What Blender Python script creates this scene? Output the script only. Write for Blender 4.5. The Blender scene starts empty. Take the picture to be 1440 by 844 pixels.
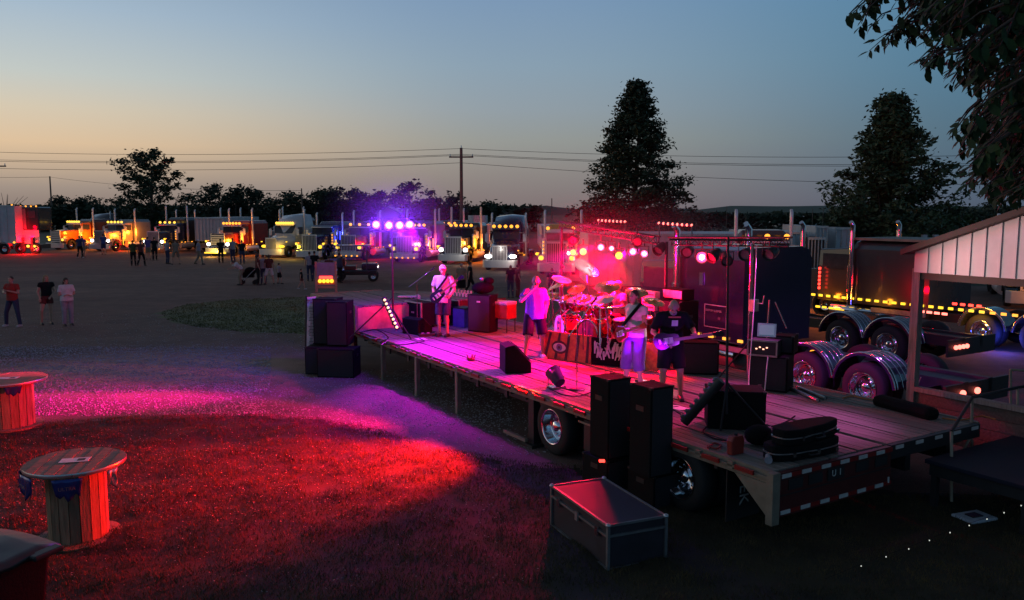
import bpy, math, random
import numpy as np
from mathutils import Matrix, Vector, noise
R = math.radians
random.seed(7)
sc = bpy.context.scene
col = sc.collection

# ------------------------------------------------------------------ camera
FPX, HORY, CAMH = 1150.0, 297.0, 4.15
PITCH = math.atan2(422 - HORY, FPX)
cd = bpy.data.cameras.new('camera'); cam = bpy.data.objects.new('camera', cd); col.objects.link(cam)
cd.sensor_width = 36; cd.lens = FPX / 1440 * 36; cd.clip_start = .1; cd.clip_end = 9000
cam.location = (0, 0, CAMH); cam.rotation_euler = (R(90) - PITCH, 0, 0)
sc.camera = cam
# ------------------------------------------------------------------ dusk sky
w = bpy.data.worlds.new('World'); sc.world = w; w.use_nodes = True
nt = w.node_tree; N = nt.nodes; L = nt.links
def srgb(r, g, b):
    f = lambda c: (c / 255 / 12.92) if c / 255 <= .04045 else ((c / 255 + .055) / 1.055) ** 2.4
    return (f(r), f(g), f(b), 1)
tc = N.new('ShaderNodeTexCoord'); sx = N.new('ShaderNodeSeparateXYZ'); L.new(tc.outputs['Generated'], sx.inputs[0])
def ramp(stops):
    r = N.new('ShaderNodeValToRGB'); e = r.color_ramp.elements
    while len(e) < len(stops): e.new(.5)
    for q, (p, c) in zip(e, stops): q.position = p; q.color = srgb(*c)
    L.new(mp.outputs[0], r.inputs[0]); return r
mp = N.new('ShaderNodeMapRange'); L.new(sx.outputs['Z'], mp.inputs[0]); mp.inputs[1].default_value = -.1; mp.inputs[2].default_value = 1.0
z_ = lambda z: (z + .1) / 1.1
warm = ramp([(0, (60, 50, 48)), (z_(0), (136, 120, 114)), (z_(.025), (162, 146, 134)), (z_(.072), (224, 194, 158)), (z_(.108), (216, 202, 178)), (z_(.144), (197, 203, 198)), (z_(.21), (168, 188, 205)), (z_(.34), (112, 142, 170)), (1, (70, 66, 68))])
mid = ramp([(0, (44, 40, 44)), (z_(0), (124, 112, 114)), (z_(.015), (133, 121, 120)), (z_(.05), (144, 138, 134)), (z_(.084), (150, 153, 149)), (z_(.12), (146, 158, 166)), (z_(.169), (138, 160, 177)), (z_(.242), (124, 152, 182)), (z_(.36), (92, 122, 156)), (1, (68, 64, 68))])
cool = ramp([(0, (36, 36, 42)), (z_(0), (76, 88, 106)), (z_(.014), (79, 94, 113)), (z_(.08), (79, 109, 128)), (z_(.15), (78, 120, 146)), (z_(.231), (78, 127, 158)), (z_(.36), (66, 104, 140)), (1, (62, 60, 66))])
va = N.new('ShaderNodeVectorMath'); va.operation = 'DOT_PRODUCT'; L.new(tc.outputs['Generated'], va.inputs[0]); va.inputs[1].default_value = (-math.sin(R(62)), math.cos(R(62)), 0)
m1 = N.new('ShaderNodeMapRange'); m1.interpolation_type = 'SMOOTHSTEP'; L.new(va.outputs['Value'], m1.inputs[0]); m1.inputs[1].default_value = .45; m1.inputs[2].default_value = .9
m2 = N.new('ShaderNodeMapRange'); m2.interpolation_type = 'SMOOTHSTEP'; L.new(va.outputs['Value'], m2.inputs[0]); m2.inputs[1].default_value = -.1; m2.inputs[2].default_value = .5
x1 = N.new('ShaderNodeMix'); x1.data_type = 'RGBA'; L.new(m2.outputs[0], x1.inputs['Factor']); L.new(cool.outputs[0], x1.inputs['A']); L.new(mid.outputs[0], x1.inputs['B'])
x2 = N.new('ShaderNodeMix'); x2.data_type = 'RGBA'; L.new(m1.outputs[0], x2.inputs['Factor']); L.new(x1.outputs['Result'], x2.inputs['A']); L.new(warm.outputs[0], x2.inputs['B'])
L.new(x2.outputs['Result'], N['Background'].inputs[0]); N['Background'].inputs[1].default_value = 1.0
# last warm light of the set sun, low on the left
sd = bpy.data.lights.new('sun', 'SUN'); so = bpy.data.objects.new('sun', sd); col.objects.link(so)
sd.energy = .12; sd.angle = R(14); sd.color = (1, .62, .38); so.rotation_euler = (R(84), 0, R(62 + 180)); so.location = (-30, 20, 30)
sc.view_settings.view_transform = 'Standard'; sc.view_settings.look = 'None'; sc.view_settings.exposure = 0; sc.view_settings.gamma = 1
cy = sc.cycles
cy.use_denoising = True; cy.sample_clamp_indirect = 4; cy.sample_clamp_direct = 0; cy.max_bounces = 6; cy.diffuse_bounces = 3; cy.glossy_bounces = 3; cy.caustics_reflective = False; cy.caustics_refractive = False
cy.volume_bounces = 0; cy.volume_max_steps = 64

# ------------------------------------------------------------------ where things stand
def ray(px, py):
    x = px - 720; y = py - 422
    return x, FPX * math.cos(PITCH) - y * math.sin(PITCH), FPX * math.sin(PITCH) + y * math.cos(PITCH)
def P(px, py, z=0.0):
    x, f, d = ray(px, py); s = (CAMH - z) / d
    return Vector((x * s, f * s, z))
def Q(px, py, Y):
    x, f, d = ray(px, py); s = Y / f
    return Vector((x * s, Y, CAMH - d * s))
A = P(1083, 665, 1.0); B = P(500, 465, 1.0); A.z = B.z = 0
SU = (B - A).normalized(); SV = Vector((SU.y, -SU.x, 0)); STAGE = math.atan2(SV.y, SV.x)
def St(w_, s_, z): p = A + SU * s_ + SV * w_; return Vector((p.x, p.y, z))
def toS(p): d = p - A; return d.dot(SV), d.dot(SU)
def SP(px, py, z=1.0): return toS(P(px, py, z))

# ------------------------------------------------------------------ materials
MATS = {}
def mk(name, c, rough=.6, metal=0, var=.25, scale=6, bump=0, c2=None, em=None, es=0, coat=0, stretch=None, rnd=0):
    if 'cotton' in name or name in ('khaki', 'denim', 'purple_shirt'): bump, scale = .9, 5
    m = bpy.data.materials.new(name); m.use_nodes = True; MATS[name] = m
    n = m.node_tree.nodes; l = m.node_tree.links; b = n['Principled BSDF']
    if name.startswith('black'): b.inputs['Specular IOR Level'].default_value = .15
    b.inputs['Roughness'].default_value = rough; b.inputs['Metallic'].default_value = metal
    if coat: b.inputs['Coat Weight'].default_value = coat; b.inputs['Coat Roughness'].default_value = .06
    c = tuple(c) + (1,)
    if em:
        b.inputs['Base Color'].default_value = (.05, .05, .05, 1)
        b.inputs['Emission Color'].default_value = tuple(em) + (1,); b.inputs['Emission Strength'].default_value = es
        if es < 30: m.cycles.emission_sampling = 'NONE'
        return m
    t = n.new('ShaderNodeTexCoord'); mpn = n.new('ShaderNodeMapping'); l.new(t.outputs['Object'], mpn.inputs[0])
    if stretch: mpn.inputs['Scale'].default_value = stretch
    no = n.new('ShaderNodeTexNoise'); no.inputs['Scale'].default_value = scale; no.inputs['Detail'].default_value = 6; no.inputs['Roughness'].default_value = .65
    l.new(mpn.outputs[0], no.inputs['Vector'])
    r = n.new('ShaderNodeValToRGB'); e = r.color_ramp.elements; e[0].position = .3; e[1].position = .7
    if c2: e[0].color = tuple(c2) + (1,); e[1].color = c
    else: e[0].color = tuple(q * (1 - var) for q in c[:3]) + (1,); e[1].color = tuple(min(1, q * (1 + var * .6)) for q in c[:3]) + (1,)
    l.new(no.outputs[0], r.inputs[0]); out = r.outputs[0]
    if rnd:
        oi = n.new('ShaderNodeObjectInfo'); hs = n.new('ShaderNodeHueSaturation'); mr = n.new('ShaderNodeMapRange')
        l.new(oi.outputs['Random'], mr.inputs[0]); mr.inputs[3].default_value = 1 - rnd; mr.inputs[4].default_value = 1 + rnd * .6
        l.new(mr.outputs[0], hs.inputs['Value']); l.new(out, hs.inputs['Color']); out = hs.outputs[0]
    l.new(out, b.inputs['Base Color'])
    rr = n.new('ShaderNodeMapRange'); l.new(no.outputs[0], rr.inputs[0]); rr.inputs[3].default_value = max(.03, rough * .75); rr.inputs[4].default_value = min(1, rough * 1.25); l.new(rr.outputs[0], b.inputs['Roughness'])
    if bump:
        bp = n.new('ShaderNodeBump'); bp.inputs['Strength'].default_value = bump; bp.inputs['Distance'].default_value = .02
        l.new(no.outputs[0], bp.inputs['Height']); l.new(bp.outputs[0], b.inputs['Normal'])
    return m
def emi(name, c, s): return mk(name, (0, 0, 0), em=c, es=s)
for a_ in [
    ('plank', (.30, .26, .22), .75, 0, .5, 5, .5, (.12, .10, .085), None, 0, 0, (3, .35, 3), .25),
    ('deck_gap', (.03, .028, .026), .8), ('cream_paint', (.24, .20, .15), .5, 0, .3, 4), ('aluminium', (.55, .55, .55), .35, .9, .25, 5),
    ('tape_red', (.28, .012, .012), .45), ('tape_white', (.65, .63, .6), .4), ('frame_black', (.02, .02, .022), .55), ('maroon', (.09, .012, .012), .5),
    ('tyre', (.018, .018, .018), .85, 0, .3, 20, .2), ('chrome', (.75, .75, .78), .12, 1, .08, 3), ('bright_steel', (.6, .6, .6), .3, .8),
    ('black_box', (.009, .009, .010), .9, 0, .4, 40, .3), ('black_cloth', (.007, .007, .008), 1.0, 0, .4, 30, .3), ('grille_cloth', (.025, .025, .03), .8, 0, .5, 60, .3),
    ('case_panel', (.03, .024, .034), .62, 0, .4, 3), ('spool_wood', (.36, .24, .15), .75, 0, .5, 6, .5, (.14, .085, .05), None, 0, 0, (1, 6, 1), 0),
    ('spool_stave', (.38, .25, .15), .75, 0, .5, 6, .5, (.16, .10, .06), None, 0, 0, (5, 5, .5), .3),
    ('foil_blue', (.03, .05, .22), .25, .3), ('foil_silver', (.5, .5, .55), .2, .7), ('paper', (.85, .82, .80), .6), ('ink', (.05, .05, .05), .7), ('ink_red', (.5, .03, .03), .6),
    ('lid_grey', (.035, .036, .035), .45, 0, .3, 3), ('blackboard', (.02, .03, .05), .5),
    ('wood_post', (.42, .33, .29), .8, 0, .4, 5, .5, (.2, .15, .13), None, 0, 0, (6, 6, .5)), ('wall_board', (.24, .15, .12), .75, 0, .5, 5, .5, (.1, .06, .05), None, 0, 0, (.4, 5, 5), .2),
    ('white_sheet', (.70, .68, .68), .45, 0, .15, 2), ('roof_edge', (.055, .05, .036), .7), ('carpet', (.010, .010, .028), .95, 0, .4, 8), ('pipe_paint', (.42, .34, .25), .45),
    ('skin', (.50, .29, .21), .55, 0, .12), ('skin_tan', (.40, .21, .14), .55, 0, .12), ('hair_brown', (.05, .03, .02), .7), ('hair_grey', (.35, .33, .32), .7), ('hair_black', (.012, .01, .01), .6), ('hair_blond', (.35, .25, .13), .7),
    ('white_cotton', (.68, .66, .66), .85), ('grey_cotton', (.32, .31, .36), .85), ('navy_cotton', (.03, .035, .10), .85), ('black_cotton', (.015, .015, .017), .85), ('purple_cotton', (.12, .08, .30), .85), ('red_cotton', (.38, .03, .02), .85), ('blue_cotton', (.03, .06, .24), .85), ('denim', (.03, .045, .10), .85), ('green_cotton', (.06, .08, .02), .85), ('khaki', (.25, .2, .14), .85), ('dark_red_cotton', (.12, .02, .02), .85),
    ('shoe_white', (.5, .5, .5), .6), ('guitar_blue', (.02, .03, .06), .25), ('guitar_red', (.30, .05, .02), .2), ('guitar_neck', (.25, .14, .07), .4),
    ('drum_shell', (.28, .02, .03), .2, .2), ('drum_head', (.75, .73, .7), .5), ('cymbal', (.72, .52, .2), .22, 1, .2, 12), ('art_orange', (.70, .22, .07), .6, 0, .4, 9, 0, (.35, .05, .05)), ('art_white', (.62, .66, .62), .6), ('art_blue', (.1, .12, .3), .6),
    ('glass_dark', (.05, .055, .065), .06), ('polished', (.72, .70, .70), .32, .45, .08, 3), ('grille_gap', (.09, .07, .08), .6), ('case_edge', (.26, .26, .27), .5, .7), ('cymbal_shine', (.80, .70, .62), .4, .2, .1, 12), ('truck_graphite', (.06, .06, .065), .2, .1, .1, 2, 0, None, None, 0, .6), ('purple_shirt', (.17, .09, .36), .85), ('board_blue', (.14, .19, .28), .5), ('glass_pale', (.16, .17, .18), .1), ('cooler_red', (.3, .03, .02), .5), ('orange_cord', (.5, .16, .03), .6), ('white_cord', (.6, .6, .6), .6),
    ('styrofoam', (.6, .62, .66), .8), ('bark', (.09, .065, .05), .9, 0, .4, 8, .6), ('leaf_light', (.050, .085, .030), .6, 0, .5, .7), ('leaf_dark', (.034, .055, .020), .6, 0, .5, .7), ('leaf_near', (.030, .070, .014), .85, 0, .5, 2.0, 0, None, None, 0, 0, None, .3), ('leaf_far', (.03, .045, .022), .8, 0, .4, .3),
    ('pole_wood', (.20, .13, .10), .8, 0, .3, 3), ('wire', (.02, .02, .02), .6), ('metal_white', (.55, .55, .56), .5, 0, .15, 1), ('roof_red', (.13, .05, .04), .7), ('tan_wall', (.42, .33, .27), .7),
    ('field', (.035, .055, .018), .9, 0, .5, .05, 0, (.05, .045, .02)), ('blue_door', (.04, .07, .16), .35), ('tank_white', (.6, .6, .6), .5),
    ('truck_black', (.016, .016, .02), .22, 0, .1, 2, 0, None, None, 0, .6), ('truck_navy', (.012, .028, .085), .22, .1, .1, 2, 0, None, None, 0, .7), ('truck_orange', (.55, .14, .015), .25, 0, .1, 2, 0, None, None, 0, .6),
    ('truck_pink', (.52, .38, .38), .28, .2, .1, 2, 0, None, None, 0, .6), ('truck_white', (.62, .60, .60), .3, 0, .1, 2, 0, None, None, 0, .5), ('truck_red', (.22, .012, .012), .22, 0, .1, 2, 0, None, None, 0, .7), ('truck_maroon', (.10, .02, .015), .25, 0, .1, 2, 0, None, None, 0, .6),
    ('truck_grey', (.20, .20, .21), .3, .2, .1, 2, 0, None, None, 0, .5), ('truck_purple', (.05, .015, .14), .22, 0, .1, 2, 0, None, None, 0, .7), ('truck_green', (.30, .42, .05), .35), ('truck_slate', (.013, .020, .050), .13, .1, .1, 2, 0, None, None, 0, .8), ('fender_plum', (.03, .02, .06), .2, .1, .1, 2, 0, None, None, 0, .8),
]: mk(*a_)
for a_ in [('lamp_amber', (1, .34, .03), 2.2), ('lamp_yellow', (1, .56, .06), 2.0), ('lamp_white', (1, .96, .88), 9), ('lamp_red', (1, .03, .02), 6), ('lamp_redhot', (1, .16, .12), 4), ('lamp_purple', (.50, .10, 1), 5), ('lamp_pink', (1, .10, .28), 4), ('lamp_hot', (1, .03, .12), 6), ('lamp_core', (1, .85, .95), 20), ('lamp_gold', (1, .58, .03), 1.9), ('lamp_blue', (.03, .05, 1), 4), ('lamp_dot', (.8, .85, .75), .9), ('lamp_peach', (1, .45, .30), 2.6), ('screen', (.12, .16, .25), .8)]: emi(*a_)
def M(n): return MATS[n]

# ------------------------------------------------------------------ mesh building
class MB:
    def __init__(s): s.v = []; s.f = []; s.m = []; s.s = []; s.T = Matrix.Identity(4)
    def add(s, vs, fs, m=0, sm=False):
        o = len(s.v); T = s.T
        s.v += [tuple(T @ Vector(q)) for q in vs]
        for f in fs: s.f.append([i + o for i in f]); s.m.append(m); s.s.append(sm)
        return s
    def hexa(s, p, m=0):
        return s.add(p, [(0, 3, 2, 1), (4, 5, 6, 7), (0, 1, 5, 4), (1, 2, 6, 5), (2, 3, 7, 6), (3, 0, 4, 7)], m)
    def box(s, c, d, m=0, rot=None):
        x, y, z = d[0] / 2, d[1] / 2, d[2] / 2
        p = [Vector(q) for q in [(-x, -y, -z), (x, -y, -z), (x, y, -z), (-x, y, -z), (-x, -y, z), (x, -y, z), (x, y, z), (-x, y, z)]]
        if rot is not None: p = [rot @ q for q in p]
        c = Vector(c); return s.hexa([q + c for q in p], m)
    def bx(s, x0, x1, y0, y1, z0, z1, m=0): return s.box(((x0 + x1) / 2, (y0 + y1) / 2, (z0 + z1) / 2), (x1 - x0, y1 - y0, z1 - z0), m)
    def rings(s, rs, m=0, sm=True, cap=True):
        n = len(rs[0]); vs = [q for r in rs for q in r]; fs = []
        for k in range(len(rs) - 1):
            for i in range(n):
                j = (i + 1) % n; fs.append((k * n + i, k * n + j, (k + 1) * n + j, (k + 1) * n + i))
        s.add(vs, fs, m, sm)
        if cap:
            s.add(rs[0], [tuple(range(n))[::-1]], m); s.add(rs[-1], [tuple(range(n))], m)
        return s
    def cyl(s, a, b, r0, r1=None, n=10, m=0, sm=True, cap=True):
        a, b = Vector(a), Vector(b); r1 = r0 if r1 is None else r1
        d = (b - a).normalized(); u = d.orthogonal().normalized(); v = d.cross(u)
        R_ = [[p + (u * math.cos(t) + v * math.sin(t)) * r for t in [2 * math.pi * i / n for i in range(n)]] for p, r in ((a, r0), (b, r1))]
        return s.rings(R_, m, sm, cap)
    def tube(s, pts, r, n=6, m=0):
        pts = [Vector(p) for p in pts]; rs = []; u = None
        rr = r if isinstance(r, (list, tuple)) else [r] * len(pts)
        for i, p in enumerate(pts):
            d = (pts[min(i + 1, len(pts) - 1)] - pts[max(i - 1, 0)]).normalized()
            u = d.orthogonal().normalized() if u is None else (u - d * u.dot(d)).normalized()
            v = d.cross(u); rs.append([p + (u * math.cos(t) + v * math.sin(t)) * rr[i] for t in [2 * math.pi * k / n for k in range(n)]])
        return s.rings(rs, m)
    def lathe(s, prof, c=(0, 0, 0), ax='z', n=24, m=0, sm=True, cap=False):
        rs = []; c = Vector(c)
        for r, h in prof:
            q = []
            for i in range(n):
                t = 2 * math.pi * i / n; a, b = r * math.cos(t), r * math.sin(t)
                q.append(c + Vector({'z': (a, b, h), 'y': (a, h, b), 'x': (h, a, b)}[ax]))
            rs.append(q)
        return s.rings(rs, m, sm, cap)
    def ell(s, c, r, m=0, rot=None, nu=10, nv=7):
        c = Vector(c); vs = []; fs = []
        for j in range(nv + 1):
            ph = math.pi * j / nv
            for i in range(nu):
                t = 2 * math.pi * i / nu; q = Vector((r[0] * math.sin(ph) * math.cos(t), r[1] * math.sin(ph) * math.sin(t), r[2] * math.cos(ph)))
                vs.append(c + (rot @ q if rot is not None else q))
        for j in range(nv):
            for i in range(nu): k = (i + 1) % nu; fs.append((j * nu + i, (j + 1) * nu + i, (j + 1) * nu + k, j * nu + k))
        return s.add(vs, fs, m, True)
    def prism(s, poly, z0, z1, m=0):      # poly in xy
        n = len(poly); vs = [(x, y, z0) for x, y in poly] + [(x, y, z1) for x, y in poly]
        return s.add(vs, [tuple(range(n))[::-1], tuple(range(n, 2 * n))] + [(i, (i + 1) % n, n + (i + 1) % n, n + i) for i in range(n)], m)
    def prismy(s, poly, y0, y1, m=0):     # poly in xz
        n = len(poly); vs = [(x, y0, z) for x, z in poly] + [(x, y1, z) for x, z in poly]
        return s.add(vs, [tuple(range(n)), tuple(range(n, 2 * n))[::-1]] + [(i, n + i, n + (i + 1) % n, (i + 1) % n) for i in range(n)], m)
    def mesh(s, name, mats):
        me = bpy.data.meshes.new(name); me.from_pydata(s.v, [], s.f)
        for q in ([mats] if isinstance(mats, str) else mats): me.materials.append(M(q))
        me.polygons.foreach_set('material_index', s.m); me.polygons.foreach_set('use_smooth', s.s)
        me.update(); return me
    def build(s, name, mats, parent=None, bevel=0, **k):
        o = bpy.data.objects.new(name, s.mesh(name, mats)); col.objects.link(o)
        if parent: o.parent = parent
        if bevel:
            b = o.modifiers.new('b', 'BEVEL'); b.width = bevel; b.segments = 2; b.limit_method = 'ANGLE'
        return tag(o, **k) if k else o
def tag(o, label=None, cat=None, group=None, kind=None, loc=None, rot=None):
    if label: o['label'] = label
    if cat: o['category'] = cat
    if group: o['group'] = group
    if kind: o['kind'] = kind
    if loc is not None: o.location = loc
    if rot is not None: o.rotation_euler = rot if isinstance(rot, (tuple, list)) else (0, 0, rot)
    return o
def thing(name, label, cat, loc=(0, 0, 0), rotz=0, group=None):
    o = bpy.data.objects.new(name, None); col.objects.link(o); o.empty_display_size = .3
    return tag(o, label, cat, group, None, loc, rotz)
def inst(name, me, parent=None, loc=(0, 0, 0), rot=(0, 0, 0), scale=None, **k):
    o = bpy.data.objects.new(name, me); col.objects.link(o); o.parent = parent; o.location = loc; o.rotation_euler = rot
    if scale: o.scale = scale
    return tag(o, **k) if k else o
def textobj(name, s, size, mat, parent, loc, rot, ext=.002, align='CENTER'):
    c = bpy.data.curves.new(name, 'FONT'); c.body = s; c.size = size; c.extrude = ext; c.align_x = align; c.align_y = 'CENTER'; c.materials.append(M(mat))
    tmp = bpy.data.objects.new(name, c); me = bpy.data.meshes.new_from_object(tmp); bpy.data.objects.remove(tmp); me.name = name
    o = bpy.data.objects.new(name, me); col.objects.link(o); o.parent = parent; o.location = loc; o.rotation_euler = rot; return o
def lamp(name, loc, color, power, radius=.08, spot=None, target=None, blend=.4, parent=None):
    d = bpy.data.lights.new(name, 'SPOT' if spot else 'POINT'); d.energy = power; d.color = color; d.shadow_soft_size = radius
    o = bpy.data.objects.new(name, d); col.objects.link(o); o.location = loc
    if spot:
        d.spot_size = R(spot); d.spot_blend = blend
        o.rotation_euler = (Vector(target) - Vector(loc)).to_track_quat('-Z', 'Y').to_euler()
    return o
def raw(name, verts, faces, mat, smooth=False):
    me = bpy.data.meshes.new(name); v = np.asarray(verts, 'f'); f = np.asarray(faces, 'i')
    me.vertices.add(len(v)); me.vertices.foreach_set('co', v.ravel())
    k = f.shape[1]; me.loops.add(f.size); me.loops.foreach_set('vertex_index', f.ravel())
    me.polygons.add(len(f)); me.polygons.foreach_set('loop_start', np.arange(len(f), dtype='i') * k); me.polygons.foreach_set('loop_total', np.full(len(f), k, 'i'))
    me.materials.append(M(mat)); me.update(calc_edges=True)
    if smooth: me.polygons.foreach_set('use_smooth', [True] * len(f))
    return me

# ------------------------------------------------------------------ ground
rng = np.random.default_rng(3)
def gravel_material():
    m = bpy.data.materials.new('gravel'); m.use_nodes = True; MATS['gravel'] = m
    n = m.node_tree.nodes; l = m.node_tree.links; b = n['Principled BSDF']; b.inputs['Roughness'].default_value = .9
    g = n.new('ShaderNodeNewGeometry')
    def ns(scale, det=8, st=None):
        a = n.new('ShaderNodeTexNoise'); a.inputs['Scale'].default_value = scale; a.inputs['Detail'].default_value = det; a.inputs['Roughness'].default_value = .7
        if st:
            mm = n.new('ShaderNodeMapping'); mm.inputs['Scale'].default_value = st; l.new(g.outputs['Position'], mm.inputs[0]); l.new(mm.outputs[0], a.inputs['Vector'])
        else: l.new(g.outputs['Position'], a.inputs['Vector'])
        return a
    big = ns(.12, 6, (.5, 1.6, 1)); mid_ = ns(1.1); fine = ns(38, 3)
    r = n.new('ShaderNodeValToRGB'); r.color_ramp.elements[0].position = .32; r.color_ramp.elements[0].color = (.110, .060, .045, 1); r.color_ramp.elements[1].position = .68; r.color_ramp.elements[1].color = (.225, .130, .100, 1)
    l.new(big.outputs[0], r.inputs[0])
    r2 = n.new('ShaderNodeMapRange'); l.new(mid_.outputs[0], r2.inputs[0]); r2.inputs[1].default_value = .3; r2.inputs[2].default_value = .7; r2.inputs[3].default_value = .65; r2.inputs[4].default_value = 1.25
    r3 = n.new('ShaderNodeMapRange'); l.new(fine.outputs[0], r3.inputs[0]); r3.inputs[1].default_value = .3; r3.inputs[2].default_value = .7; r3.inputs[3].default_value = .5; r3.inputs[4].default_value = 1.5
    mu = n.new('ShaderNodeMath'); mu.operation = 'MULTIPLY'; l.new(r2.outputs[0], mu.inputs[0]); l.new(r3.outputs[0], mu.inputs[1])
    hs = n.new('ShaderNodeHueSaturation'); l.new(r.outputs[0], hs.inputs['Color']); 
    # fresh pale stone spread in an oval near the lawn
    d = n.new('ShaderNodeVectorMath'); d.operation = 'SUBTRACT'; l.new(g.outputs['Position'], d.inputs[0]); c0 = P(190, 520); d.inputs[1].default_value = c0
    sc_ = n.new('ShaderNodeVectorMath'); sc_.operation = 'MULTIPLY'; l.new(d.outputs[0], sc_.inputs[0]); sc_.inputs[1].default_value = (1 / 4.6, 1 / 3.4, 0)
    le = n.new('ShaderNodeVectorMath'); le.operation = 'LENGTH'; l.new(sc_.outputs[0], le.inputs[0])
    ad = n.new('ShaderNodeMath'); ad.operation = 'ADD'; l.new(le.outputs['Value'], ad.inputs[0]); mm2 = n.new('ShaderNodeMath'); mm2.operation = 'MULTIPLY_ADD'; l.new(mid_.outputs[0], mm2.inputs[0]); mm2.inputs[1].default_value = 1.5; mm2.inputs[2].default_value = -.8; l.new(mm2.outputs[0], ad.inputs[1])
    r4 = n.new('ShaderNodeMapRange'); r4.interpolation_type = 'SMOOTHSTEP'; l.new(ad.outputs[0], r4.inputs[0]); r4.inputs[1].default_value = .3; r4.inputs[2].default_value = 1.25; r4.inputs[3].default_value = 3.6; r4.inputs[4].default_value = 1
    m5 = n.new('ShaderNodeMath'); m5.operation = 'MULTIPLY'; l.new(mu.outputs[0], m5.inputs[0]); l.new(r4.outputs[0], m5.inputs[1]); l.new(m5.outputs[0], hs.inputs['Value'])
    l.new(hs.outputs[0], b.inputs['Base Color'])
    bp = n.new('ShaderNodeBump'); bp.inputs['Strength'].default_value = .7; bp.inputs['Distance'].default_value = .03; l.new(fine.outputs[0], bp.inputs['Height']); l.new(bp.outputs[0], b.inputs['Normal'])
gravel_material()
mk('patch', (.15, .14, .045), .95, 0, .6, .8, .5, (.07, .066, .022))
mk('lawn', (.045, .034, .014), .95, 0, .6, 1.6, .8, (.010, .009, .004))
inst('ground', raw('ground', [(-3000, -200, 0), (3000, -200, 0), (3000, 4000, 0), (-3000, 4000, 0)], [(0, 1, 2, 3)], 'gravel'), kind='structure')
def sheet(name, pts, z, mat, jit=.25, kind='structure', per=14):
    pts = [P(*p) if len(p) == 2 else Vector(p) for p in pts]; out = []
    for i, p in enumerate(pts):
        q = pts[(i + 1) % len(pts)]; dd = (q - p).length; nn = max(1, int(per * min(1, dd / 6)))
        for k in range(nn):
            t = k / nn; o = p.lerp(q, t); o = o + Vector((noise.noise(o * 1.3), noise.noise(o * 1.3 + Vector((9, 0, 0))), 0)) * jit * 2; out.append((o.x, o.y, z))
    me = bpy.data.meshes.new(name); me.from_pydata(out, [], [tuple(range(len(out)))]); me.materials.append(M(mat)); me.update()
    return inst(name, me, kind=kind)
LAWN = [(-260, 622), (0, 607), (150, 593), (330, 586), (450, 592), (540, 612), (620, 640), (720, 655), (860, 664), (1100, 690), (1500, 700), (2300, 1000), (2300, 1900), (-2500, 1900), (-1500, 900)]
LP = [P(*q) for q in LAWN]; LPP = [(q.x, q.y) for q in LP]
def lump(x, y): return .035 + .045 * noise.noise(Vector((x * .9, y * 1.1, 4))) + .022 * noise.noise(Vector((x * 2.6, y * 2.9, 8)))
def lawn_mesh():
    c = .13; nx, ny = 190, 96; V = []; F = []; idx = {}
    def vid(i, j):
        if (i, j) not in idx:
            x, y = -14.5 + i * c, 5.2 + j * c; x += .06 * noise.noise(Vector((x * 5, y * 5, 1))); y += .06 * noise.noise(Vector((x * 5, y * 5, 6)))
            idx[(i, j)] = len(V); ed = sum(inpoly(x + a, y + b, LPP) for a, b in ((.4, 0), (-.4, 0), (0, .4), (0, -.4), (0, .2), (0, -.2))) / 6
            V.append((x, y, .004 + max(0, lump(x, y)) * ed ** 1.5))
        return idx[(i, j)]
    for i in range(nx):
        for j in range(ny):
            x, y = -14.5 + (i + .5) * c, 5.2 + (j + .5) * c
            if abs(x) < y * .78 + 1 and inpoly(x + .25 * noise.noise(Vector((x * 2, y * 2, 0))), y + .25 * noise.noise(Vector((x * 2, y * 2, 5))), LPP): F.append((vid(i, j), vid(i + 1, j), vid(i + 1, j + 1), vid(i, j + 1)))
    inst('lawn', raw('lawn', V, F, 'lawn', True), kind='structure')
OVAL = [(226, 440), (262, 428), (330, 421), (430, 418), (520, 416), (640, 424), (640, 455), (520, 470), (430, 470), (330, 466), (270, 459), (235, 450)]
sheet('grass_patch', OVAL, .004, 'patch', .35)
sheet('field', [(-900, 101, .004), (-60, 101, .004), (-20, 93, .004), (8, 88, .004), (19, 78, .004), (22, 60, .004), (26, 46, .004), (60, 42, .004), (1500, 60, .004), (1800, 2500, .004), (-1800, 2500, .004)], .004, 'field', .8, per=6)
def inpoly(x, y, poly):  # even-odd test
    c = False; j = len(poly) - 1
    for i in range(len(poly)):
        xi, yi = poly[i]; xj, yj = poly[j]
        if (yi > y) != (yj > y) and x < (xj - xi) * (y - yi) / (yj - yi) + xi: c = not c
        j = i
    return c
lawn_mesh()
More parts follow.
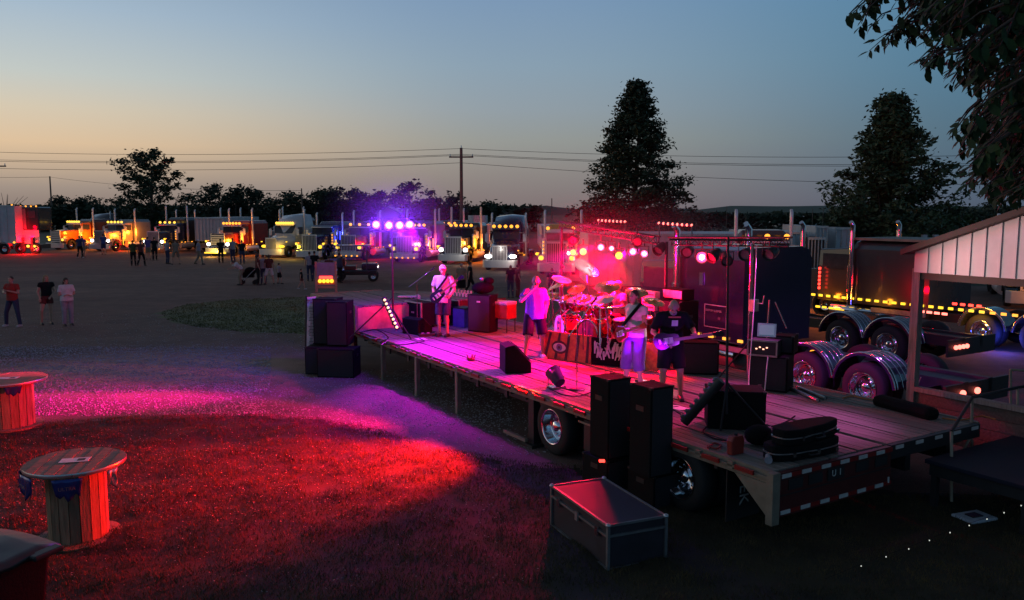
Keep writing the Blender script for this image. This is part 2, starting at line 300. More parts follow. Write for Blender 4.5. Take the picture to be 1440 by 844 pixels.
def blades(name, poly, n, h, wdt, mat, near=True):
    pg = [P(*p) for p in poly]; pp = [(p.x, p.y) for p in pg]; x0 = max(-16, min(p[0] for p in pp)); x1 = min(12, max(p[0] for p in pp)); y0 = max(5.6, min(p[1] for p in pp)); y1 = max(p[1] for p in pp)
    vs = []; k = 0
    while k < n:
        y = y0 + (y1 - y0) * random.random() ** 1.3; x = random.uniform(x0, x1)
        if abs(x) > y * .72 or noise.noise(Vector((x * .9, y * 1.1, 4))) * .6 + noise.noise(Vector((x * 2.6, y * 2.9, 8))) * .4 < random.uniform(-.55, .12) or not inpoly(x, y, pp): k += .05; continue
        k += 1; a = random.uniform(0, 6.28); hh = h * random.uniform(.35, 1.5) * (1 + .6 * noise.noise(Vector((x * 3, y * 3, 9)))); z = max(0, lump(x, y)) * .85 if near else .003; ww = wdt * random.uniform(.7, 1.3); lx, ly = random.gauss(0, .4) * hh, random.gauss(0, .4) * hh
        c, s_ = math.cos(a) * ww, math.sin(a) * ww
        vs += [(x - c, y - s_, z), (x + c, y + s_, z), (x + lx, y + ly, z + hh)]
    f = np.arange(len(vs)).reshape(-1, 3); return inst(name, raw(name, vs, f, mat), kind='stuff', label='short uneven lawn grass in front of the trailer stage' if near else 'rough dark grass island behind the left speakers', cat='grass')
mk('blade', (.15, .10, .035), .85, 0, .6, 1.4, 0, (.014, .012, .005))
blades('lawn_grass', [(-260, 600), (0, 603), (150, 590), (330, 584), (450, 590), (540, 608), (620, 632), (720, 650), (860, 662), (1100, 700), (1500, 700), (2300, 1000), (2300, 1900), (-2500, 1900), (-1500, 900)], 230000, .045, .0045, 'blade')
def pebbles(name, boxes, label, mat='pebble', cat='gravel', lift=0):
    base = np.array([(1, 0, 0), (-1, 0, 0), (0, 1, 0), (0, -1, 0), (0, 0, 1), (0, 0, -1)], float); fc = np.array([(0, 2, 4), (2, 1, 4), (1, 3, 4), (3, 0, 4), (2, 0, 5), (1, 2, 5), (3, 1, 5), (0, 3, 5)])
    V = []; F = []; k = 0
    for (x0, y0, x1, y1, n, big) in boxes:
        for _ in range(n):
            p = P(random.uniform(x0, x1), random.uniform(y0, y1)); r = big * random.uniform(.4, 1.2)
            b = base * np.array([r, r * random.uniform(.6, 1), r * random.uniform(.4, .7)]) + rng.normal(0, r * .18, (6, 3)); a = random.uniform(0, 6.28)
            b = b @ np.array([[math.cos(a), math.sin(a), 0], [-math.sin(a), math.cos(a), 0], [0, 0, 1]]) + np.array([p.x, p.y, r * .2 + (max(0, lump(p.x, p.y)) + lift if lift else 0)]); V.append(b); F.append(fc + k); k += 6
    return inst(name, raw(name, np.vstack(V), np.vstack(F), mat), kind='stuff', label=label, cat=cat)
mk('pebble', (.42, .38, .38), .85, 0, .5, 3)
random.seed(17)
if True:
    o_ = blades('oval_lawn_tufts', OVAL, 22000, .04, .016, 'patch', False)
pebbles('loose_gravel', [(-20, 485, 370, 585, 7000, .022), (300, 520, 720, 600, 5000, .02), (450, 560, 860, 640, 2500, .018), (0, 440, 480, 500, 2500, .025), (-10, 488, 380, 552, 8000, .032)], 'loose pale stones scattered over the lot beside the lawn')

mk('grass_glint', (.42, .36, .33), .8)
pebbles('grass_glints', [(0, 605, 700, 740, 1500, .011), (-100, 600, 760, 840, 900, .010)], 'pale specks standing in for tiny highlights on the lawn grass', 'grass_glint', 'grass_glint', .03)  # tiny highlights on the grass, built as pale specks
# ------------------------------------------------------------------ far country
def hills():
    for nm, Y, pts, mat in (('hills', 900, [(-900, 296), (0, 293), (300, 291), (560, 292), (700, 293), (760, 292), (840, 294), (980, 296), (1060, 298), (1130, 300), (1300, 302), (1440, 304), (2400, 300)], 'leaf_far'),):
        V = []; F = []; n = 260
        xs = [p[0] for p in pts]; ys = [p[1] for p in pts]
        for i in range(n):
            px = -900 + 3300 * i / (n - 1); py = np.interp(px, xs, ys); q = Q(px, py, Y); h = max(2, q.z + 5 * noise.noise(Vector((px * .015, 0, 0))) + 2.2 * noise.noise(Vector((px * .09, 5, 0))) + 1.6 * noise.noise(Vector((px * .25, 9, 0))))
            V += [(q.x, Y - 60, -1), (q.x, Y, h), (q.x, Y + 400, h + 1)]
        for i in range(n - 1):
            for k in (0, 1): F.append((i * 3 + k, i * 3 + 3 + k, i * 3 + 4 + k, i * 3 + 1 + k))
        inst(nm, raw(nm, V, F, mat, True), kind='structure')
hills()
# rolling pasture right of centre
V = []; F = []
for j in range(12):
    for i in range(40):
        X = -20 + 380 * i / 39; Y = 110 + 55 * j; V.append((X + j * 12, Y, -.3 + 5.6 * (1 - math.cos(j / 11 * 2.2)) * min(1, i / 8) + .8 * noise.noise(Vector((X * .02, Y * .02, 3)))))
for j in range(11):
    for i in range(39): F.append((j * 40 + i, j * 40 + i + 1, j * 40 + 41 + i, j * 40 + 40 + i))
mk('pasture', (.045, .065, .025), .9, 0, .5, .04, 0, (.03, .04, .015))
inst('pasture', raw('pasture', V, F, 'pasture', True), kind='structure')

def leafquads(C, size, rg, flat=.5):
    n = len(C); a = rg.normal(0, 1, (n, 3)); a[:, 2] *= flat; a /= np.linalg.norm(a, axis=1)[:, None]; b = rg.normal(0, 1, (n, 3)); b -= a * (a * b).sum(1)[:, None]; b /= np.linalg.norm(b, axis=1)[:, None]
    s = size * rg.uniform(.6, 1.3, (n, 1)); V = np.stack([C - a * s, C + b * s * .45, C + a * s, C - b * s * .45], 1).reshape(-1, 3)
    return V, np.arange(n * 4).reshape(-1, 4)
def tree(name, label, base, H, Wd, z0, shape, n, leaf, mat='leaf_dark', group=None, seed=1, trunk=.2, lean=0, clump=.5, ncl=120):
    rg = np.random.default_rng(seed); t = thing(name, label, 'tree', base, 0, group)
    m = MB(); m.tube([(0, 0, -.1), (.05 * H * lean, 0, H * .4), (.02 * H, 0, H * .75), (0, 0, H * .95)], [trunk, trunk * .75, trunk * .4, trunk * .08], 8)
    cs = []; nb = max(9, ncl // 8)
    for k in range(nb):
        u = ((k + rg.random()) / nb) ** (1.15 if shape == 'cone' else 1.0); a = k * 2.399 + rg.uniform(-.5, .5); z = z0 + (H - z0) * u; jit = 1 + .38 * rg.uniform(-1, 1) * (1 - .5 * u)
        if shape == 'cone': r = (1 - u) ** .88 * Wd / 2 * (.35 + .65 * jit) + .12
        elif shape == 'oval': r = math.sqrt(max(0.02, 1 - (2 * u - .85) ** 2 / 1.45)) * Wd / 2 * (.85 + .15 * jit)
        elif shape == 'ragged': r = math.sqrt(max(0.02, 1 - (2 * u - .8) ** 2 / 1.5)) * Wd / 2 * jit
        elif shape == 'pyramid': r = (1 - u ** 1.5) * Wd / 2 * jit
        else: r = math.sqrt(max(0, 1 - u * u)) * Wd / 2
        r = max(r, .25); d = np.array((math.cos(a), math.sin(a), 0)); drop = -.10 if shape == 'cone' else .22
        tip = d * r + np.array((0, 0, z + drop * r)); root = np.array((0, 0, max(.12 * H, z - r * (.15 if shape == 'cone' else .55))))
        if k < 46: m.tube([tuple(root), tuple(root * .5 + tip * .5 + np.array((0, 0, .04 * r))), tuple(tip)], [trunk * .3, trunk * .16, trunk * .04], 5)
        for q in range(8):
            f = .22 + .78 * ((q + rg.random()) / 8) ** .8; c = root * (1 - f) + tip * f; side = np.array((-d[1], d[0], 0)) * rg.normal(0, .20) * r * f; cs.append(c + side + np.array((0, 0, rg.normal(0, .05) * r)))
    ncl = len(cs)
    m.build('trunk', 'bark', t)
    cs = np.array(cs); idx = rg.integers(0, ncl, n); sp = clump * rg.uniform(.5, 1.2, (ncl, 1)); C = cs[idx] + rg.normal(0, 1, (n, 3)) * sp[idx] * np.array([1, 1, .55])
    V, F = leafquads(C, leaf, rg); inst('crown', raw('crown', V, F, mat), t); return t
tree('oak_tree', 'tall cone-shaped tree with dense dark crown behind the stage lights', Q(892, 330, 66).xy.to_3d(), 14.2, 10.4, 3.2, 'cone', 28000, .17, 'leaf_dark', None, 4, .28, 0, .36, 800)
tree('elm_tree', 'tall uneven broad tree standing behind the right-hand truck cabs', Q(1247, 330, 52).xy.to_3d(), 11.2, 8.8, 2.0, 'pyramid', 25000, .17, 'leaf_light', None, 9, .26, 0, .38, 560)
tree('shade_tree', 'lone ragged tree rising above the trucks at the far left', Q(215, 330, 112).xy.to_3d(), 12.0, 9.4, 1.6, 'ragged', 7000, .27, 'leaf_dark', None, 21, .3, 0, .5, 200)
G_T = 'trees along the far side of the lot'
for i, (px, top, Y, wd, sh, lab) in enumerate([
    (293, 264, 150, 9, 'oval', 'rounded dark tree right of the lone ragged tree'), (330, 265, 150, 8, 'ragged', 'pointed tree above the red truck roof lights'), (352, 271, 155, 7, 'oval', 'small dark tree left of the utility post above the white truck'),
    (398, 276, 140, 8, 'oval', 'low round tree above the white aerodynamic truck'), (443, 272, 140, 8, 'oval', 'round tree just right of the utility post'), (465, 269, 142, 9, 'oval', 'wide dark tree above the blue truck'),
    (492, 271, 145, 8, 'oval', 'dark tree above the left end of the purple lamps'), (532, 273, 150, 7, 'oval', 'small dome-shaped tree above the purple lamps'), (575, 261, 135, 9, 'ragged', 'tallest tree of the far row, above the purple truck'),
    (606, 283, 140, 5, 'oval', 'low tree left of the tall utility pole'), (630, 279, 150, 8, 'oval', 'dark tree directly behind the tall utility pole'), (684, 289, 120, 4.6, 'ragged', 'small scraggly tree right of the tall utility pole'),
    (83, 279, 190, 5, 'oval', 'small distant tree above the grey truck, left one of two'), (112, 279, 190, 6, 'oval', 'small distant tree above the orange truck lights'), (155, 284, 180, 12, 'oval', 'low wide scrub tree left of the lone ragged tree'), (1395, 292, 150, 9, 'oval', 'low dark tree above the shed roof at the right edge'), (1352, 297, 130, 9, 'oval', 'low dark tree between the broad tree and the shed roof')]):
    q = Q(px, top, Y); tree('far_tree', lab, (q.x, Y, 0), q.z, wd * 1.25, 1.0, sh, 2400, .36, 'leaf_far', G_T, 40 + i, .25, 0, .75, 100)
# bare tree far left
t = thing('bare_tree', 'leafless tree poking above the white trailer at the left edge', 'tree', (Q(8, 290, 130).x, 130, 0)); m = MB()
for k in range(9): a = (k - 4) * .2; m.tube([(0, 0, 0), (a * .6, 0, 4), (a * 4, random.uniform(-1, 1), 6.2 + random.random())], [.10, .06, .02], 5)
m.build('trunk', 'bark', t)
# dark hedge / woods strip
rg = np.random.default_rng(5)
def strip(name, label, x0, x1, Y, top, n, size):
    xs = rg.uniform(x0, x1, n); C = np.stack([Q(0, 0, Y).x * 0 + (xs - 720) / FPX * Y, Y + rg.uniform(-4, 4, n), np.zeros(n)], 1)
    for i in range(n): C[i, 2] = rg.random() ** .7 * (Q(720, top + 3 * noise.noise(Vector((xs[i] * .05, 0, Y))), Y).z)
    V, F = leafquads(C, size, rg); inst(name, raw(name, V, F, 'leaf_far'), kind='stuff', label=label, cat='woods')
strip('far_woods', 'long dark belt of woods behind the row of trucks', -60, 760, 170, 290, 9000, .8)
strip('far_hedge', 'low dark hedge and scrub on the pasture behind the stage truck', 930, 1460, 200, 300, 5000, .8)

# ------------------------------------------------------------------ utility poles and wires
def pole(px, top, Y, label, r=.14, arms=True):
    q = Q(px, top, Y); t = thing('utility_pole', label, 'pole', (q.x, Y, 0), 0, 'utility poles'); m = MB(); m.cyl((0, 0, -.2), (0, 0, q.z), r, r * .7, 8); m.build('post', 'pole_wood', t)
    if arms:
        m = MB(); m.box((0, 0, q.z - .9), (2.4, .12, .14)); m.build('crossarm', 'pole_wood', t)
        for dx in (-1.1, 0, 1.1): m = MB(); m.cyl((dx, 0, q.z - .83 if dx else q.z), (dx, 0, q.z - .6 if dx else q.z + .25), .06, .04, 6); m.build('insulator', 'bright_steel', t)
    return q
qa = pole(648.5, 208, 82, 'tall brown utility pole with crossarm above the truck row', .2)
pole(424, 265, 120, 'thin utility pole behind the white aerodynamic truck', .12, False)
pole(70, 248, 170, 'thin utility pole above the left trailer and grey truck', .2, False)
pole(776, 279, 90, 'short thin post left of the tan building gable', .07, False)
pole(1022, 290, 120, 'slim pale post on the pasture above the stage truck, left one', .05, False)
pole(1049, 303, 120, 'shorter slim pale post on the pasture above the stage truck', .05, False)
pole(1143, 293, 100, 'slim pale post beside the white far building, left of two', .05, False)
pole(1158, 291, 100, 'slim pale post beside the white far building, right of two', .05, False)
pole(-8, 222, 90, 'utility pole at the very left edge with its arm just in frame', .18)
def wire(a, b, sag, label, r=.022):
    pts = []
    for i in range(25):
        t_ = i / 24; p = a.lerp(b, t_); p.z -= sag * 4 * t_ * (1 - t_); pts.append(p)
    m = MB(); m.tube(pts, r, 5); m.build('wire', 'wire', None, 0, label=label, cat='wire', group='overhead power wires')
YP = 82
for (y0, ym, y1, lab, yy) in [(213, 209, 222, 'topmost wire strung over the tall utility pole', 222), (224, 217, 234, 'second wire down on the tall pole crossarm', 234), (226, 218.5, 236.5, 'wire running just under the second one', 236.5), (236, 229, 266, 'lowest wire fixed to the tall utility pole', 266)]:
    wire(Q(-40, y0, 88), Q(648, ym, YP), .45, lab + ', left span', .02); wire(Q(648, ym, YP), Q(1480, yy - 6, 74), .55, lab + ', right span', .02)
wire(Q(-40, 249, 172), Q(70, 249, 170), .1, 'faint low wire at the far left', .03); wire(Q(70, 249, 170), Q(424, 268, 120), .8, 'faint low wire sloping from the left pole to the thin pole', .025)

# ------------------------------------------------------------------ far buildings
def gable(name, label, px0, px1, ytop, yeave, Y, depth, wall, roof, rotz=0, base=0):
    a = Q(px0, yeave, Y); b = Q(px1, yeave, Y); r = Q((px0 + px1) / 2, ytop, Y).z; W_ = b.x - a.x; t = thing(name, label, 'building', (a.x, Y, base), rotz); e = a.z - base; r -= base
    m = MB(); m.prismy([(0, 0), (W_, 0), (W_, e), (W_ / 2, r), (0, e)], 0, depth); m.build('wall', wall, t)
    m = MB(); th = .15
    for s_ in (0, 1):
        x0 = -.3 if s_ == 0 else W_ + .3; z0_ = e - .3 * (r - e) / (W_ / 2)
        m.prismy([(x0, z0_ + .03), (W_ / 2, r + .03), (W_ / 2, r + th + .03), (x0, z0_ + th + .03)], -.3, depth + .3)
    m.build('roof', roof, t); m = MB(); m.box((W_ * .3, -.03, 1.1), (1, .06, 2.1)); m.build('door', 'truck_grey', t); return t
gable('farm_building', 'tan gable building with dark red roof left of the cone tree', 798, 842, 291, 304, 100, 22, 'tan_wall', 'roof_red', R(-14))
gable('farm_shed', 'small white farm shed on the far pasture, left of two', 1096, 1130, 302, 308, 210, 8, 'metal_white', 'metal_white', 0)
gable('farm_shed', 'tiny white farm shed beside the slim posts', 1131, 1150, 303, 309, 230, 6, 'metal_white', 'metal_white', 0)
gable('farm_house', 'pale low house among trees behind the purple truck', 530, 560, 292, 300, 128, 10, 'tan_wall', 'truck_grey', 0)
gable('farm_house', 'low pale roofed house right of the tall utility pole', 690, 722, 298, 304, 125, 8, 'metal_white', 'roof_edge', 0)
t = thing('water_tank', 'small white tank behind the truck with orange side glow', 'tank', Q(672, 310, 84).xy.to_3d()); m = MB(); m.cyl((0, 0, 0), (0, 0, Q(672, 303, 84).z), 1.0, None, 14); m.build('vessel', 'tank_white', t)
def longbox(name, label, cat, px0, px1, ytop, Y, depth, mat, ribs=12, base=.0, group=None, rot=0):
    a = Q(px0, ytop, Y); b = Q(px1, ytop, Y); t = thing(name, label, cat, (a.x, Y, 0), rot, group); W_ = b.x - a.x; h = a.z
    m = MB(); m.bx(0, W_, 0, depth, base, h); m.build('wall', mat, t); m = MB()
    for i in range(ribs + 1): m.box((W_ * i / ribs, -.03, (h + base) / 2), (.06, .06, h - base))
    m.box((W_ / 2, -.05, h - .06), (W_ + .1, .1, .14)); m.build('trim', 'bright_steel', t); return t
longbox('box_trailer', 'white box trailer parked between the dark and red trucks', 'trailer', 274, 313, 306, 84, 12, 'metal_white', 8, 1.1)
longbox('metal_building', 'long white ribbed metal building behind the drum kit', 'building', 828, 1062, 329, 46, 6, 'metal_white', 26)
longbox('metal_building', 'white ribbed metal building section right of the dark sleeper cab', 'building', 1064, 1136, 326, 47, 6, 'metal_white', 9)
longbox('metal_building', 'taller white metal building end beside the maroon door', 'building', 1148, 1163, 318, 48, 6, 'metal_white', 3)
longbox('metal_building', 'short white metal wall right of the chrome stack', 'building', 1176, 1200, 320, 49, 6, 'metal_white', 3)
longbox('storage_container', 'maroon storage container between the white metal buildings', 'container', 1137, 1160, 334, 46, 4, 'roof_red', 5)
longbox('box_trailer', 'pale box trailer just right of the purple truck', 'trailer', 622, 642, 314, 80, 12, 'metal_white', 3, 1.1)
longbox('box_trailer', 'pale ribbed trailer left of the dark blue truck', 'trailer', 684, 702, 315, 76, 12, 'metal_white', 4, 1.1)
longbox('box_trailer', 'white trailer behind the white and green truck', 'trailer', 762, 800, 318, 66, 12, 'metal_white', 5, 1.1)
for i, px in enumerate((1296, 1312, 1350, 1375)):
    t = thing('support_column', ['thin white post under the shed eave, first from the wooden post', 'thin white post under the shed eave, second from the wooden post', 'stout white post beyond the shed, third from the wooden post', 'thin white post beyond the shed, nearest the right edge'][i], 'post', P(px, 398).xy.to_3d(), 0, 'white posts on the grass beyond the shed'); m = MB(); m.box((0, 0, 1.4), (.25, .25, 2.8)); m.box((0, 0, .1), (.5, .5, .2)); m.build('shaft', 'metal_white', t)

# ------------------------------------------------------------------ the two flatbed trailers that make the stage
DL = 13.9; HU = 1.66; TW = 2.30
def wheel_mesh():
    m = MB(); m.lathe([(.30, -.14), (.34, -.15), (.44, -.14), (.485, -.10), (.49, 0), (.485, .10), (.44, .14), (.34, .15), (.30, .14)], ax='x', n=36); ty = m.mesh('tyre', 'tyre')
    m = MB(); m.lathe([(.305, -.15), (.29, -.155), (.275, -.13), (.26, 0), (.235, .02), (.20, .0), (.12, -.01), (.11, -.06), (.07, -.09), (0.001, -.10)], ax='x', n=32)
    rm = m.mesh('rim', 'chrome')
    m = MB()
    for i in range(10): a = 2 * math.pi * i / 10; m.cyl((-.03, math.cos(a) * .165, math.sin(a) * .165), (.01, math.cos(a) * .165, math.sin(a) * .165), .016, .016, 6)
    lg = m.mesh('lug_nuts', 'chrome'); return ty, rm, lg
TY, RM, LG = wheel_mesh()
def wheel(parent, loc, rot=0, sc=1.0, lugs=True, rimmat=None):
    o = inst('wheel', TY, parent, loc, (0, 0, rot), (sc, sc, sc)); r = inst('rim', RM, o)
    if lugs: inst('lug_nuts', LG, o, kind='stuff')
    return o
mb_ = MB(); mb_.bx(-.03, .0, 0, .30, 0, .055); RT = mb_.mesh('reflector', 'tape_red'); mb_ = MB(); mb_.bx(-.03, .0, 0, .22, 0, .05); WT = mb_.mesh('reflector', 'tape_white')
T1 = thing('flatbed_trailer', 'step-deck flatbed trailer used as the front of the stage, wheels and posts showing', 'trailer', (A.x, A.y, 0), STAGE)
T2 = thing('flatbed_trailer', 'second flatbed trailer parked alongside as the rear half of the stage', 'trailer', (A.x, A.y, 0), STAGE)
def plank_mesh(w_, l_, th=.045):
    m = MB(); nseg = 8; y = 0
    return MB().bx(0, w_, 0, l_, -th, 0).mesh('plank', 'plank')
def deck(parent, w0, w1, s0, s1, z, npl, lens=(1,)):
    pitch = (w1 - w0) / npl; groups = [k for k in range(npl)]
    for k in range(npl):
        x = w0 + pitch * k; wd = pitch - (.012 if (k + 1) % 4 else .055)
        if k % 4 == 3: wd = pitch - .055
        inst('plank', MB().bx(0, wd, 0, s1 - s0, -.045, random.uniform(-.004, .003)).mesh('plank', 'plank'), parent, (x + .004, s0, z), (0, 0, 0))
    MB().bx(w0, w1, s0 + .01, s1 - .01, z - .11, z - .05).build('deck_base', 'deck_gap', parent)
deck(T1, .06, TW, 0.03, DL, 1.0, 16); deck(T2, TW + .04, 4.5, 0.03, DL, 1.0, 15)
def rail(parent, w_, s0, s1, z, side=-1):
    MB().bx(w_, w_ + .055, s0, s1, z - .15, z + .012).build('side_rail', 'cream_paint', parent)
    MB().bx(w_ - .05 if side < 0 else w_ + .06, w_ - .02 if side < 0 else w_ + .09, s0, s1, z - .075, z - .045).build('rub_rail', 'cream_paint', parent)
rail(T1, 0, 0, DL, 1.0)
for k in range(24):
    s_ = .2 + k * .575; inst('reflector', RT, T1, (-.052, s_, .925)); inst('stake_pocket', MB().bx(-.05, .0, 0, .09, -.09, .0).mesh('stake_pocket', 'cream_paint') if k == 0 else bpy.data.meshes['stake_pocket'], T1, (0, s_ + .36, .99))
for s_ in (12.06, 10.08, 8.11): MB().bx(-.04, .05, s_ - .05, s_ + .05, 0, .86).build('support_leg', 'cream_paint', T1)
MB().bx(.0, .16, 5.25, 5.42, 0.02, .85).box((.08, 5.33, .03), (.34, .34, .05)).build('landing_leg', 'frame_black', T1)
m = MB()
for x in (.5, 1.7): m.bx(x, x + .12, .3, DL + .4, .55, .88)
for k in range(26): m.bx(.06, TW - .02, .4 + k * .52, .46 + k * .52, .78, .885)
m.build('chassis_beams', 'frame_black', T1)
for s_ in (1.58, 4.70):
    for x in (.15, .50, 1.8, 2.12): wheel(T1, (x, s_, .49), 0 if x < 1 else math.pi)
    MB().cyl((.1, s_, .49), (2.2, s_, .49), .08, None, 10).build('axle', 'frame_black', T1)
    MB().prismy([(.02, .0), (.02, .1), (.6, .1), (.6, 0)], -.55, .55).build('fender_plate', 'frame_black', T1).location = (0, s_, .86)
MB().bx(.02, .05, 3.5, 3.53, .2, .85).build('hanger_strip', 'cream_paint', T1)
MB().bx(-.02, .0, 2.4, 3.9, .76, .79).build('toolbox_trim', 'cream_paint', T1); MB().bx(.06, .5, 2.4, 3.85, .3, .8).build('toolbox', 'frame_black', T1)
MB().box((-.1, 5.7, .12), (.06, .75, .06)).build('loose_bar', 'cream_paint', T1)
fl = MB().bx(.1, .72, .78, .80, .1, .8).build('mud_flap', 'frame_black', T1)
textobj('lettering', 'EK', .24, 'art_white', fl, (.41, .775, .42), (R(90), R(90), 0))
# rear frame
MB().bx(0, TW, -.07, .0, .44, .99).build('rear_panel', 'maroon', T1)
MB().bx(-.06, .07, -.10, -.0, .37, 1.012).build('corner_post', 'cream_paint', T1)
m = MB(); m.add([(-.02, .02, .86), (-.02, .55, .86), (-.02, .02, .45), (.0, .02, .86), (.0, .55, .86), (.0, .02, .45)], [(0, 1, 2), (5, 4, 3), (0, 3, 4, 1), (1, 4, 5, 2), (2, 5, 3, 0)]); m.build('bracket_plate', 'cream_paint', T1)
MB().bx(0, TW, -.075, -.071, .70, .715).bx(0, TW, -.075, -.071, .90, .905).build('panel_ridge', 'frame_black', T1)
wt2 = MB().bx(0, .17, -.012, 0, 0, .048).mesh('reflector', 'tape_white')
for k in range(6): inst('reflector', wt2, T1, (.12 + k * .37, -.072, .925)); inst('reflector', wt2, T1, (.12 + k * .37, -.072, .47))
rt2 = MB().bx(0, .17, -.008, 0, 0, .048).mesh('reflector', 'tape_red')
for k in range(6): inst('reflector', rt2, T1, (.30 + k * .37, -.072, .925)); inst('reflector', rt2, T1, (.30 + k * .37, -.072, .47))
for x in (.25, .62, 1.55, 1.95): MB().bx(x, x + .26, -.08, -.07, .76, .89).build('tail_lamp_box', 'frame_black', T1)
pl = MB().bx(.98, 1.30, -.085, -.071, .745, .9).build('number_plate', 'frame_black', T1); textobj('lettering', 'U  I', .12, 'art_white', pl, (1.14, -.088, .83), (R(90), 0, 0))
MB().bx(TW - .06, TW - .04, -.09, -.075, .5, .58).build('reflector_strip', 'tape_white', T1)
# second trailer rear edge
MB().bx(TW + .03, 4.5, -.05, .02, .80, .995).build('rear_beam', 'frame_black', T2)
for k in range(5): inst('reflector', wt2, T2, (TW + .12 + k * .46, -.052, .93))
rail(T2, 4.5, 0, DL, 1.0, 1); m = MB()
for x in (2.9, 3.9): m.bx(x, x + .12, .1, DL + .3, .5, .88)
m.build('chassis_beams', 'frame_black', T2)
for s_ in (1.9, 3.2): wheel(T2, (4.35, s_, .49), math.pi); wheel(T2, (2.6, s_, .49), 0)
# raised decks
n0 = SP(427, 414, HU); n1 = SP(545, 409, HU)
S1 = n0[1]
MB().bx(0, TW, DL, DL + .03, 1.0, HU - .05).build('step_panel', 'aluminium', T1)
MB().bx(-.02, .06, DL - .04, DL + .06, .88, HU).build('step_corner', 'cream_paint', T1)
deck(T1, .06, TW, DL, S1, HU, 12); MB().bx(0, .055, DL, S1, HU - .14, HU + .01).build('side_rail', 'cream_paint', T1); MB().bx(0, TW, S1, S1 + .06, HU - .2, HU + .01).build('nose_rail', 'cream_paint', T1)
MB().bx(.2, 2.1, DL + .05, S1 - .3, 1.15, HU - .12).build('gooseneck_frame', 'frame_black', T1)
MB().bx(.0, .1, DL + .15, DL + .35, .05, 1.3).bx(1.9, 2.0, DL + .15, DL + .35, .05, 1.3).build('landing_leg', 'tape_red', T1)
far = [SP(545, 409.5, HU), SP(600, 410, HU), SP(731, 420.5, HU)]
print('upper deck far corners', far, S1)
poly = [(TW + .03, DL), (4.5, DL), far[2], far[1], (TW + .03, far[1][1] + .5)]
# raised deck of the second trailer: boards cut to its slanted far edge
fx = sorted([(far[2][0], far[2][1]), (far[1][0], far[1][1]), (TW + .03, max(far[0][1], S1))])
for k in range(13):
    w0 = TW + .04 + k * (far[2][0] - TW - .04) / 13; w1 = w0 + (far[2][0] - TW - .04) / 13 - (.012 if (k + 1) % 4 else .05)
    e0, e1 = [np.interp(q, [p[0] for p in fx], [p[1] for p in fx]) for q in (w0, w1)]
    if e0 > DL + .1: m = MB(); m.prism([(w0, DL), (w1, DL), (w1, e1), (w0, e0)], HU - .045, HU + random.uniform(-.004, .003)); m.build('plank', 'plank', T2)
MB().bx(TW + .03, far[2][0], DL - .03, DL, 1.0, HU - .04).build('step_panel', 'maroon', T2)
MB().bx(2.9, 4.3, DL + .03, DL + 2.5, .9, HU - .08).build('gooseneck_frame', 'frame_black', T2)
# floor of dark under the stage stays ground; rack of hanging straps
for k in range(6): MB().bx(.03, .07, 6.2 + k * 1.1, 6.3 + k * 1.1, .70, .85).build('strap_winch', 'frame_black', T1)

# ------------------------------------------------------------------ open shed on the right
SH = thing('open_shed', 'open wooden shed with white metal gable at the right edge', 'shed', (A.x, A.y, 0), STAGE)
WS = 5.49; SS = 1.67
def top_at(s_): return 3.47 + (SS - s_) * .365
m = MB(); m.bx(WS - .07, WS + .07, SS - .07, SS + .07, 0, 3.18); m.build('corner_post', 'wood_post', SH)
pm = 0
k = 0; s_ = SS + .02
while s_ > -3.4:
    s1 = s_ - .235; h0, h1 = top_at(s_), top_at(s1)
    m = MB(); x0, x1 = WS - .10, WS - .075
    m.hexa([(x0, s1 + .012, 3.12), (x1, s1 + .012, 3.12), (x1, s_, 3.12), (x0, s_, 3.12), (x0, s1 + .012, h1), (x1, s1 + .012, h1), (x1, s_, h0), (x0, s_, h0)])
    m.hexa([(x0 - .018, s1 - .008, 3.12), (x0, s1 - .008, 3.12), (x0, s1 + .018, 3.12), (x0 - .018, s1 + .018, 3.12), (x0 - .018, s1 - .008, h1), (x0, s1 - .008, h1), (x0, s1 + .018, h1), (x0 - .018, s1 + .018, h1)])
    m.build('metal_panel', 'white_sheet', SH); s_ = s1
m = MB(); s1 = -3.4; w0, w1 = WS - .30, WS + 7
def slab(sa, sb, za, zb, th, name, mat):
    MB().hexa([(w0, sb, zb), (w1, sb, zb), (w1, sa, za), (w0, sa, za), (w0, sb, zb + th), (w1, sb, zb + th), (w1, sa, za + th), (w0, sa, za + th)]).build(name, mat, SH)
slab(SS + .16, s1, top_at(SS + .16) - .0, top_at(s1), .10, 'roof', 'roof_edge'); slab(s1, s1 - 5.3, top_at(s1), top_at(SS + .2), .14, 'roof', 'roof_edge')
MB().bx(WS - .06, WS + 6.5, SS - .05, SS + .05, 3.18, 3.42).build('header_beam', 'roof_edge', SH)
MB().bx(WS - .05, WS + .05, -3.4, SS - .07, 3.0, 3.115).build('tie_beam', 'roof_edge', SH)
for k in range(4): MB().bx(WS - .03, WS + .03, -3.4, SS - .08, .30 + k * .19, .30 + k * .19 + .18).build('wall_board', 'wall_board', SH)
MB().bx(WS - .09, WS + .06, -3.4, SS - .08, 1.075, 1.15).build('wall_cap', 'wood_post', SH)
for s_ in (-1.2, -3.3): MB().bx(WS + .04, WS + .16, s_ - .06, s_ + .06, 0, 3.1 if s_ < -2 else 1.06).build('wall_post', 'wood_post', SH)
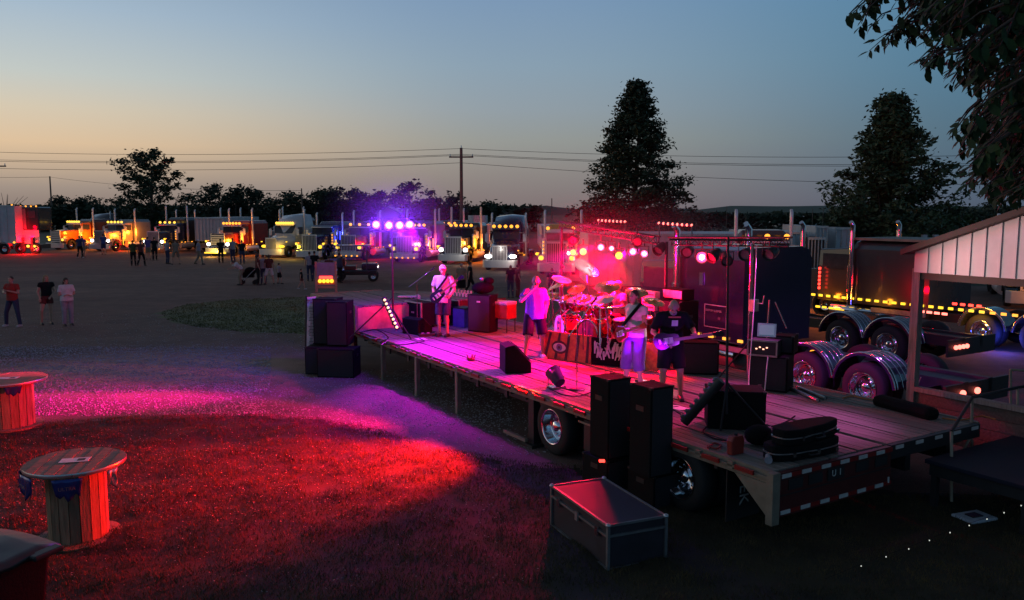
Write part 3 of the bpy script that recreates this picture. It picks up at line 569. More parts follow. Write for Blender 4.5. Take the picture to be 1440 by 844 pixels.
# carpeted landing and pipe handrail
PF = thing('carpeted_landing', 'dark blue carpeted landing at the rear corner of the stage', 'platform', (A.x, A.y, 0), STAGE)
MB().bx(3.0, 5.3, -1.55, -.12, .66, .72).build('landing_top', 'carpet', PF, .01); MB().bx(3.05, 5.25, -1.5, -.17, .5, .655).build('landing_frame', 'frame_black', PF)
for x in (3.1, 5.15):
    for y in (-1.45, -.25): MB().bx(x, x + .08, y, y + .08, 0, .5).build('leg', 'frame_black', PF)
MB().bx(3.7, 4.6, -2.0, -1.6, .33, .38).bx(3.7, 4.6, -2.35, -2.0, .12, .17).build('step', 'frame_black', PF)
HR = thing('pipe_handrail', 'pale pipe handrail with dark rail beside the landing', 'handrail', (0, 0, 0))
def pt(px, py, Y): return Q(px, py, Y)
a0, a1 = pt(1338, 705, 11.2), pt(1338, 607, 11.2); b0, b1 = pt(1366, 655, 12.2), pt(1367, 559, 11.9); c0, c1 = pt(1421, 606, 13.3), pt(1421, 520, 13.3); d0, d1 = pt(1431, 650, 12.6), pt(1431, 545, 12.6)
for p_, q_ in ((a0, a1), (b0, b1), (c0, c1), (d0, d1)): MB().cyl(p_, q_, .022, None, 8).build('post', 'pipe_paint', HR)
MB().cyl(pt(1366, 612, 12.05), pt(1343, 655, 11.6), .02, None, 8).build('brace', 'pipe_paint', HR)
MB().tube([a1, b1, d1, pt(1480, 538, 12.6)], .024, 8).build('top_rail', 'frame_black', HR)
MB().cyl(c1, pt(1480, 524, 13.3), .02, None, 8).build('back_rail', 'pipe_paint', HR)

# ------------------------------------------------------------------ near leafy branch, upper right
def near_tree():
    rg = np.random.default_rng(12); t = thing('overhanging_tree', 'near leafy tree hanging into the upper right corner', 'tree', (8.4, 7.6, 0))
    O = Vector((8.4, 7.6, 0)); m = MB(); m.tube([(0, 0, -.1), (.1, 0, 2.5), (-.05, .1, 4.4), (.2, .1, 7.5), (0, 0, 10)], [.3, .25, .2, .14, .05], 10)
    zone = [(1163, -40), (1172, 4), (1190, 22), (1192, 60), (1222, 72), (1248, 60), (1268, 56), (1288, 60), (1288, 88), (1318, 112), (1350, 124), (1368, 128), (1378, 140), (1366, 160), (1334, 184), (1334, 200), (1362, 214), (1352, 236), (1356, 262), (1382, 286), (1402, 288), (1425, 286), (1445, 280), (1560, 270), (1560, -60)]
    hole = [(1225, 78, 1330, 140)]
    tw = []; lf = []
    def sprig(tip, Y, dens=9):
        px, py = tip; e = Q(px, py, Y) - O
        L_ = rg.uniform(.22, .5); d0 = Vector((-rg.uniform(.3, 1), rg.uniform(-.5, .5), -rg.uniform(.2, .9))).normalized(); b = e - d0 * L_
        m.tube([tuple(b), tuple(b.lerp(e, .5) + Vector((0, 0, .03))), tuple(e)], [.012, .007, .003], 4)
        for k in range(dens):
            u = rg.uniform(.15, 1.05); p = b.lerp(e, u); a = rg.uniform(0, 6.28); dr = (d0 * .6 + Vector((math.cos(a) * .8, math.sin(a) * .8, -.45 + rg.normal(0, .35)))).normalized(); lf.append((p, dr, rg.uniform(.055, .105), a))
        return b
    n = 0; bs = []
    while n < 1050:
        x = rg.uniform(1160, 1550); y = rg.uniform(-60, 292)
        if not inpoly(x, y, zone): continue
        if x < 1340 and y < 130 and noise.noise(Vector((x * .035, y * .035, 2))) > .12: continue
        if rg.random() > (.35 + .65 * min(1, max(0, (x - 1165) / 170))): continue
        Y = rg.uniform(5.2, 8.4) if x > 1290 else rg.uniform(6.3, 7.6); bs.append(sprig((x, y), Y)); n += 1
    for k in range(300):   # the rest of the crown, above and right of the frame
        a = rg.uniform(0, 6.28); r = rg.uniform(.5, 3.6); z = rg.uniform(6.4, 10.5); p = Vector((r * math.cos(a) + 1.2, r * math.sin(a) * .8 + 1, z))
        for q in range(9): lf.append((p + Vector(rg.normal(0, .28, 3)), Vector(rg.normal(0, 1, 3)).normalized(), rg.uniform(.07, .12), 0))
    for k in range(26):
        b = bs[int(rg.integers(0, len(bs)))]; m.tube([(0, .05, rg.uniform(3.6, 6.2)), tuple(b * .5 + Vector((0, 0, 2.75))), tuple(b)], [.05, .028, .010], 5)
    m.tube([(0, 0, 5.6), (-1.2, .1, 6.6), (-2.4, .0, 6.5), (-3.6, -.1, 6.25)], [.07, .05, .035, .012], 6); m.tube([(0, 0, 4.6), (-.9, -.1, 5.7), (-1.9, .1, 5.75)], [.06, .04, .015], 6)
    m.build('trunk', 'bark', t)
    shape = np.array([(0, 0, 0), (.28, .20, .03), (.62, .22, .02), (1, 0, -.07), (.62, -.22, .02), (.28, -.20, .03)]); lm = raw('leaf', shape * 1.0, [(0, 1, 5, 5), (1, 2, 4, 5), (2, 3, 4, 4)], 'leaf_near')
    me = bpy.data.meshes.new('leaf'); me.from_pydata([tuple(q) for q in shape], [], [(0, 1, 5), (1, 2, 4, 5), (2, 3, 4)]); me.materials.append(M('leaf_near')); lm = me
    lf2 = []
    for p, d, s_, a in lf:
        w_ = p + O; zc = w_.y; vis = abs(w_.x / max(.1, w_.y)) < .64 and w_.z < 4.15 + w_.y * .27; lf2.append((0 if vis else 1, zc / s_, p, d, s_, a))
    lf2.sort(key=lambda q: (q[0], q[1]))
    VV = []; FF = []
    for i, (_, _, p, d, s_, a) in enumerate(lf2):
        side = d.cross(Vector((0, 0, 1))).normalized(); up = side.cross(d); up = (Matrix.Rotation(a * .5 - 1.5, 3, d) @ up); side = d.cross(up)
        mx = Matrix((d * s_ * 1.25, side * s_ * 1.25, up * s_ * 1.25)).transposed()
        if i < 300:
            o = bpy.data.objects.new('leaf', lm); col.objects.link(o); o.parent = t; M4 = mx.to_4x4(); M4.translation = p; o.matrix_local = M4
        else:
            k = len(VV); VV += [tuple(mx @ Vector(q) + p) for q in shape]; FF += [(k, k + 1, k + 5), (k + 1, k + 2, k + 4), (k + 1, k + 4, k + 5), (k + 2, k + 3, k + 4)]
    o = inst('leaves', raw('leaves', VV, FF, 'leaf_near'), t); o['kind'] = 'stuff'
near_tree()
# ------------------------------------------------------------------ semi tractors (local +x is forward, origin on the ground under the bumper)
BULB = MB().ell((0, 0, 0), (.13, .13, .12), nu=10, nv=6)
SMALLB = MB().ell((0, 0, 0), (.06, .06, .05), nu=8, nv=5)
BM = {k: MB().ell((0, 0, 0), (.13, .13, .12), nu=10, nv=6).mesh('roof_light', k) for k in ('lamp_yellow', 'lamp_amber', 'lamp_gold', 'lamp_redhot')}
HM = {k: MB().ell((0, 0, 0), (.10, .17, .15), nu=10, nv=6).mesh('headlight', k) for k in ('lamp_white', 'lamp_yellow', 'lamp_gold')}
MM = {k: MB().box((0, 0, 0), (.16, .04, .07)).mesh('marker_light', k) for k in ('lamp_amber', 'lamp_gold', 'lamp_redhot', 'lamp_blue', 'lamp_red', 'lamp_white')}
VB = {k: MB().box((0, 0, 0), (.05, .05, .75)).mesh('light_tube', k) for k in ('lamp_amber', 'lamp_gold', 'lamp_blue', 'lamp_redhot')}
def tyrew(par, x, y, sgn): return wheel(par, (x, y, .52), math.pi / 2 if sgn > 0 else -math.pi / 2, 1.06, False)
def stackmesh(h, curved):
    m = MB()
    pts = [(0, 0, .9), (0, 0, h - .35), (0, 0, h - .12), (-.12 if curved else 0, 0, h)]
    m.tube([pts[0], (0, 0, 1.5)], .10, 10); m.tube([(0, 0, 1.5), (0, 0, 2.3)], .13, 10); m.tube([(0, 0, 2.3)] + pts[1:], [.085, .085, .08, .075], 10); return m
def truck(label, x, y, rot, body, roof='bars', aero=False, sleeper=2.3, slp_h=3.25, body2=None, top='lamp_yellow', head='lamp_white', side='lamp_amber', stacks=4.25, curved=True, grille='bars', bumper='deep', tubes=(), glow=None, under=None, nroof=5, extra=None, hoodless=False, group='show trucks parked in a row facing the camera'):
    t = thing('semi_truck', label, 'truck', (x, y, 0), rot, group); body2 = body2 or body
    # chassis, wheels
    MB().bx(-9.4, -.6, -.45, -.30, .62, .9).bx(-9.4, -.6, .30, .45, .62, .9).build('chassis', 'frame_black', t)
    for wx, s_ in ((-1.45, 1), (-1.45, -1), (-7.3, 1), (-7.3, -1), (-8.65, 1), (-8.65, -1)): tyrew(t, wx, 1.02 * s_ if wx > -2 else .98 * s_, s_)
    # bumper
    bz = .26 if bumper == 'deep' else .38
    m = MB(); m.prism([(-.28, -1.22), (-.04, -1.05), (0, -.6), (0, .6), (-.04, 1.05), (-.28, 1.22), (-.40, 1.22), (-.12, .5), (-.12, -.5), (-.40, -1.22)], bz, .78)
    m.build('bumper', 'polished', t, .015)
    if aero:
        m = MB(); rs = []
        for X, W_, z0_, z1_ in ((-.25, .50, .72, 1.35), (-.5, .72, .6, 1.62), (-1.2, .98, .62, 1.82), (-2.0, 1.08, .7, 2.02), (-2.7, 1.12, .8, 2.12)):
            rs.append([(X, W_ * math.cos(a) * (1 if math.sin(a) < 0 else .97), z0_ + (z1_ - z0_) * (.5 + .5 * math.copysign(abs(math.sin(a)) ** .6, math.sin(a)))) for a in [2 * math.pi * i / 16 for i in range(16)]])
        m.rings([[Vector(q) for q in r] for r in rs]); m.build('hood', body, t)
        gw, gz0, gz1, gx = .46, .72, 1.70, -.22
        rs = []
        for X, W_, zt in ((-2.6, .98, 2.15), (-3.0, 1.12, 2.9), (-3.5, 1.18, 3.35), (-4.4, 1.22, 3.75), (-6.1, 1.22, 3.85)):
            rs.append([Vector(q) for q in ((X, -W_, .95), (X, -W_ * .98, zt * .75), (X, -W_ * .8, zt - .03), (X, 0, zt + .06), (X, W_ * .8, zt - .03), (X, W_ * .98, zt * .75), (X, W_, .95))])
        MB().rings(rs).build('cab', body, t)
        MB().add([(-2.56, -.88, 2.13), (-2.56, .88, 2.13), (-2.98, 1.0, 2.86), (-2.98, -1.0, 2.86)], [(0, 1, 2, 3)]).build('windshield', 'glass_dark', t)
        MB().add([(-2.70, -.92, 2.84), (-2.70, .92, 2.84), (-3.02, 1.0, 3.02), (-3.02, -1.0, 3.02)], [(0, 1, 2, 3)]).build('visor', body, t)
        for s_ in (1, -1):
            MB().bx(-3.95, -3.1, s_ * 1.19 - .015, s_ * 1.19 + .015, 2.05, 2.7).build('side_window', 'glass_dark', t)
            o = inst('headlight', HM[head], t, (-.55, s_ * .86, 1.02)); o.scale = (1.8, 1.6, .9)
        rx, rz = -2.78, 3.06
    else:
        W2 = .60
        m = MB(); m.rings([[Vector(q) for q in ((X, -w_, 1.0), (X, -w_, zt - .12), (X, -w_ * .8, zt), (X, w_ * .8, zt), (X, w_, zt - .12), (X, w_, 1.0))] for X, w_, zt in ((-.52, .66, 2.08), (-1.4, .72, 2.12), (-2.75, .86, 2.18))], 0, False); m.build('hood', body, t, .03)
        gw, gz0, gz1, gx = .62, .84, 2.08, -.46
        MB().bx(-4.05, -2.72, -1.02, 1.02, .95, 2.15).build('cab', body, t, .05)
        m = MB(); m.rings([[Vector(q) for q in ((X, -w_, 2.1), (X, -w_ * .97, zt), (X, w_ * .97, zt), (X, w_, 2.1))] for X, w_, zt in ((-2.80, 1.0, 2.78), (-3.1, 1.02, 2.92), (-4.05, 1.02, 2.92))], 0, False); m.build('cab_roof', body, t, .04)
        for s_ in (-1, 1):
            MB().bx(-2.785, -2.76, .06 if s_ > 0 else -.94, .94 if s_ > 0 else -.06, 2.16, 2.66).build('windshield', 'glass_pale' if s_ < 0 and 'pale' in (extra or '') else 'glass_dark', t)
            MB().bx(-3.85, -3.05, s_ * 1.022 - .01, s_ * 1.022 + .01, 2.12, 2.66).build('side_window', 'glass_dark', t)
            m = MB(); m.cyl((-2.62, s_ * 1.08, 1.25), (-2.62, s_ * 1.08, 2.25), .17, None, 14); m.cyl((-2.62, s_ * 1.08, 2.25), (-2.62, s_ * 1.08, 2.33), .19, .08, 14); m.build('air_cleaner', 'polished', t)
            # front fender
            n_ = 9; pts = [(-1.45 + .70 * math.cos(math.pi * i / n_), .62 + .68 * math.sin(math.pi * i / n_)) for i in range(n_ + 1)]
            m = MB(); pr = pts + [(p[0] + .0, p[1] - .05) for p in pts[::-1]]; pr = [(a - 0, b) for a, b in pts] + [(-1.45 + .64 * math.cos(math.pi * i / n_), .60 + .63 * math.sin(math.pi * i / n_)) for i in range(n_, -1, -1)]
            m.prismy(pr, s_ * .56, s_ * 1.2) if s_ > 0 else m.prismy(pr, s_ * 1.2, s_ * .56); m.build('fender', body, t)
            MB().box((-.62, s_ * .98, 1.12), (.30, .42, .36)).build('headlight_pod', 'polished', t, .04)
            inst('headlight', HM[head], t, (-.45, s_ * 1.0, 1.12)); 
        m = MB(); m.prism([(-2.62, -.98), (-2.50, 0), (-2.62, .98), (-2.8, 1.0), (-2.8, -1.0)], 2.70, 2.78); m.build('visor', 'polished' if body != 'truck_black' else body, t)
        rx, rz = -2.78, 3.0
    # grille
    m = MB(); m.bx(gx - .06, gx, -gw, gw, gz0, gz1); gr = m.build('grille', 'grille_gap', t)
    if grille == 'bars':
        m = MB(); n_ = 9
        for i in range(n_ + 1): yy = -gw + 2 * gw * i / n_; m.bx(gx, gx + .035, yy - .018, yy + .018, gz0, gz1)
        m.bx(gx - .02, gx + .05, -gw - .06, gw + .06, gz1 - .02, gz1 + .09).bx(gx - .02, gx + .05, -gw - .06, -gw, gz0 - .06, gz1).bx(gx - .02, gx + .05, gw, gw + .06, gz0 - .06, gz1).bx(gx - .02, gx + .05, -gw, gw, gz0 - .06, gz0); m.build('grille_bars', 'polished', gr)
    else:
        m = MB()
        for i in range(6): zz = gz0 + .02 + i * .2; m.bx(gx, gx + .05, -gw - .05, gw + .05, zz, zz + .11)
        m.bx(gx - .02, gx + .06, -gw - .1, -gw - .04, gz0 - .1, gz1 + .05).bx(gx - .02, gx + .06, gw + .04, gw + .1, gz0 - .1, gz1 + .05); m.build('grille_bars', 'polished', gr)
    # sleeper
    if sleeper:
        x0 = -4.1; x1 = x0 - sleeper
        if not aero:
            m = MB(); m.rings([[Vector(q) for q in ((X, -1.18, .85), (X, -1.18, zt - .25), (X, -.95, zt), (X, .95, zt), (X, 1.18, zt - .25), (X, 1.18, .85))] for X, zt in ((x0 - .02, slp_h - .22), (x0 - .4, slp_h), (x1, slp_h))], 0, False); m.build('sleeper', body2, t, .04)
    else: x1 = -4.1
    # tanks, steps, stacks, quarter fenders
    for s_ in (1, -1):
        MB().cyl((-3.1, s_ * 1.0, .62), (-5.2, s_ * 1.0, .62), .30, None, 14).build('fuel_tank', 'polished', t)
        if stacks: stackmesh(stacks, curved).build('exhaust_stack', 'polished', t).location = (-4.2, s_ * 1.26, 0)
        for wx in (-7.3, -8.65):
            pr = [(wx + .68 * math.cos(math.pi * (.08 + .84 * i / 8)), .52 + .64 * math.sin(math.pi * (.08 + .84 * i / 8))) for i in range(9)]; pr += [(wx + (q[0] - wx) * .95, .52 + (q[1] - .52) * .95) for q in pr[::-1]]
            m = MB(); m.prismy(pr, min(s_ * .7, s_ * 1.22), max(s_ * .7, s_ * 1.22)); m.build('rear_fender', body2, t)
        m = MB(); m.tube([(-2.75, s_ * 1.02, 2.6), (-2.6, s_ * 1.38, 2.6), (-2.6, s_ * 1.38, 1.9), (-2.75, s_ * 1.02, 1.9)], .02, 5); m.box((-2.62, s_ * 1.38, 2.25), (.07, .22, .55)); m.build('mirror', 'polished', t)
        for k in range(4): inst('marker_light', MM[side], t, (-3.2 - k * .55, s_ * 1.24, .98))
        inst('marker_light', MM[side], t, (-.75, s_ * 1.22, 1.42)).scale = (1, 2, 1)
        if not aero:
            for k in range(4): inst('roof_light', BM['lamp_amber'], t, (-2.43, s_ * 1.12, 1.36 + k * .24)).scale = (.42, .42, .42)
            inst('roof_light', BM['lamp_gold'], t, (-.5, s_ * 1.28, 1.38)).scale = (.8, .8, .8)
    for tb in tubes: inst('light_tube', VB[tb[0]], t, tb[1:])
    if nroof:
        for k in range(nroof): inst('roof_light', BM[top], t, (rx + (.1 if nroof < 8 else 0), (-1 + 2 * k / (nroof - 1)) * (.85 if nroof < 8 else .8), rz))
    if bumper == 'lit':
        for k in range(9): o = inst('marker_light', MM['lamp_gold'], t, (.03, -1 + .25 * k, .34), (0, 0, R(90))); o.scale = (1.6, 1, 1.6)
    elif bumper == 'dots':
        for k in (-1, -.5, 0, .5, 1): inst('roof_light', BM['lamp_amber'], t, (.02, k, .42)).scale = (.5, .5, .5)
    ca, sa = math.cos(rot), math.sin(rot)
    wp = lambda a, b, c: (x + a * ca - b * sa, y + a * sa + b * ca, c)
    for g in (glow or []): lamp('amber_glow', wp(*g[0]), g[1], g[2] * 2.0, .12)
    return t
AM = (1, .26, .012); RD = (1, .0, .01); BL = (.1, .12, 1); WH = (1, .95, .85)
FR = R(-105)
def row(px, py, **k): p = P(px, py); return dict(x=p.x, y=p.y, rot=FR + R(k.pop('dr', 0)))
TR = [
 (66, 347, dict(label='silver-grey sleeper truck behind the orange truck at the far left', body='truck_grey', aero=True, nroof=0, head='lamp_white', side='lamp_redhot', stacks=4.1), 8, 8),
 (74, 352, dict(label='orange truck with chrome slatted grille and maroon sleeper', body='truck_orange', body2='truck_maroon', grille='slats', top='lamp_yellow', head='lamp_amber' and 'lamp_yellow', nroof=6, sleeper=2.6, stacks=4.5, glow=[((-1.6, 1.6, 1.8), AM, 60), ((-3.2, 1.7, 1.5), AM, 90)], extra='pale'), 0, -8),
 (137, 354, dict(label='pale pink truck with yellow roof lights and grey sleeper', body='truck_pink', body2='truck_grey', nroof=5, stacks=4.4, sleeper=2.6, tubes=[('lamp_gold', -2.4, 1.35, 1.5), ('lamp_gold', -2.2, 1.35, 1.0), ('lamp_amber', -4.0, 1.4, 2.0)], glow=[((-2.4, 1.7, 1.6), AM, 110), ((-4.2, 1.8, 1.9), AM, 80), ((-2.0, 1.2, .3), RD, 30)], extra='pale'), 0, 0),
 (212, 356, dict(label='dark truck with four yellow roof bars and charcoal sleeper', body='truck_navy', body2='truck_black', nroof=4, stacks=4.7, curved=False, sleeper=2.8, slp_h=3.5, bumper='dots', glow=[((-1.2, 1.5, 1.0), AM, 20)]), 0, 0),
 (303, 361, dict(label='dark red show truck with glowing orange roof bulbs and lit bumper', body='truck_red', grille='slats', top='lamp_amber', head='lamp_white', bumper='lit', sleeper=2.9, nroof=6, stacks=4.4, tubes=[('lamp_gold', -2.3, 1.35, 1.7), ('lamp_gold', -2.1, 1.35, 1.05)], glow=[((-2.2, 1.7, 1.4), AM, 90), ((-2.4, 0, 3.5), AM, 40), ((.6, 0, .4), (1, .6, .1), 50)]), 0, 0),
 (380, 363, dict(label='white aerodynamic truck with a full row of yellow roof lights', body='truck_white', aero=True, nroof=8, head='lamp_gold', stacks=4.3, side='lamp_gold', glow=[((.3, 1.1, .9), (1, .6, .1), 25)]), 0, 2),
 (432, 366, dict(label='blue truck with big amber fender lights and blue cab lights', body='truck_navy', nroof=0, sleeper=2.6, slp_h=3.2, stacks=4.0, head='lamp_gold', tubes=[('lamp_gold', -2.6, 1.4, 1.3), ('lamp_blue', -2.7, 1.3, 2.0), ('lamp_blue', -3.6, 1.3, 2.0)], glow=[((-3.0, 1.5, 2.2), BL, 60), ((-.3, -1.3, 1.1), (1, .8, .1), 30)]), 0, 0),
 (487, 367, dict(label='maroon truck behind the golf cart, pale grille facing out', body='truck_maroon', nroof=3, top='lamp_amber', head='lamp_yellow', sleeper=2.3, stacks=4.2, bumper='dots', glow=[((-2.6, 1.6, 1.3), RD, 60)], extra='pale'), 0, 0),
 (566, 370, dict(label='purple truck with chrome barred grille under the purple lamps', body='truck_purple', nroof=5, top='lamp_amber', head='lamp_yellow', bumper='dots', sleeper=2.8, slp_h=3.3, stacks=4.3, tubes=[('lamp_gold', -2.5, 1.4, 1.4), ('lamp_redhot', -3.3, 1.4, 1.5)], glow=[((-3.0, 1.7, 1.4), (1, .1, .25), 90), ((-5.2, 1.8, 1.8), (1, .05, .5), 60)]), 0, 0),
 (635, 372, dict(label='black truck with two white headlights and orange side glow', body='truck_black', nroof=5, top='lamp_amber', head='lamp_white', sleeper=2.4, slp_h=3.2, stacks=4.5, curved=False, tubes=[('lamp_gold', -2.3, 1.35, 1.55), ('lamp_gold', -2.15, 1.35, 1.5)], glow=[((-2.2, 1.8, 1.5), AM, 110), ((-4.2, 1.9, 1.5), (1, .2, .03), 110), ((.9, .9, 1.1), WH, 12)]), 0, 2),
 (702, 382, dict(label='dark blue aerodynamic truck with white headlights, right of the black truck', body='truck_navy', aero=True, nroof=5, top='lamp_amber', head='lamp_white', stacks=4.0, side='lamp_amber', glow=[((.6, .9, 1.0), WH, 12), ((.4, 0, 1.5), WH, 5)]), 0, 6),
 (781, 388, dict(label='white and green truck with wide barred grille left of the drum kit', body='truck_white', body2='truck_green', nroof=2, top='lamp_amber', head='lamp_gold', sleeper=2.0, stacks=4.2, glow=[((-.2, 1.5, 1.0), (1, .3, .3), 14)], extra='pale'), 0, 5),
 (176, 355, dict(label='dark grey truck half hidden right of the pale pink truck', body='truck_grey', body2='truck_black', nroof=5, top='lamp_amber', head='lamp_yellow', stacks=4.3, sleeper=2.4, glow=[((-2.4, 1.6, 1.4), AM, 50)]), 9, 0),
 (250, 358, dict(label='black truck with red running lights behind the charcoal sleeper', body='truck_black', nroof=3, top='lamp_amber', head='lamp_yellow', side='lamp_redhot', stacks=4.5, sleeper=2.6, glow=[((-2.4, 1.6, 1.2), RD, 70)]), 8, 0),
 (345, 360, dict(label='maroon truck tucked between the dark red and white trucks', body='truck_maroon', nroof=0, head='lamp_yellow', side='lamp_redhot', stacks=4.6, sleeper=2.8, slp_h=3.4, glow=[((-2.4, 1.6, 1.2), AM, 40)]), 9, 0),
 (600, 369, dict(label='black truck half hidden between the purple truck and the white headlights', body='truck_black', nroof=4, top='lamp_amber', head='lamp_yellow', side='lamp_amber', stacks=4.4, sleeper=2.6, glow=[((-2.4, 1.6, 1.3), (1, .08, .03), 90)]), 9, 0),
]
for px, py, kw, off, dr in TR:
    p = P(px, py); truck(x=p.x, y=p.y + off, rot=FR + R(dr), **kw)
# far-left box trailer with red-lit tractor
T = thing('semi_trailer', 'white ribbed box trailer with amber top lights at the left edge', 'trailer', (Q(24, 336, 79).x - 9.6, 78.9, 0), 0)
MB().bx(-1, 9.6, 0, 2.5, 1.15, 4.65).build('box', 'metal_white', T); m = MB()
for k in range(15): m.box((-1 + k * .7, -.02, 2.9), (.05, .05, 3.4))
m.bx(-1, 9.62, -.05, 0, 4.6, 4.72).bx(-1, 9.62, -.05, 0, 1.08, 1.2).build('ribs', 'bright_steel', T)
for x in (6.6, 8.3): tyrew(T, x, .15, -1)
for x in (6.6, 8.3): MB().prismy([(x + .72 * math.cos(a), .5 + .72 * math.sin(a)) for a in [math.pi * i / 8 for i in range(9)]] + [(x + .62 * math.cos(a), .5 + .62 * math.sin(a)) for a in [math.pi * (8 - i) / 8 for i in range(9)]], -.1, .5).build('fender', 'chrome', T)
for x in (.5, 4, 7.9, 9.4): inst('roof_light', BM['lamp_amber'], T, (x, -.05, 4.75)).scale = (.6, .6, .6)
for x in (.5, 4, 7.9, 9.4): inst('roof_light', BM['lamp_amber'], T, (x, -.08, 1.15)).scale = (.8, .8, .8)
px = Q(26, 336, 80).x + .05
T = thing('semi_truck', 'black tractor glowing red between the left trailer and grey truck', 'truck', (px, 80, 0), 0)
MB().bx(0, 2.0, .1, 2.4, 2.3, 4.55).build('sleeper', 'truck_black', T, .1); MB().bx(.05, .75, .06, .098, 2.4, 4.4).build('side_fairing', 'truck_grey', T); MB().bx(.95, 1.7, .06, .099, 3.5, 4.2).build('rear_window', 'glass_dark', T)
MB().bx(-.1, 1.95, .3, 2.0, .5, .9).bx(.3, .5, -.3, .3, .5, 1.6).bx(1.3, 1.5, -.3, .3, .5, 1.6).build('chassis', 'frame_black', T); MB().bx(-.05, 1.95, .05, .09, 1.0, 2.3).build('rear_panel', 'polished', T); MB().bx(-.1, -.02, .0, .2, .9, 4.6).build('exhaust_stack', 'polished', T)
for x in (.1, 1.6): tyrew(T, x, .0, -1)
for x in (.3, .8, 1.3, 1.8): inst('roof_light', BM['lamp_amber'], T, (x, .1, 4.62)).scale = (.6, .6, .6)
for k in range(5): inst('marker_light', MM['lamp_red'], T, (.1 + k * .4, .02, 1.2))
for x in (.9, 1.5): inst('tail_light', HM['lamp_yellow'], T, (x, -.1, .75)).scale = (1.4, 1, .9)
lamp('red_glow', (px + .9, 79.35, 1.5), RD, 300, .1); lamp('red_glow', (px + .9, 79.3, .5), RD, 220, .1); lamp('red_glow', (px + 1.5, 79.3, .6), (1, .12, .02), 50, .1); lamp('red_glow', (px + 1.2, 79.5, 2.6), RD, 60, .1)

# ------------------------------------------------------------------ bobtail trucks side-on behind the stage (local x = along the truck towards its front)
def bobtail(label, w0, s_rear, body, wheels, slp, cab, slp_h, deckw=2.4, lights=True, detail=True, fl=(), topcap=False):
    # local frame: x = w (away from the camera), y = s (towards its front)
    t = thing('bobtail_truck', label, 'truck', (A.x, A.y, 0), STAGE, 'bobtail trucks parked side-on behind the stage')
    m = MB(); m.bx(w0 + .7, w0 + .85, s_rear, cab[1], .6, .88).bx(w0 + 1.55, w0 + 1.7, s_rear, cab[1], .6, .88).bx(w0 + .1, w0 + 2.3, s_rear, s_rear + .06, .42, .86); m.build('chassis', 'frame_black', t)
    MB().bx(w0 + .85, w0 + 1.55, s_rear + .1, (slp or cab)[0] - .2, .78, .82).build('deck_plate', 'frame_black', t)
    for s_ in wheels:
        for x, r in ((w0 + .17, 0), (w0 + .52, 0), (w0 + 2.2, math.pi)): wheel(t, (x, s_, .53), r, 1.07, detail)
        n_ = 14
        def arc(r): return [(s_ + r * math.cos(math.pi * (.04 + .92 * i / n_)), .53 + r * math.sin(math.pi * (.04 + .92 * i / n_))) for i in range(n_ + 1)]
        o_ = arc(.72); i_ = arc(.68)[::-1]
        m = MB(); vs = [(w0 + 0, a, b) for a, b in o_ + i_] + [(w0 + .72, a, b) for a, b in o_ + i_]; n2 = len(vs) // 2
        m.add(vs, [tuple(range(n2)), tuple(range(n2, 2 * n2))[::-1]] + [(i, n2 + i, n2 + (i + 1) % n2, (i + 1) % n2) for i in range(n2)]); f_ = m.build('fender', 'fender_plum' if detail else body, t)
        for xx in ((0.015, .10) if detail else (.015,)):
            m = MB(); m.tube([(w0 + xx, s_ + .735 * math.cos(math.pi * (.04 + .92 * i / n_)), .53 + .735 * math.sin(math.pi * (.04 + .92 * i / n_))) for i in range(n_ + 1)], .018, 6); m.build('chrome_trim', 'chrome', f_)
        if detail:
            for q in (.3, .45, .6): m = MB(); m.tube([(w0 + q, s_ + .728 * math.cos(math.pi * (.04 + .92 * i / n_)), .53 + .728 * math.sin(math.pi * (.04 + .92 * i / n_))) for i in range(n_ + 1)], .009, 5); m.build('chrome_trim', 'chrome', f_)
    if slp:
        m = MB(); a, b = slp; rr = .22
        pf = [(w0, .95), (w0, slp_h - .3), (w0 + .12, slp_h - .08), (w0 + .4, slp_h), (w0 + 2.0, slp_h), (w0 + 2.28, slp_h - .08), (w0 + 2.4, slp_h - .3), (w0 + 2.4, .95)]
        m.rings([[Vector((x, a, z)) for x, z in pf], [Vector((x, b, z)) for x, z in pf]], 0, False); sl = m.build('sleeper', body, t, .05)
    a, b = cab
    m = MB(); pf = [(w0 + .12, .95), (w0 + .14, 2.2), (w0 + .2, 2.9), (w0 + 2.2, 2.9), (w0 + 2.26, 2.2), (w0 + 2.28, .95)]; m.rings([[Vector((x, a + .02, z)) for x, z in pf], [Vector((x, b, z - (.1 if z > 2.5 else 0))) for x, z in pf]], 0, False); m.build('cab', body, t, .05)
    MB().bx(w0 + .08, w0 + .11, a + .25, b - .2, 2.1, 2.65).build('side_window', 'glass_dark', t)
    MB().rings([[Vector((w0 + .55, b, 1)), Vector((w0 + .55, b, 2.05)), Vector((w0 + 1.85, b, 2.05)), Vector((w0 + 1.85, b, 1))], [Vector((w0 + .7, b + 2.2, 1)), Vector((w0 + .7, b + 2.2, 1.9)), Vector((w0 + 1.7, b + 2.2, 1.9)), Vector((w0 + 1.7, b + 2.2, 1))]], 0, False).build('hood', body, t)
    for x in (w0 + .15, w0 + 2.25): wheel(t, (x, b + 1.3, .53), 0 if x < w0 + 1 else math.pi, 1.07, False)
    MB().cyl((w0 + .3, (slp or cab)[0] + .3, .62), (w0 + .3, cab[1] - .6, .62), .30, None, 16).build('fuel_tank', 'chrome', t)
    for s_ in (cab[0] - .02,):
        for x in (w0 - .12, w0 + 2.52): m = stackmesh(3.78, True); o = m.build('exhaust_stack', 'chrome', t); o.location = (x, s_, 0)
    return t
ta = bobtail('dark navy sleeper truck parked against the back of the stage', 7.07, 2.05, 'truck_slate', (3.75, 5.22), (7.0, 9.2), (9.2, 10.9), 3.28)
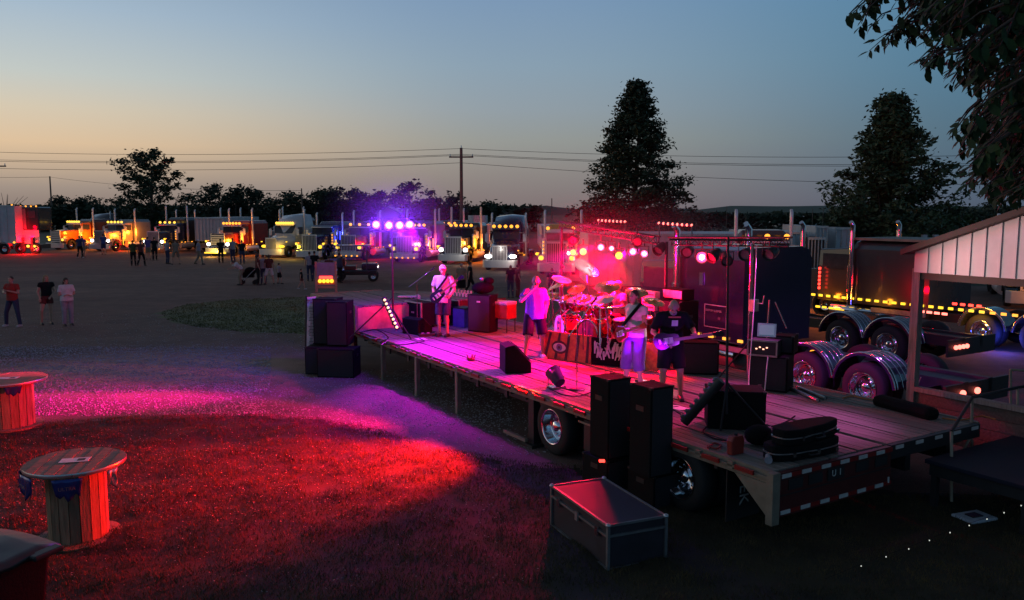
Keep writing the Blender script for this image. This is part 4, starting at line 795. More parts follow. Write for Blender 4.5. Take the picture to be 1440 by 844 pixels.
MB().bx(7.055, 7.068, 7.5, 8.25, 1.28, 1.85).build('side_hatch', 'truck_slate', ta, .006)
m = MB(); 
for q in ((7.5, 7.52, 1.28, 1.85), (8.23, 8.25, 1.28, 1.85), (7.5, 8.25, 1.28, 1.30), (7.5, 8.25, 1.83, 1.85)): m.bx(7.045, 7.054, *q)
m.build('hatch_trim', 'bright_steel', ta); hp = MB().bx(7.04, 7.053, 7.7, 7.78, 1.5, 1.56).build('hatch_handle', 'chrome', ta)
textobj('lettering', 'CUSTOM SLEEPER', .07, 'bright_steel', ta, (7.045, 7.95, 1.70), (R(90), 0, R(-90)))
MB().bx(7.03, 7.06, 8.32, 8.44, 2.3, 2.62).build('side_lamp_housing', 'chrome', ta)
for k in range(6): o = inst('marker_light', MM['lamp_amber'], ta, (7.03, 8.95 - k * .48, 1.06), (0, 0, R(90))); o.scale = (.9, 1, .9)
MB().bx(7.0, 7.06, 5.95, 8.1, .78, .9).build('running_board', 'bright_steel', ta)
for k in range(2): inst('roof_light', BM['lamp_amber'], ta, (7.6, 5.9 - k * .5, .98)).scale = (.6, .6, .5)
for w_ in (7.3, 7.8): inst('roof_light', BM['lamp_redhot'], ta, (w_ + .4, 2.02, .68)).scale = (.55, .4, .55)
MB().bx(7.05, 7.75, 2.5, 2.52, .1, .75).build('mud_flap', 'frame_black', ta)
mf = MB().tube([(7.0, 2.75, 1.0), (7.0, 2.6, .5), (7.0, 2.45, 1.0)], .012, 5).build('flap_spring', 'bright_steel', ta)
tb = bobtail('low black bobtail frame between the navy sleeper and the amber-lit truck', 12.5, 5.2, 'truck_black', (6.86, 8.35), None, (11.8, 13.3), 3.1)
for k in range(4): inst('roof_light', BM['lamp_redhot'], tb, (12.9 + k * .17, 5.17, .66)).scale = (.5, .4, .5)
tcx = bobtail('slate truck with amber running lights seen through the shed posts', 17.2, 4.2, 'truck_graphite', (5.3, 6.9), (8.6, 11.4), (11.4, 12.9), 3.15, detail=False)
MB().bx(17.15, 19.6, 8.6, 11.4, 3.16, 3.24).build('roof_cap', 'cream_paint', tcx)
for k in range(24):
    o = inst('marker_light', MM['lamp_gold' if k > 3 else 'lamp_amber'], tcx, (17.16, 5.6 + k * .32, 1.13), (0, 0, R(90))); o.scale = (.9, 1, 1.1)
for k in range(12): inst('marker_light', MM['lamp_red'], tcx, (17.13, 12.7 if k < 6 else 11.5, 1.4 + (k % 6) * .14)).scale = (.5, 1, 1.2)
for k in range(4): inst('marker_light', MM['lamp_gold'], tcx, (17.10, 12.7 - k * .28, .72), (0, 0, R(90)))
for k in range(4): inst('marker_light', MM['lamp_red'], tcx, (17.12, 7.7 - k * .25, 1.30), (0, 0, R(90))).scale = (.8, 1, 1)
for k in range(5): inst('marker_light', MM['lamp_redhot'], tcx, (17.12, 9.0 - .25 * k, .95), (0, 0, R(90)))
MB().bx(17.15, 17.25, 8.7, 10.6, .75, .9).build('running_board', 'bright_steel', tcx)
lamp('amber_glow', St(16.8, 10.2, 1.1), (1, .3, .02), 14, .1); lamp('amber_glow', St(16.8, 12.4, 1.1), (1, .2, .01), 24, .1); lamp('amber_glow', St(16.8, 7.0, 1.0), (1, .45, .06), 25, .1); lamp('blue_glow', St(17.0, 6.1, .45), (.05, .08, 1), 40, .1); lamp('red_glow', St(16.8, 8.9, 1.6), RD, 50, .1)
ds = truck('dark truck with orange headlamps seen past the navy sleeper, right side', St(20.0, 17.2, 0).x, St(20.0, 17.2, 0).y, R(-100), 'truck_maroon', head='lamp_yellow', top='lamp_amber', nroof=3, stacks=4.2, sleeper=2.0, group='bobtail trucks parked side-on behind the stage', glow=[((.4, .5, 1.1), AM, 80)])
dt = truck('dark truck with amber lamps at the far right edge beyond the shed', Q(1462, 430, 34).x, 34, R(-115), 'truck_black', head='lamp_yellow', top='lamp_amber', nroof=3, stacks=4.0, sleeper=2.0, group='bobtail trucks parked side-on behind the stage', glow=[((.6, .5, 1.3), AM, 60)])
# golf cart and easel sign
g = P(500, 395); T = thing('golf_cart', 'black golf cart with roof and chrome wheels behind the raised deck', 'golf cart', (g.x, g.y, 0), R(8)); T.scale = (1.12, 1.12, 1.12)
MB().bx(-1.1, 1.15, -.6, .6, .35, .62).bx(.35, 1.2, -.55, .55, .6, .95).build('body', 'truck_black', T, .06); MB().bx(-.55, .05, -.5, .5, .6, .82).bx(-.65, -.5, -.5, .5, .8, 1.25).build('seat', 'maroon', T, .03)
MB().bx(-.95, .85, -.6, .6, 1.86, 1.92).build('roof', 'truck_grey', T, .02)
for x, y in ((-.85, .55), (-.85, -.55), (.62, .55), (.62, -.55)): MB().cyl((x, y, .6), (x * .98, y, 1.87), .025, None, 6).build('roof_post', 'frame_black', T)
for x, y in ((-.8, .55), (-.8, -.55), (.95, .55), (.95, -.55)): wheel(T, (x, y, .27), math.pi / 2 if y > 0 else -math.pi / 2, .56, False)
MB().bx(1.18, 1.2, -.2, .2, .72, .82).build('front_plate', 'art_white', T)
for y in (-.45, .45): inst('headlight', HM['lamp_white'], T, (1.18, y, .75)).scale = (.3, .4, .4)
# ------------------------------------------------------------------ people: one continuous remeshed body each, clothes as children
def remesh(mb, name, mat, voxel, smooth=2):
    me = mb.mesh(name + '_tmp', mat); o = bpy.data.objects.new('tmp', me); col.objects.link(o)
    r = o.modifiers.new('r', 'REMESH'); r.mode = 'VOXEL'; r.voxel_size = voxel
    if smooth: s_ = o.modifiers.new('s', 'SMOOTH'); s_.iterations = smooth; s_.factor = .5
    dg = bpy.context.evaluated_depsgraph_get(); me2 = bpy.data.meshes.new_from_object(o.evaluated_get(dg)); me2.name = name
    bpy.data.objects.remove(o); bpy.data.meshes.remove(me)
    me2.polygons.foreach_set('use_smooth', [True] * len(me2.polygons)); me2.materials.clear(); me2.materials.append(M(mat)); return me2
def limb(m, a, b, ra, rb, n=12):
    a, b = Vector(a), Vector(b); m.cyl(a, b, ra, rb, n); m.ell(a, (ra, ra, ra), nu=n, nv=8); m.ell(b, (rb, rb, rb), nu=n, nv=8)
def ecyl(m, a, ea, b, eb, yaw=0, n=16, mat=0):
    rs = []
    for p, e in ((a, ea), (b, eb)):
        rs.append([Vector((p[0] + e[0] * math.cos(t) * math.cos(yaw) - e[1] * math.sin(t) * math.sin(yaw), p[1] + e[0] * math.cos(t) * math.sin(yaw) + e[1] * math.sin(t) * math.cos(yaw), p[2])) for t in [2 * math.pi * i / n for i in range(n)]])
    m.rings(rs, mat)
BASE = dict(hipL=(.095, 0, .93), hipR=(-.095, 0, .93), kneeL=(.11, .03, .50), kneeR=(-.11, .03, .50), ankleL=(.12, -.02, .09), ankleR=(-.12, -.02, .09),
            pelvis=(0, 0, .98), belly=(0, .01, 1.12), chest=(0, .0, 1.33), neck=(0, 0, 1.50), head=(0, .02, 1.63), shL=(.185, -.01, 1.43), shR=(-.185, -.01, 1.43),
            elL=(.25, -.03, 1.15), elR=(-.25, -.03, 1.15), wrL=(.26, .07, .91), wrR=(-.26, .07, .91), footL=0, footR=0)
def person(label, loc, rot, pose=None, h=1.75, girth=1.0, skin='skin', top='white_cotton', sleeves=.55, bottom='navy_cotton', leg='shorts', hair='hair_brown', hairstyle='short', cap=None, shoes='frame_black', near=False, group=None, face=0, hands=None, skirt=False, topz=.92, parent_z=0, beard=False):
    J = {k: v for k, v in BASE.items()}; J.update(pose or {}); J = {k: (Vector(v) if isinstance(v, (tuple, list)) else v) for k, v in J.items()}
    t = thing('person', label, 'person', loc, rot, group); S_ = h / 1.75; t.scale = (-S_ if near else S_, S_, S_); g = girth; vx = .0105 if near else .03
    hd = J['head']; fwd = Vector((math.sin(-face), math.cos(-face), 0)); tilt = J.get('tilt', 0); fz = Vector((0, 0, -math.sin(tilt))); fwd = (fwd * math.cos(tilt) + fz).normalized(); up = Vector((0, 0, 1)); right = fwd.cross(up).normalized(); up = right.cross(fwd)
    HR_ = Matrix((right, fwd, up)).transposed()
    def H(x, y, z): return hd + HR_ @ Vector((x, y, z))
    m = MB()
    for s_ in 'LR':
        limb(m, J['hip' + s_], J['knee' + s_], .088 * g, .058 * g); limb(m, J['knee' + s_], J['ankle' + s_], .054 * g, .036); kn, an = J['knee' + s_], J['ankle' + s_]
        c = kn.lerp(an, .28); m.ell(c + Vector((0, -.018, 0)), (.052 * g, .056 * g, .11))
        fr = J['foot' + s_]; fd = Vector((math.sin(-fr), math.cos(-fr), 0)); limb(m, an + Vector((0, 0, -.045)), an + fd * .13 + Vector((0, 0, -.055)), .038, .03)
        limb(m, J['sh' + s_], J['el' + s_], .052 * (.5 + .5 * g), .042); limb(m, J['el' + s_], J['wr' + s_], .041, .027)
        w_ = J['wr' + s_]; d = (w_ - J['el' + s_]).normalized(); hdv = (J.get('hand' + s_) or d); hdv = Vector(hdv).normalized()
        side = hdv.cross(Vector((0, 0, 1))); side = side.normalized() if side.length > .1 else Vector((1, 0, 0)); pn = hdv.cross(side)
        if J.get('palm' + s_) is not None: pn = Vector(J['palm' + s_]).normalized(); side = hdv.cross(pn).normalized()
        pc = w_ + hdv * .05; rm = Matrix((side, hdv, pn)).transposed()
        m.ell(pc, (.040, .052, .020), rot=rm)
        if near:
            for q, (o_, l_) in enumerate(((-.028, .068), (-.010, .078), (.010, .074), (.027, .058))):
                b0 = w_ + hdv * .085 + side * o_; b1 = b0 + hdv * l_ * .45 + pn * .012; b2 = b1 + (hdv * .3 + pn * .95).normalized() * l_ * .42; limb(m, b0, b1, .0105, .0098, 8); limb(m, b1, b2, .0098, .0085, 8)
            t0 = w_ + hdv * .035 - side * .034; t1 = t0 + (hdv * .6 - side * .7 + pn * .3).normalized() * .035; limb(m, t0, t1, .0125, .011, 8); limb(m, t1, t1 + (hdv * .9 + pn * .5).normalized() * .03, .011, .009, 8)
    ch, be, pe, ne = J['chest'], J['belly'], J['pelvis'], J['neck']; yaw = J.get('yaw', 0)
    m.ell(ch, (.165 * g, .115 * g, .19)); m.ell(be, (.145 * g, .115 * g * (1.1 if g > 1.1 else 1), .17)); m.ell(pe, (.165 * g, .12 * g, .13)); limb(m, J['shL'], J['shR'], .058, .058); limb(m, ch + Vector((0, 0, .1)), ne, .085, .058); limb(m, ne, hd + Vector((0, 0, -.05)), .056, .052)
    m.ell(H(0, -.01, .02), (.076, .096, .105), rot=HR_); m.ell(H(0, .025, -.055), (.056, .066, .058), rot=HR_)
    if near:
        limb(m, H(0, .088, .015), H(0, .108, -.018), .010, .014, 8); m.ell(H(0, .078, .032), (.05, .018, .012), rot=HR_)
        for s_ in (-1, 1): m.ell(H(.078 * s_, -.01, .0), (.014, .022, .032), rot=HR_)
        m.ell(H(0, .086, -.052), (.022, .012, .008), rot=HR_)
    inst('body', remesh(m, 'body', skin, vx, 2 if near else 1), t)
    if near:
        for s_ in (-1, 1): MB().ell(H(.030 * s_, .087, .018), (.011, .008, .007)).build('eye', 'hair_black', t)
        MB().ell(H(0, .097, -.053), (.020, .006, .005)).build('mouth', 'dark_red_cotton', t)
    # hair / cap
    hm = 'hair_grey' if hair == 'bald' else hair
    if hairstyle != 'none':
        m = MB()
        if hairstyle == 'long': m.ell(H(0, -.02, .03), (.090, .105, .108), rot=HR_); limb(m, H(.05, -.06, -.02), H(.07, -.07, -.22), .05, .035); limb(m, H(-.05, -.06, -.02), H(-.07, -.07, -.22), .05, .035); limb(m, H(0, -.08, 0), H(0, -.09, -.25), .06, .04)
        elif hairstyle == 'tail': m.ell(H(0, -.02, .035), (.086, .102, .100), rot=HR_); limb(m, H(0, -.12, .05), H(0, -.15, -.14), .035, .02)
        else: m.ell(H(0, -.022, .038), (.083, .098, .098), rot=HR_)
        # keep hair off the face: subtract by shifting back; the face ellipsoid stays proud
        inst('hair', remesh(m, 'hair', hm, .016 if near else .03, 1), t)
    if cap:
        m = MB(); m.ell(H(0, -.012, .052), (.088, .106, .085), rot=HR_); limb(m, H(.035, .10, .055), H(.03, .15, .045), .022, .018); limb(m, H(-.035, .10, .055), H(-.03, .15, .045), .022, .018); m.box(H(0, .125, .05), (.11, .09, .02), 0, HR_)
        inst('cap', remesh(m, 'cap', cap, .012 if near else .03, 1), t)
    if beard: MB().ell(H(0, .045, -.075), (.058, .055, .045), rot=HR_).build('beard', 'hair_grey', t)
    # top
    if top:
        m = MB(); e = .018
        ecyl(m, (be.x * .5 + pe.x * .5, be.y * .5 + pe.y * .5, topz), (.190 * g, .145 * g), (be.x, be.y, be.z + .05), (.170 * g, .14 * g)); m.ell(be, (.165 * g, .135 * g, .17)); m.ell(ch, (.185 * g, .135 * g, .195)); ecyl(m, (be.x, be.y, be.z), (.17 * g, .14 * g), (ch.x, ch.y, ch.z + .06), (.178 * g, .128 * g))
        limb(m, J['shL'], J['shR'], .075, .075); limb(m, ch + Vector((0, 0, .1)), ne + Vector((0, 0, -.035)), .10, .072)
        for s_ in 'LR':
            a, b = J['sh' + s_], J['el' + s_]
            if sleeves > 0:
                q = a.lerp(b, min(1, sleeves)); limb(m, a, a.lerp(b, .2), .073, .072); m.cyl(a, q, .068, .078 if sleeves < .9 else .05, 14)
                if sleeves > 1: limb(m, b, b.lerp(J['wr' + s_], .9), .052, .04)
        inst('shirt', remesh(m, 'shirt', top, .014 if near else .03, 2 if near else 0), t)
    if bottom:
        m = MB(); m.ell(pe, (.178 * g, .138 * g, .12)); ecyl(m, (pe.x, pe.y, pe.z - .09), (.185 * g, .145 * g), (pe.x, pe.y, pe.z + .06), (.168 * g, .13 * g))
        if skirt: ecyl(m, (pe.x, pe.y, .70), (.22 * g, .18 * g), (pe.x, pe.y, 1.0), (.165 * g, .13 * g))
        else:
            for s_ in 'LR':
                hp, kn, an = J['hip' + s_], J['knee' + s_], J['ankle' + s_]
                if leg == 'shorts': m.cyl(hp, hp.lerp(kn, .93), .105 * g, .098 * g, 16); m.ell(hp, (.105 * g,) * 3)
                elif leg == 'long_shorts': m.cyl(hp, kn, .108 * g, .095 * g, 16); m.cyl(kn, kn.lerp(an, .30), .095 * g, .092 * g, 16); m.ell(hp, (.108 * g,) * 3)
                elif leg == 'mini': m.cyl(hp, hp.lerp(kn, .45), .105 * g, .108 * g, 16)
                else: limb(m, hp, kn, .105 * g, .07 * g); m.cyl(kn, an + Vector((0, 0, -.02)), .07 * g, .058 * g, 14)
        inst({'shorts': 'shorts', 'long_shorts': 'shorts', 'mini': 'shorts'}.get(leg, 'trousers') if not skirt else 'skirt', remesh(m, 'lower_garment', bottom, .014 if near else .03, 2 if near else 0), t)
    for s_ in 'LR':
        an = J['ankle' + s_]; fr = J['foot' + s_]; fd = Vector((math.sin(-fr), math.cos(-fr), 0)); m = MB(); limb(m, an + Vector((0, 0, -.045)) - fd * .03, an + fd * .15 + Vector((0, 0, -.055)), .047, .04); m.box(an + fd * .055 + Vector((0, 0, -.078)), (.085, .27, .025), 0, Matrix.Rotation(fr, 3, 'Z'))
        inst('shoe', remesh(m, 'shoe', shoes, .014 if near else .03, 1), t)
    return t
def face_to(p, q): return math.atan2(q[1] - p[1], q[0] - p[0]) - math.pi / 2
CAMP = (0, 0)

# ---- spectators
G_S = 'people walking among the parked trucks'
STRIDE = dict(kneeL=(.10, .20, .52), ankleL=(.11, .26, .09), kneeR=(-.10, -.05, .50), ankleR=(-.11, -.30, .13), wrL=(.26, -.12, .93), wrR=(-.26, .22, .95), elL=(.25, -.10, 1.16), elR=(-.25, .03, 1.16))
WIDE = dict(ankleL=(.26, .05, .09), kneeL=(.2, .06, .5), ankleR=(-.28, 0, .09), kneeR=(-.22, .05, .5))
HOLD = dict(elL=(.24, .04, 1.15), wrL=(.06, .24, 1.2), elR=(-.24, .04, 1.15), wrR=(-.06, .24, 1.2), handL=(-.7, .4, .2), handR=(.7, .4, .2))
CROSS = dict(elL=(.25, .02, 1.16), wrL=(-.04, .19, 1.14), elR=(-.25, .02, 1.16), wrR=(.04, .17, 1.12))
def ppl(px, py, hpx, label, **k):
    p = P(px, py); y = p.y; k.setdefault('h', max(.9, min(1.95, hpx * y / FPX * 1.0))); rot = k.pop('rot', 0); rot = face_to(p, CAMP) + R(rot)
    return person(label, (p.x, p.y, 0), rot, **k)
ppl(20, 459, 71, 'woman in red t-shirt and dark jeans, leftmost of the three on the lot', pose={**WIDE, 'elL': (.25, .03, 1.17), 'wrL': (.02, .25, 1.27), 'elR': (-.27, .05, 1.2), 'wrR': (-.05, .3, 1.22)}, top='red_cotton', bottom='denim', leg='long', hair='hair_brown', shoes='shoe_white', rot=-35, near=True, girth=1.05)
ppl(68, 456, 70, 'woman in black top and shorts with long hair, middle of the three', pose={'hipL': (.1, 0, .93), 'kneeR': (-.2, .1, .5), 'ankleR': (-.2, .0, .09), 'kneeL': (.1, .03, .5), 'ankleL': (.1, 0, .09), 'elL': (.26, .0, 1.15), 'wrL': (.1, .18, 1.0), 'elR': (-.27, .0, 1.16), 'wrR': (-.24, .12, .95)}, top='black_cotton', bottom='dark_red_cotton', leg='mini', hair='hair_blond', hairstyle='long', sleeves=.3, topz=1.02, near=True, rot=10, skin='skin')
ppl(96, 458, 68, 'woman in pale shirt and light trousers, rightmost of the three', pose=CROSS, top='white_cotton', bottom='grey_cotton', leg='long', hair='hair_brown', hairstyle='long', girth=1.22, sleeves=.7, near=True, rot=15)
ppl(113, 363, 33, 'person in dark clothes in front of the orange truck', pose=STRIDE, top='navy_cotton', bottom='black_cotton', leg='long', group=G_S, rot=160, shoes='shoe_white')
ppl(117, 362, 31, 'person in purple shirt half behind another by the orange truck', pose={}, top='purple_cotton', bottom='khaki', group=G_S, rot=170)
ppl(146, 358, 33, 'person in bright blue shirt by the pale pink truck grille', pose={}, top='blue_cotton', bottom='navy_cotton', group=G_S, rot=200)
ppl(188, 374, 38, 'person in green shirt and dark trousers right of the pink truck', top='green_cotton', bottom='black_cotton', leg='long', group=G_S, rot=185)
ppl(199, 374, 38, 'person in black trousers just right of the green shirt', top='dark_red_cotton', bottom='black_cotton', leg='long', group=G_S, rot=150, pose=STRIDE)
ppl(209, 365, 34, 'person in purple top facing the dark truck', top='purple_cotton', bottom='khaki', group=G_S, rot=180)
ppl(218, 366, 34, 'person all in black beside the purple top', top='black_cotton', bottom='black_cotton', leg='long', group=G_S, rot=170)
ppl(236, 371, 37, 'person in grey shirt and jeans by the dark truck bumper', top='grey_cotton', bottom='denim', leg='long', group=G_S, rot=120)
ppl(248, 372, 36, 'person in khaki shorts right of the grey shirt', top='khaki', bottom='khaki', group=G_S, rot=200, pose=WIDE)
ppl(280, 372, 38, 'person in white cap striding left of the red truck', top='grey_cotton', bottom='khaki', leg='long', cap='white_cotton', group=G_S, rot=80, pose=STRIDE)
ppl(311, 370, 35, 'black silhouette standing in front of the red truck grille', top='black_cotton', bottom='black_cotton', leg='long', group=G_S, rot=180)
ppl(328, 369, 34, 'person in lilac shirt looking at the red truck', top='grey_cotton', bottom='navy_cotton', leg='long', group=G_S, rot=210)
ppl(341, 371, 33, 'person in dark clothes right of the lilac shirt', top='black_cotton', bottom='denim', leg='long', group=G_S, rot=190)
ppl(338, 401, 33, 'person in white top bending over the stroller', pose={'pelvis': (0, -.12, .9), 'belly': (0, 0, 1.02), 'chest': (0, .18, 1.15), 'neck': (0, .32, 1.24), 'head': (0, .42, 1.32), 'shL': (.17, .26, 1.22), 'shR': (-.17, .26, 1.22), 'elL': (.2, .4, 1.0), 'elR': (-.2, .4, 1.0), 'wrL': (.15, .6, .95), 'wrR': (-.15, .6, .95), 'hipL': (.09, -.12, .86), 'hipR': (-.09, -.12, .86)}, h=1.7, top='white_cotton', bottom='khaki', leg='long', group=G_S, rot=-75)
ppl(363, 401, 44, 'woman in dark skirt standing behind the stroller', top='dark_red_cotton', bottom='black_cotton', leg='long', hairstyle='long', group=G_S, rot=100)
ppl(371, 400, 42, 'person in pale shirt between the skirt and white shorts', top='grey_cotton', bottom='denim', leg='long', group=G_S, rot=170)
ppl(379, 400, 42, 'woman in maroon top and white shorts holding a hand out', top='dark_red_cotton', bottom='white_cotton', hairstyle='tail', group=G_S, rot=190, pose=WIDE)
ppl(393, 399, 29, 'small child in pale shirt beside the white shorts', top='grey_cotton', bottom='black_cotton', group=G_S, rot=120, pose=WIDE)
ppl(424, 407, 29, 'small child running alone with arms in, near the raised deck', top='black_cotton', bottom='dark_red_cotton', leg='mini', group=G_S, rot=100, pose=STRIDE, shoes='shoe_white')
ppl(436, 395, 41, 'person in blue-grey shirt, left one of the couple by the blue truck', top='grey_cotton', bottom='denim', leg='long', group=G_S, rot=190)
ppl(443, 395, 42, 'person in black, right one of the couple by the blue truck', top='black_cotton', bottom='denim', leg='long', group=G_S, rot=170)
ppl(463, 400, 40, 'person in dark red top behind the easel sign', top='dark_red_cotton', bottom='black_cotton', group=G_S, rot=170)
ppl(478, 398, 42, 'heavy person in dark jacket walking behind the easel sign', top='navy_cotton', sleeves=1.5, bottom='black_cotton', leg='long', group=G_S, rot=110, girth=1.2)
ppl(649, 420, 50, 'grey-haired person in patterned shirt beyond the raised deck', top='khaki', bottom='black_cotton', hair='hair_grey', group=G_S, rot=175, girth=1.15)
ppl(661, 415, 47, 'person in black leaning away behind the patterned shirt', top='black_cotton', bottom='black_cotton', leg='long', group=G_S, rot=100, pose=STRIDE)
ppl(718, 419, 46, 'person in dark shirt, left of the pair beyond the raised deck', top='black_cotton', bottom='denim', leg='long', group=G_S, rot=200)
ppl(728, 418, 46, 'person in brown shirt, right of the pair beyond the raised deck', top='dark_red_cotton', bottom='dark_red_cotton', leg='long', group=G_S, rot=110)
ppl(776, 424, 47, 'dark figure standing behind the singer near the white truck', top='black_cotton', bottom='black_cotton', leg='long', group=G_S, rot=185)
p = P(350, 400); T = thing('stroller', 'dark baby stroller in the family group on the lot', 'stroller', (p.x, p.y, 0), R(100)); MB().box((0, 0, .55), (.45, .6, .3)).ell((0, -.1, .75), (.26, .34, .25)).build('seat', 'black_cloth', T)
for x in (-.25, .25):
    for y in (-.35, .35): MB().cyl((x - .02, y, .13), (x + .02, y, .13), .13, None, 12).build('wheel', 'tyre', T)
MB().tube([(-.25, .35, .13), (-.24, -.2, .7), (-.24, -.55, 1.02), (.24, -.55, 1.02), (.24, -.2, .7), (.25, .35, .13)], .018, 6).build('frame', 'bright_steel', T)

# ------------------------------------------------------------------ the band (on the deck, z = 1)
def onstage(px, py): p = P(px, py, 1.0); return Vector((p.x, p.y, 1.0))
# guitarist in cap
p = onstage(624, 473); rot = face_to(p, (0, 0)) + R(-20)
GT = {'elR': (-.27, -.02, 1.17), 'wrR': (-.17, .19, 1.02), 'elL': (.29, .02, 1.17), 'wrL': (.22, .26, .98), 'handR': (.6, .5, -.2), 'handL': (-.2, .6, .5), 'ankleL': (.10, 0, .09), 'kneeL': (.09, .03, .5), 'head': (0, .03, 1.635)}
person('guitarist in pink-lit white t-shirt, cap and navy shorts', p, rot, GT, 1.80, 1.0, 'skin', 'white_cotton', .75, 'navy_cotton', 'shorts', 'hair_brown', 'short', 'white_cotton', 'frame_black', True, topz=.84, face=R(-25))
def guitar(name, label, p, rot, body_c, ang, mat, h, yaw=0, neck=.68):
    t = thing(name, label, 'guitar', (p.x, p.y, p.z), rot); t.scale = (-1, 1, 1); R_ = Matrix.Rotation(ang, 4, 'Y'); off = Matrix.Translation(Vector(body_c) * h / 1.75)
    out = []
    for k in range(26):
        a = 2 * math.pi * k / 26; r = .17 + .035 * math.cos(2 * a) + .02 * math.cos(3 * a) - (.03 if abs(a) < .35 or abs(a - 2 * math.pi) < .35 else 0); out.append((r * 1.15 * math.cos(a), r * .95 * math.sin(a)))
    T_ = off @ Matrix.Rotation(yaw, 4, 'Z') @ R_
    m = MB(); m.T = T_; m.prismy(out, -.022, .022); b = m.build('body', mat, t, .008)
    m = MB(); m.T = T_; m.bx(.12, neck, .010, .034, -.024, .024); m.build('neck', 'guitar_neck', t)
    m = MB(); m.T = T_; m.prismy([(neck, -.025), (neck + .16, -.06), (neck + .19, -.02), (neck + .15, .04), (neck, .025)], .006, .026); m.build('headstock', mat, t)
    m = MB(); m.T = T_; m.bx(-.05, .10, .022, .034, -.05, .05).bx(-.13, -.10, .022, .036, -.04, .04); m.build('pickguard', 'art_white', t)
    for q in (-.06, .02): m = MB(); m.T = T_; m.bx(q, q + .025, .034, .044, -.035, .035); m.build('pickup', 'chrome', t)
    return t
guitar('electric_guitar', 'dark electric guitar held by the guitarist in the cap', p, rot, (-.05, .27, 1.02), R(-38), 'guitar_blue', 1.80)
def strap(p, rot, pts, label, h, w_=.028, mat='black_cotton'):
    t = thing('guitar_strap', label, 'strap', p, rot); t.scale = (-1, 1, 1); m = MB(); S_ = h / 1.75; m.tube([tuple(Vector(q) * S_) for q in pts], w_, 8); o = m.build('webbing', mat, t); return t
strap(p, rot, [(-.20, .20, 1.02), (-.10, .185, 1.15), (.0, .175, 1.28), (.10, .13, 1.42), (.125, .02, 1.525), (.10, -.12, 1.43), (0, -.18, 1.25), (-.14, -.12, 1.05), (-.2, .05, 1.0)], 'black strap over the white t-shirt of the capped guitarist', 1.80)
# singer
p = onstage(752, 505); rot = face_to(p, (0, 0)) + R(18)
person('bald singer in blue-purple t-shirt and black shorts holding a microphone', p, rot, {'ankleR': (-.26, .12, .09), 'kneeR': (-.2, .14, .5), 'ankleL': (.22, -.12, .09), 'kneeL': (.17, .0, .5), 'elR': (-.36, .16, 1.26), 'wrR': (-.13, .20, 1.47), 'handR': (.45, .1, .5), 'palmR': (.3, -.9, 0), 'elL': (.30, -.08, 1.16), 'wrL': (.24, -.03, .92), 'head': (-.0, .06, 1.64), 'hipL': (.11, 0, .93), 'hipR': (-.11, 0, .93)}, 1.78, 1.16, 'skin', 'purple_shirt', .7, 'black_cotton', 'shorts', 'hair_grey', 'none', None, 'shoe_white', True, topz=.86, face=R(20))
T = thing('microphone', 'handheld microphone at the singer mouth', 'microphone', p, rot); T.scale = (-1, 1, 1); MB().cyl((-.10, .22, 1.55), (-.02, .18, 1.62), .014, .02, 10).ell((-.005, .175, 1.635), (.027, .027, .03)).build('handle', 'frame_black', T)
# guitarist in white vest, side-on facing left
p = onstage(893, 549); rot = face_to(p, (0, 0)) + R(-48)
person('guitarist in pink-lit white sleeveless shirt and long purple-lit shorts', p, rot, {'ankleL': (.13, -.02, .09), 'ankleR': (-.14, .08, .09), 'kneeR': (-.13, .09, .5), 'elR': (-.28, -.02, 1.14), 'wrR': (-.13, .21, 1.06), 'handR': (.7, .4, 0), 'elL': (.27, .05, 1.16), 'wrL': (.25, .33, 1.10), 'handL': (-.1, .6, .5), 'head': (0, .06, 1.63)}, 1.78, 1.15, 'skin', 'white_cotton', .15, 'purple_cotton', 'long_shorts', 'hair_brown', 'short', None, 'shoe_white', True, topz=.95, face=R(-10), group=None)
guitar('electric_guitar', 'red electric guitar held low by the sleeveless guitarist', p, rot, (-.03, .29, 1.02), R(-18), 'guitar_red', 1.78, R(12))
strap(p, rot, [(-.22, .2, 1.02), (-.10, .2, 1.15), (.02, .19, 1.28), (.12, .14, 1.42), (.13, .02, 1.53), (.10, -.14, 1.42), (0, -.2, 1.25), (-.15, -.16, 1.08)], 'black strap over the sleeveless white shirt', 1.78, .03)
# bassist bending over
p = onstage(942, 562); rot = face_to(p, (0, 0)) + R(8)
BZ = {'ankleL': (.17, .0, .09), 'kneeL': (.14, .07, .5), 'ankleR': (-.15, .10, .09), 'kneeR': (-.13, .10, .5), 'pelvis': (0, -.04, .96), 'belly': (0, .0, 1.11), 'chest': (0, .06, 1.30), 'neck': (0, .13, 1.45), 'head': (0, .21, 1.545), 'tilt': R(38), 'shL': (.19, .08, 1.39), 'shR': (-.19, .08, 1.39), 'elL': (.33, .14, 1.17), 'wrL': (.33, .36, 1.10), 'handL': (-.2, .5, .5), 'elR': (-.31, .10, 1.13), 'wrR': (-.13, .31, 1.0), 'handR': (.6, .4, -.3)}
person('bald bass player in black printed t-shirt and shorts looking down', p, rot, BZ, 1.80, 1.1, 'skin', 'black_cotton', .85, 'black_cotton', 'shorts', 'hair_grey', 'none', None, 'frame_black', True, topz=.88, beard=True)
guitar('bass_guitar', 'dark bass guitar held level by the bald bass player', p, rot, (-.12, .36, 1.03), R(-9), 'truck_black', 1.80, 0, .74)
T = thing('shirt_print', 'small pale print on the black t-shirt of the bass player', 'print', p, rot); T.scale = (-1, 1, 1); pm_ = MB(); pm_.box((0.02, .245, 1.33), (.10, .008, .10), 0, Matrix.Rotation(R(-14), 3, 'X')).build('emblem', 'art_white', T)
MB().box((0.02, .215, 1.425), (.20, .008, .028), 0, Matrix.Rotation(R(-18), 3, 'X')).build('caption', 'art_orange', T)
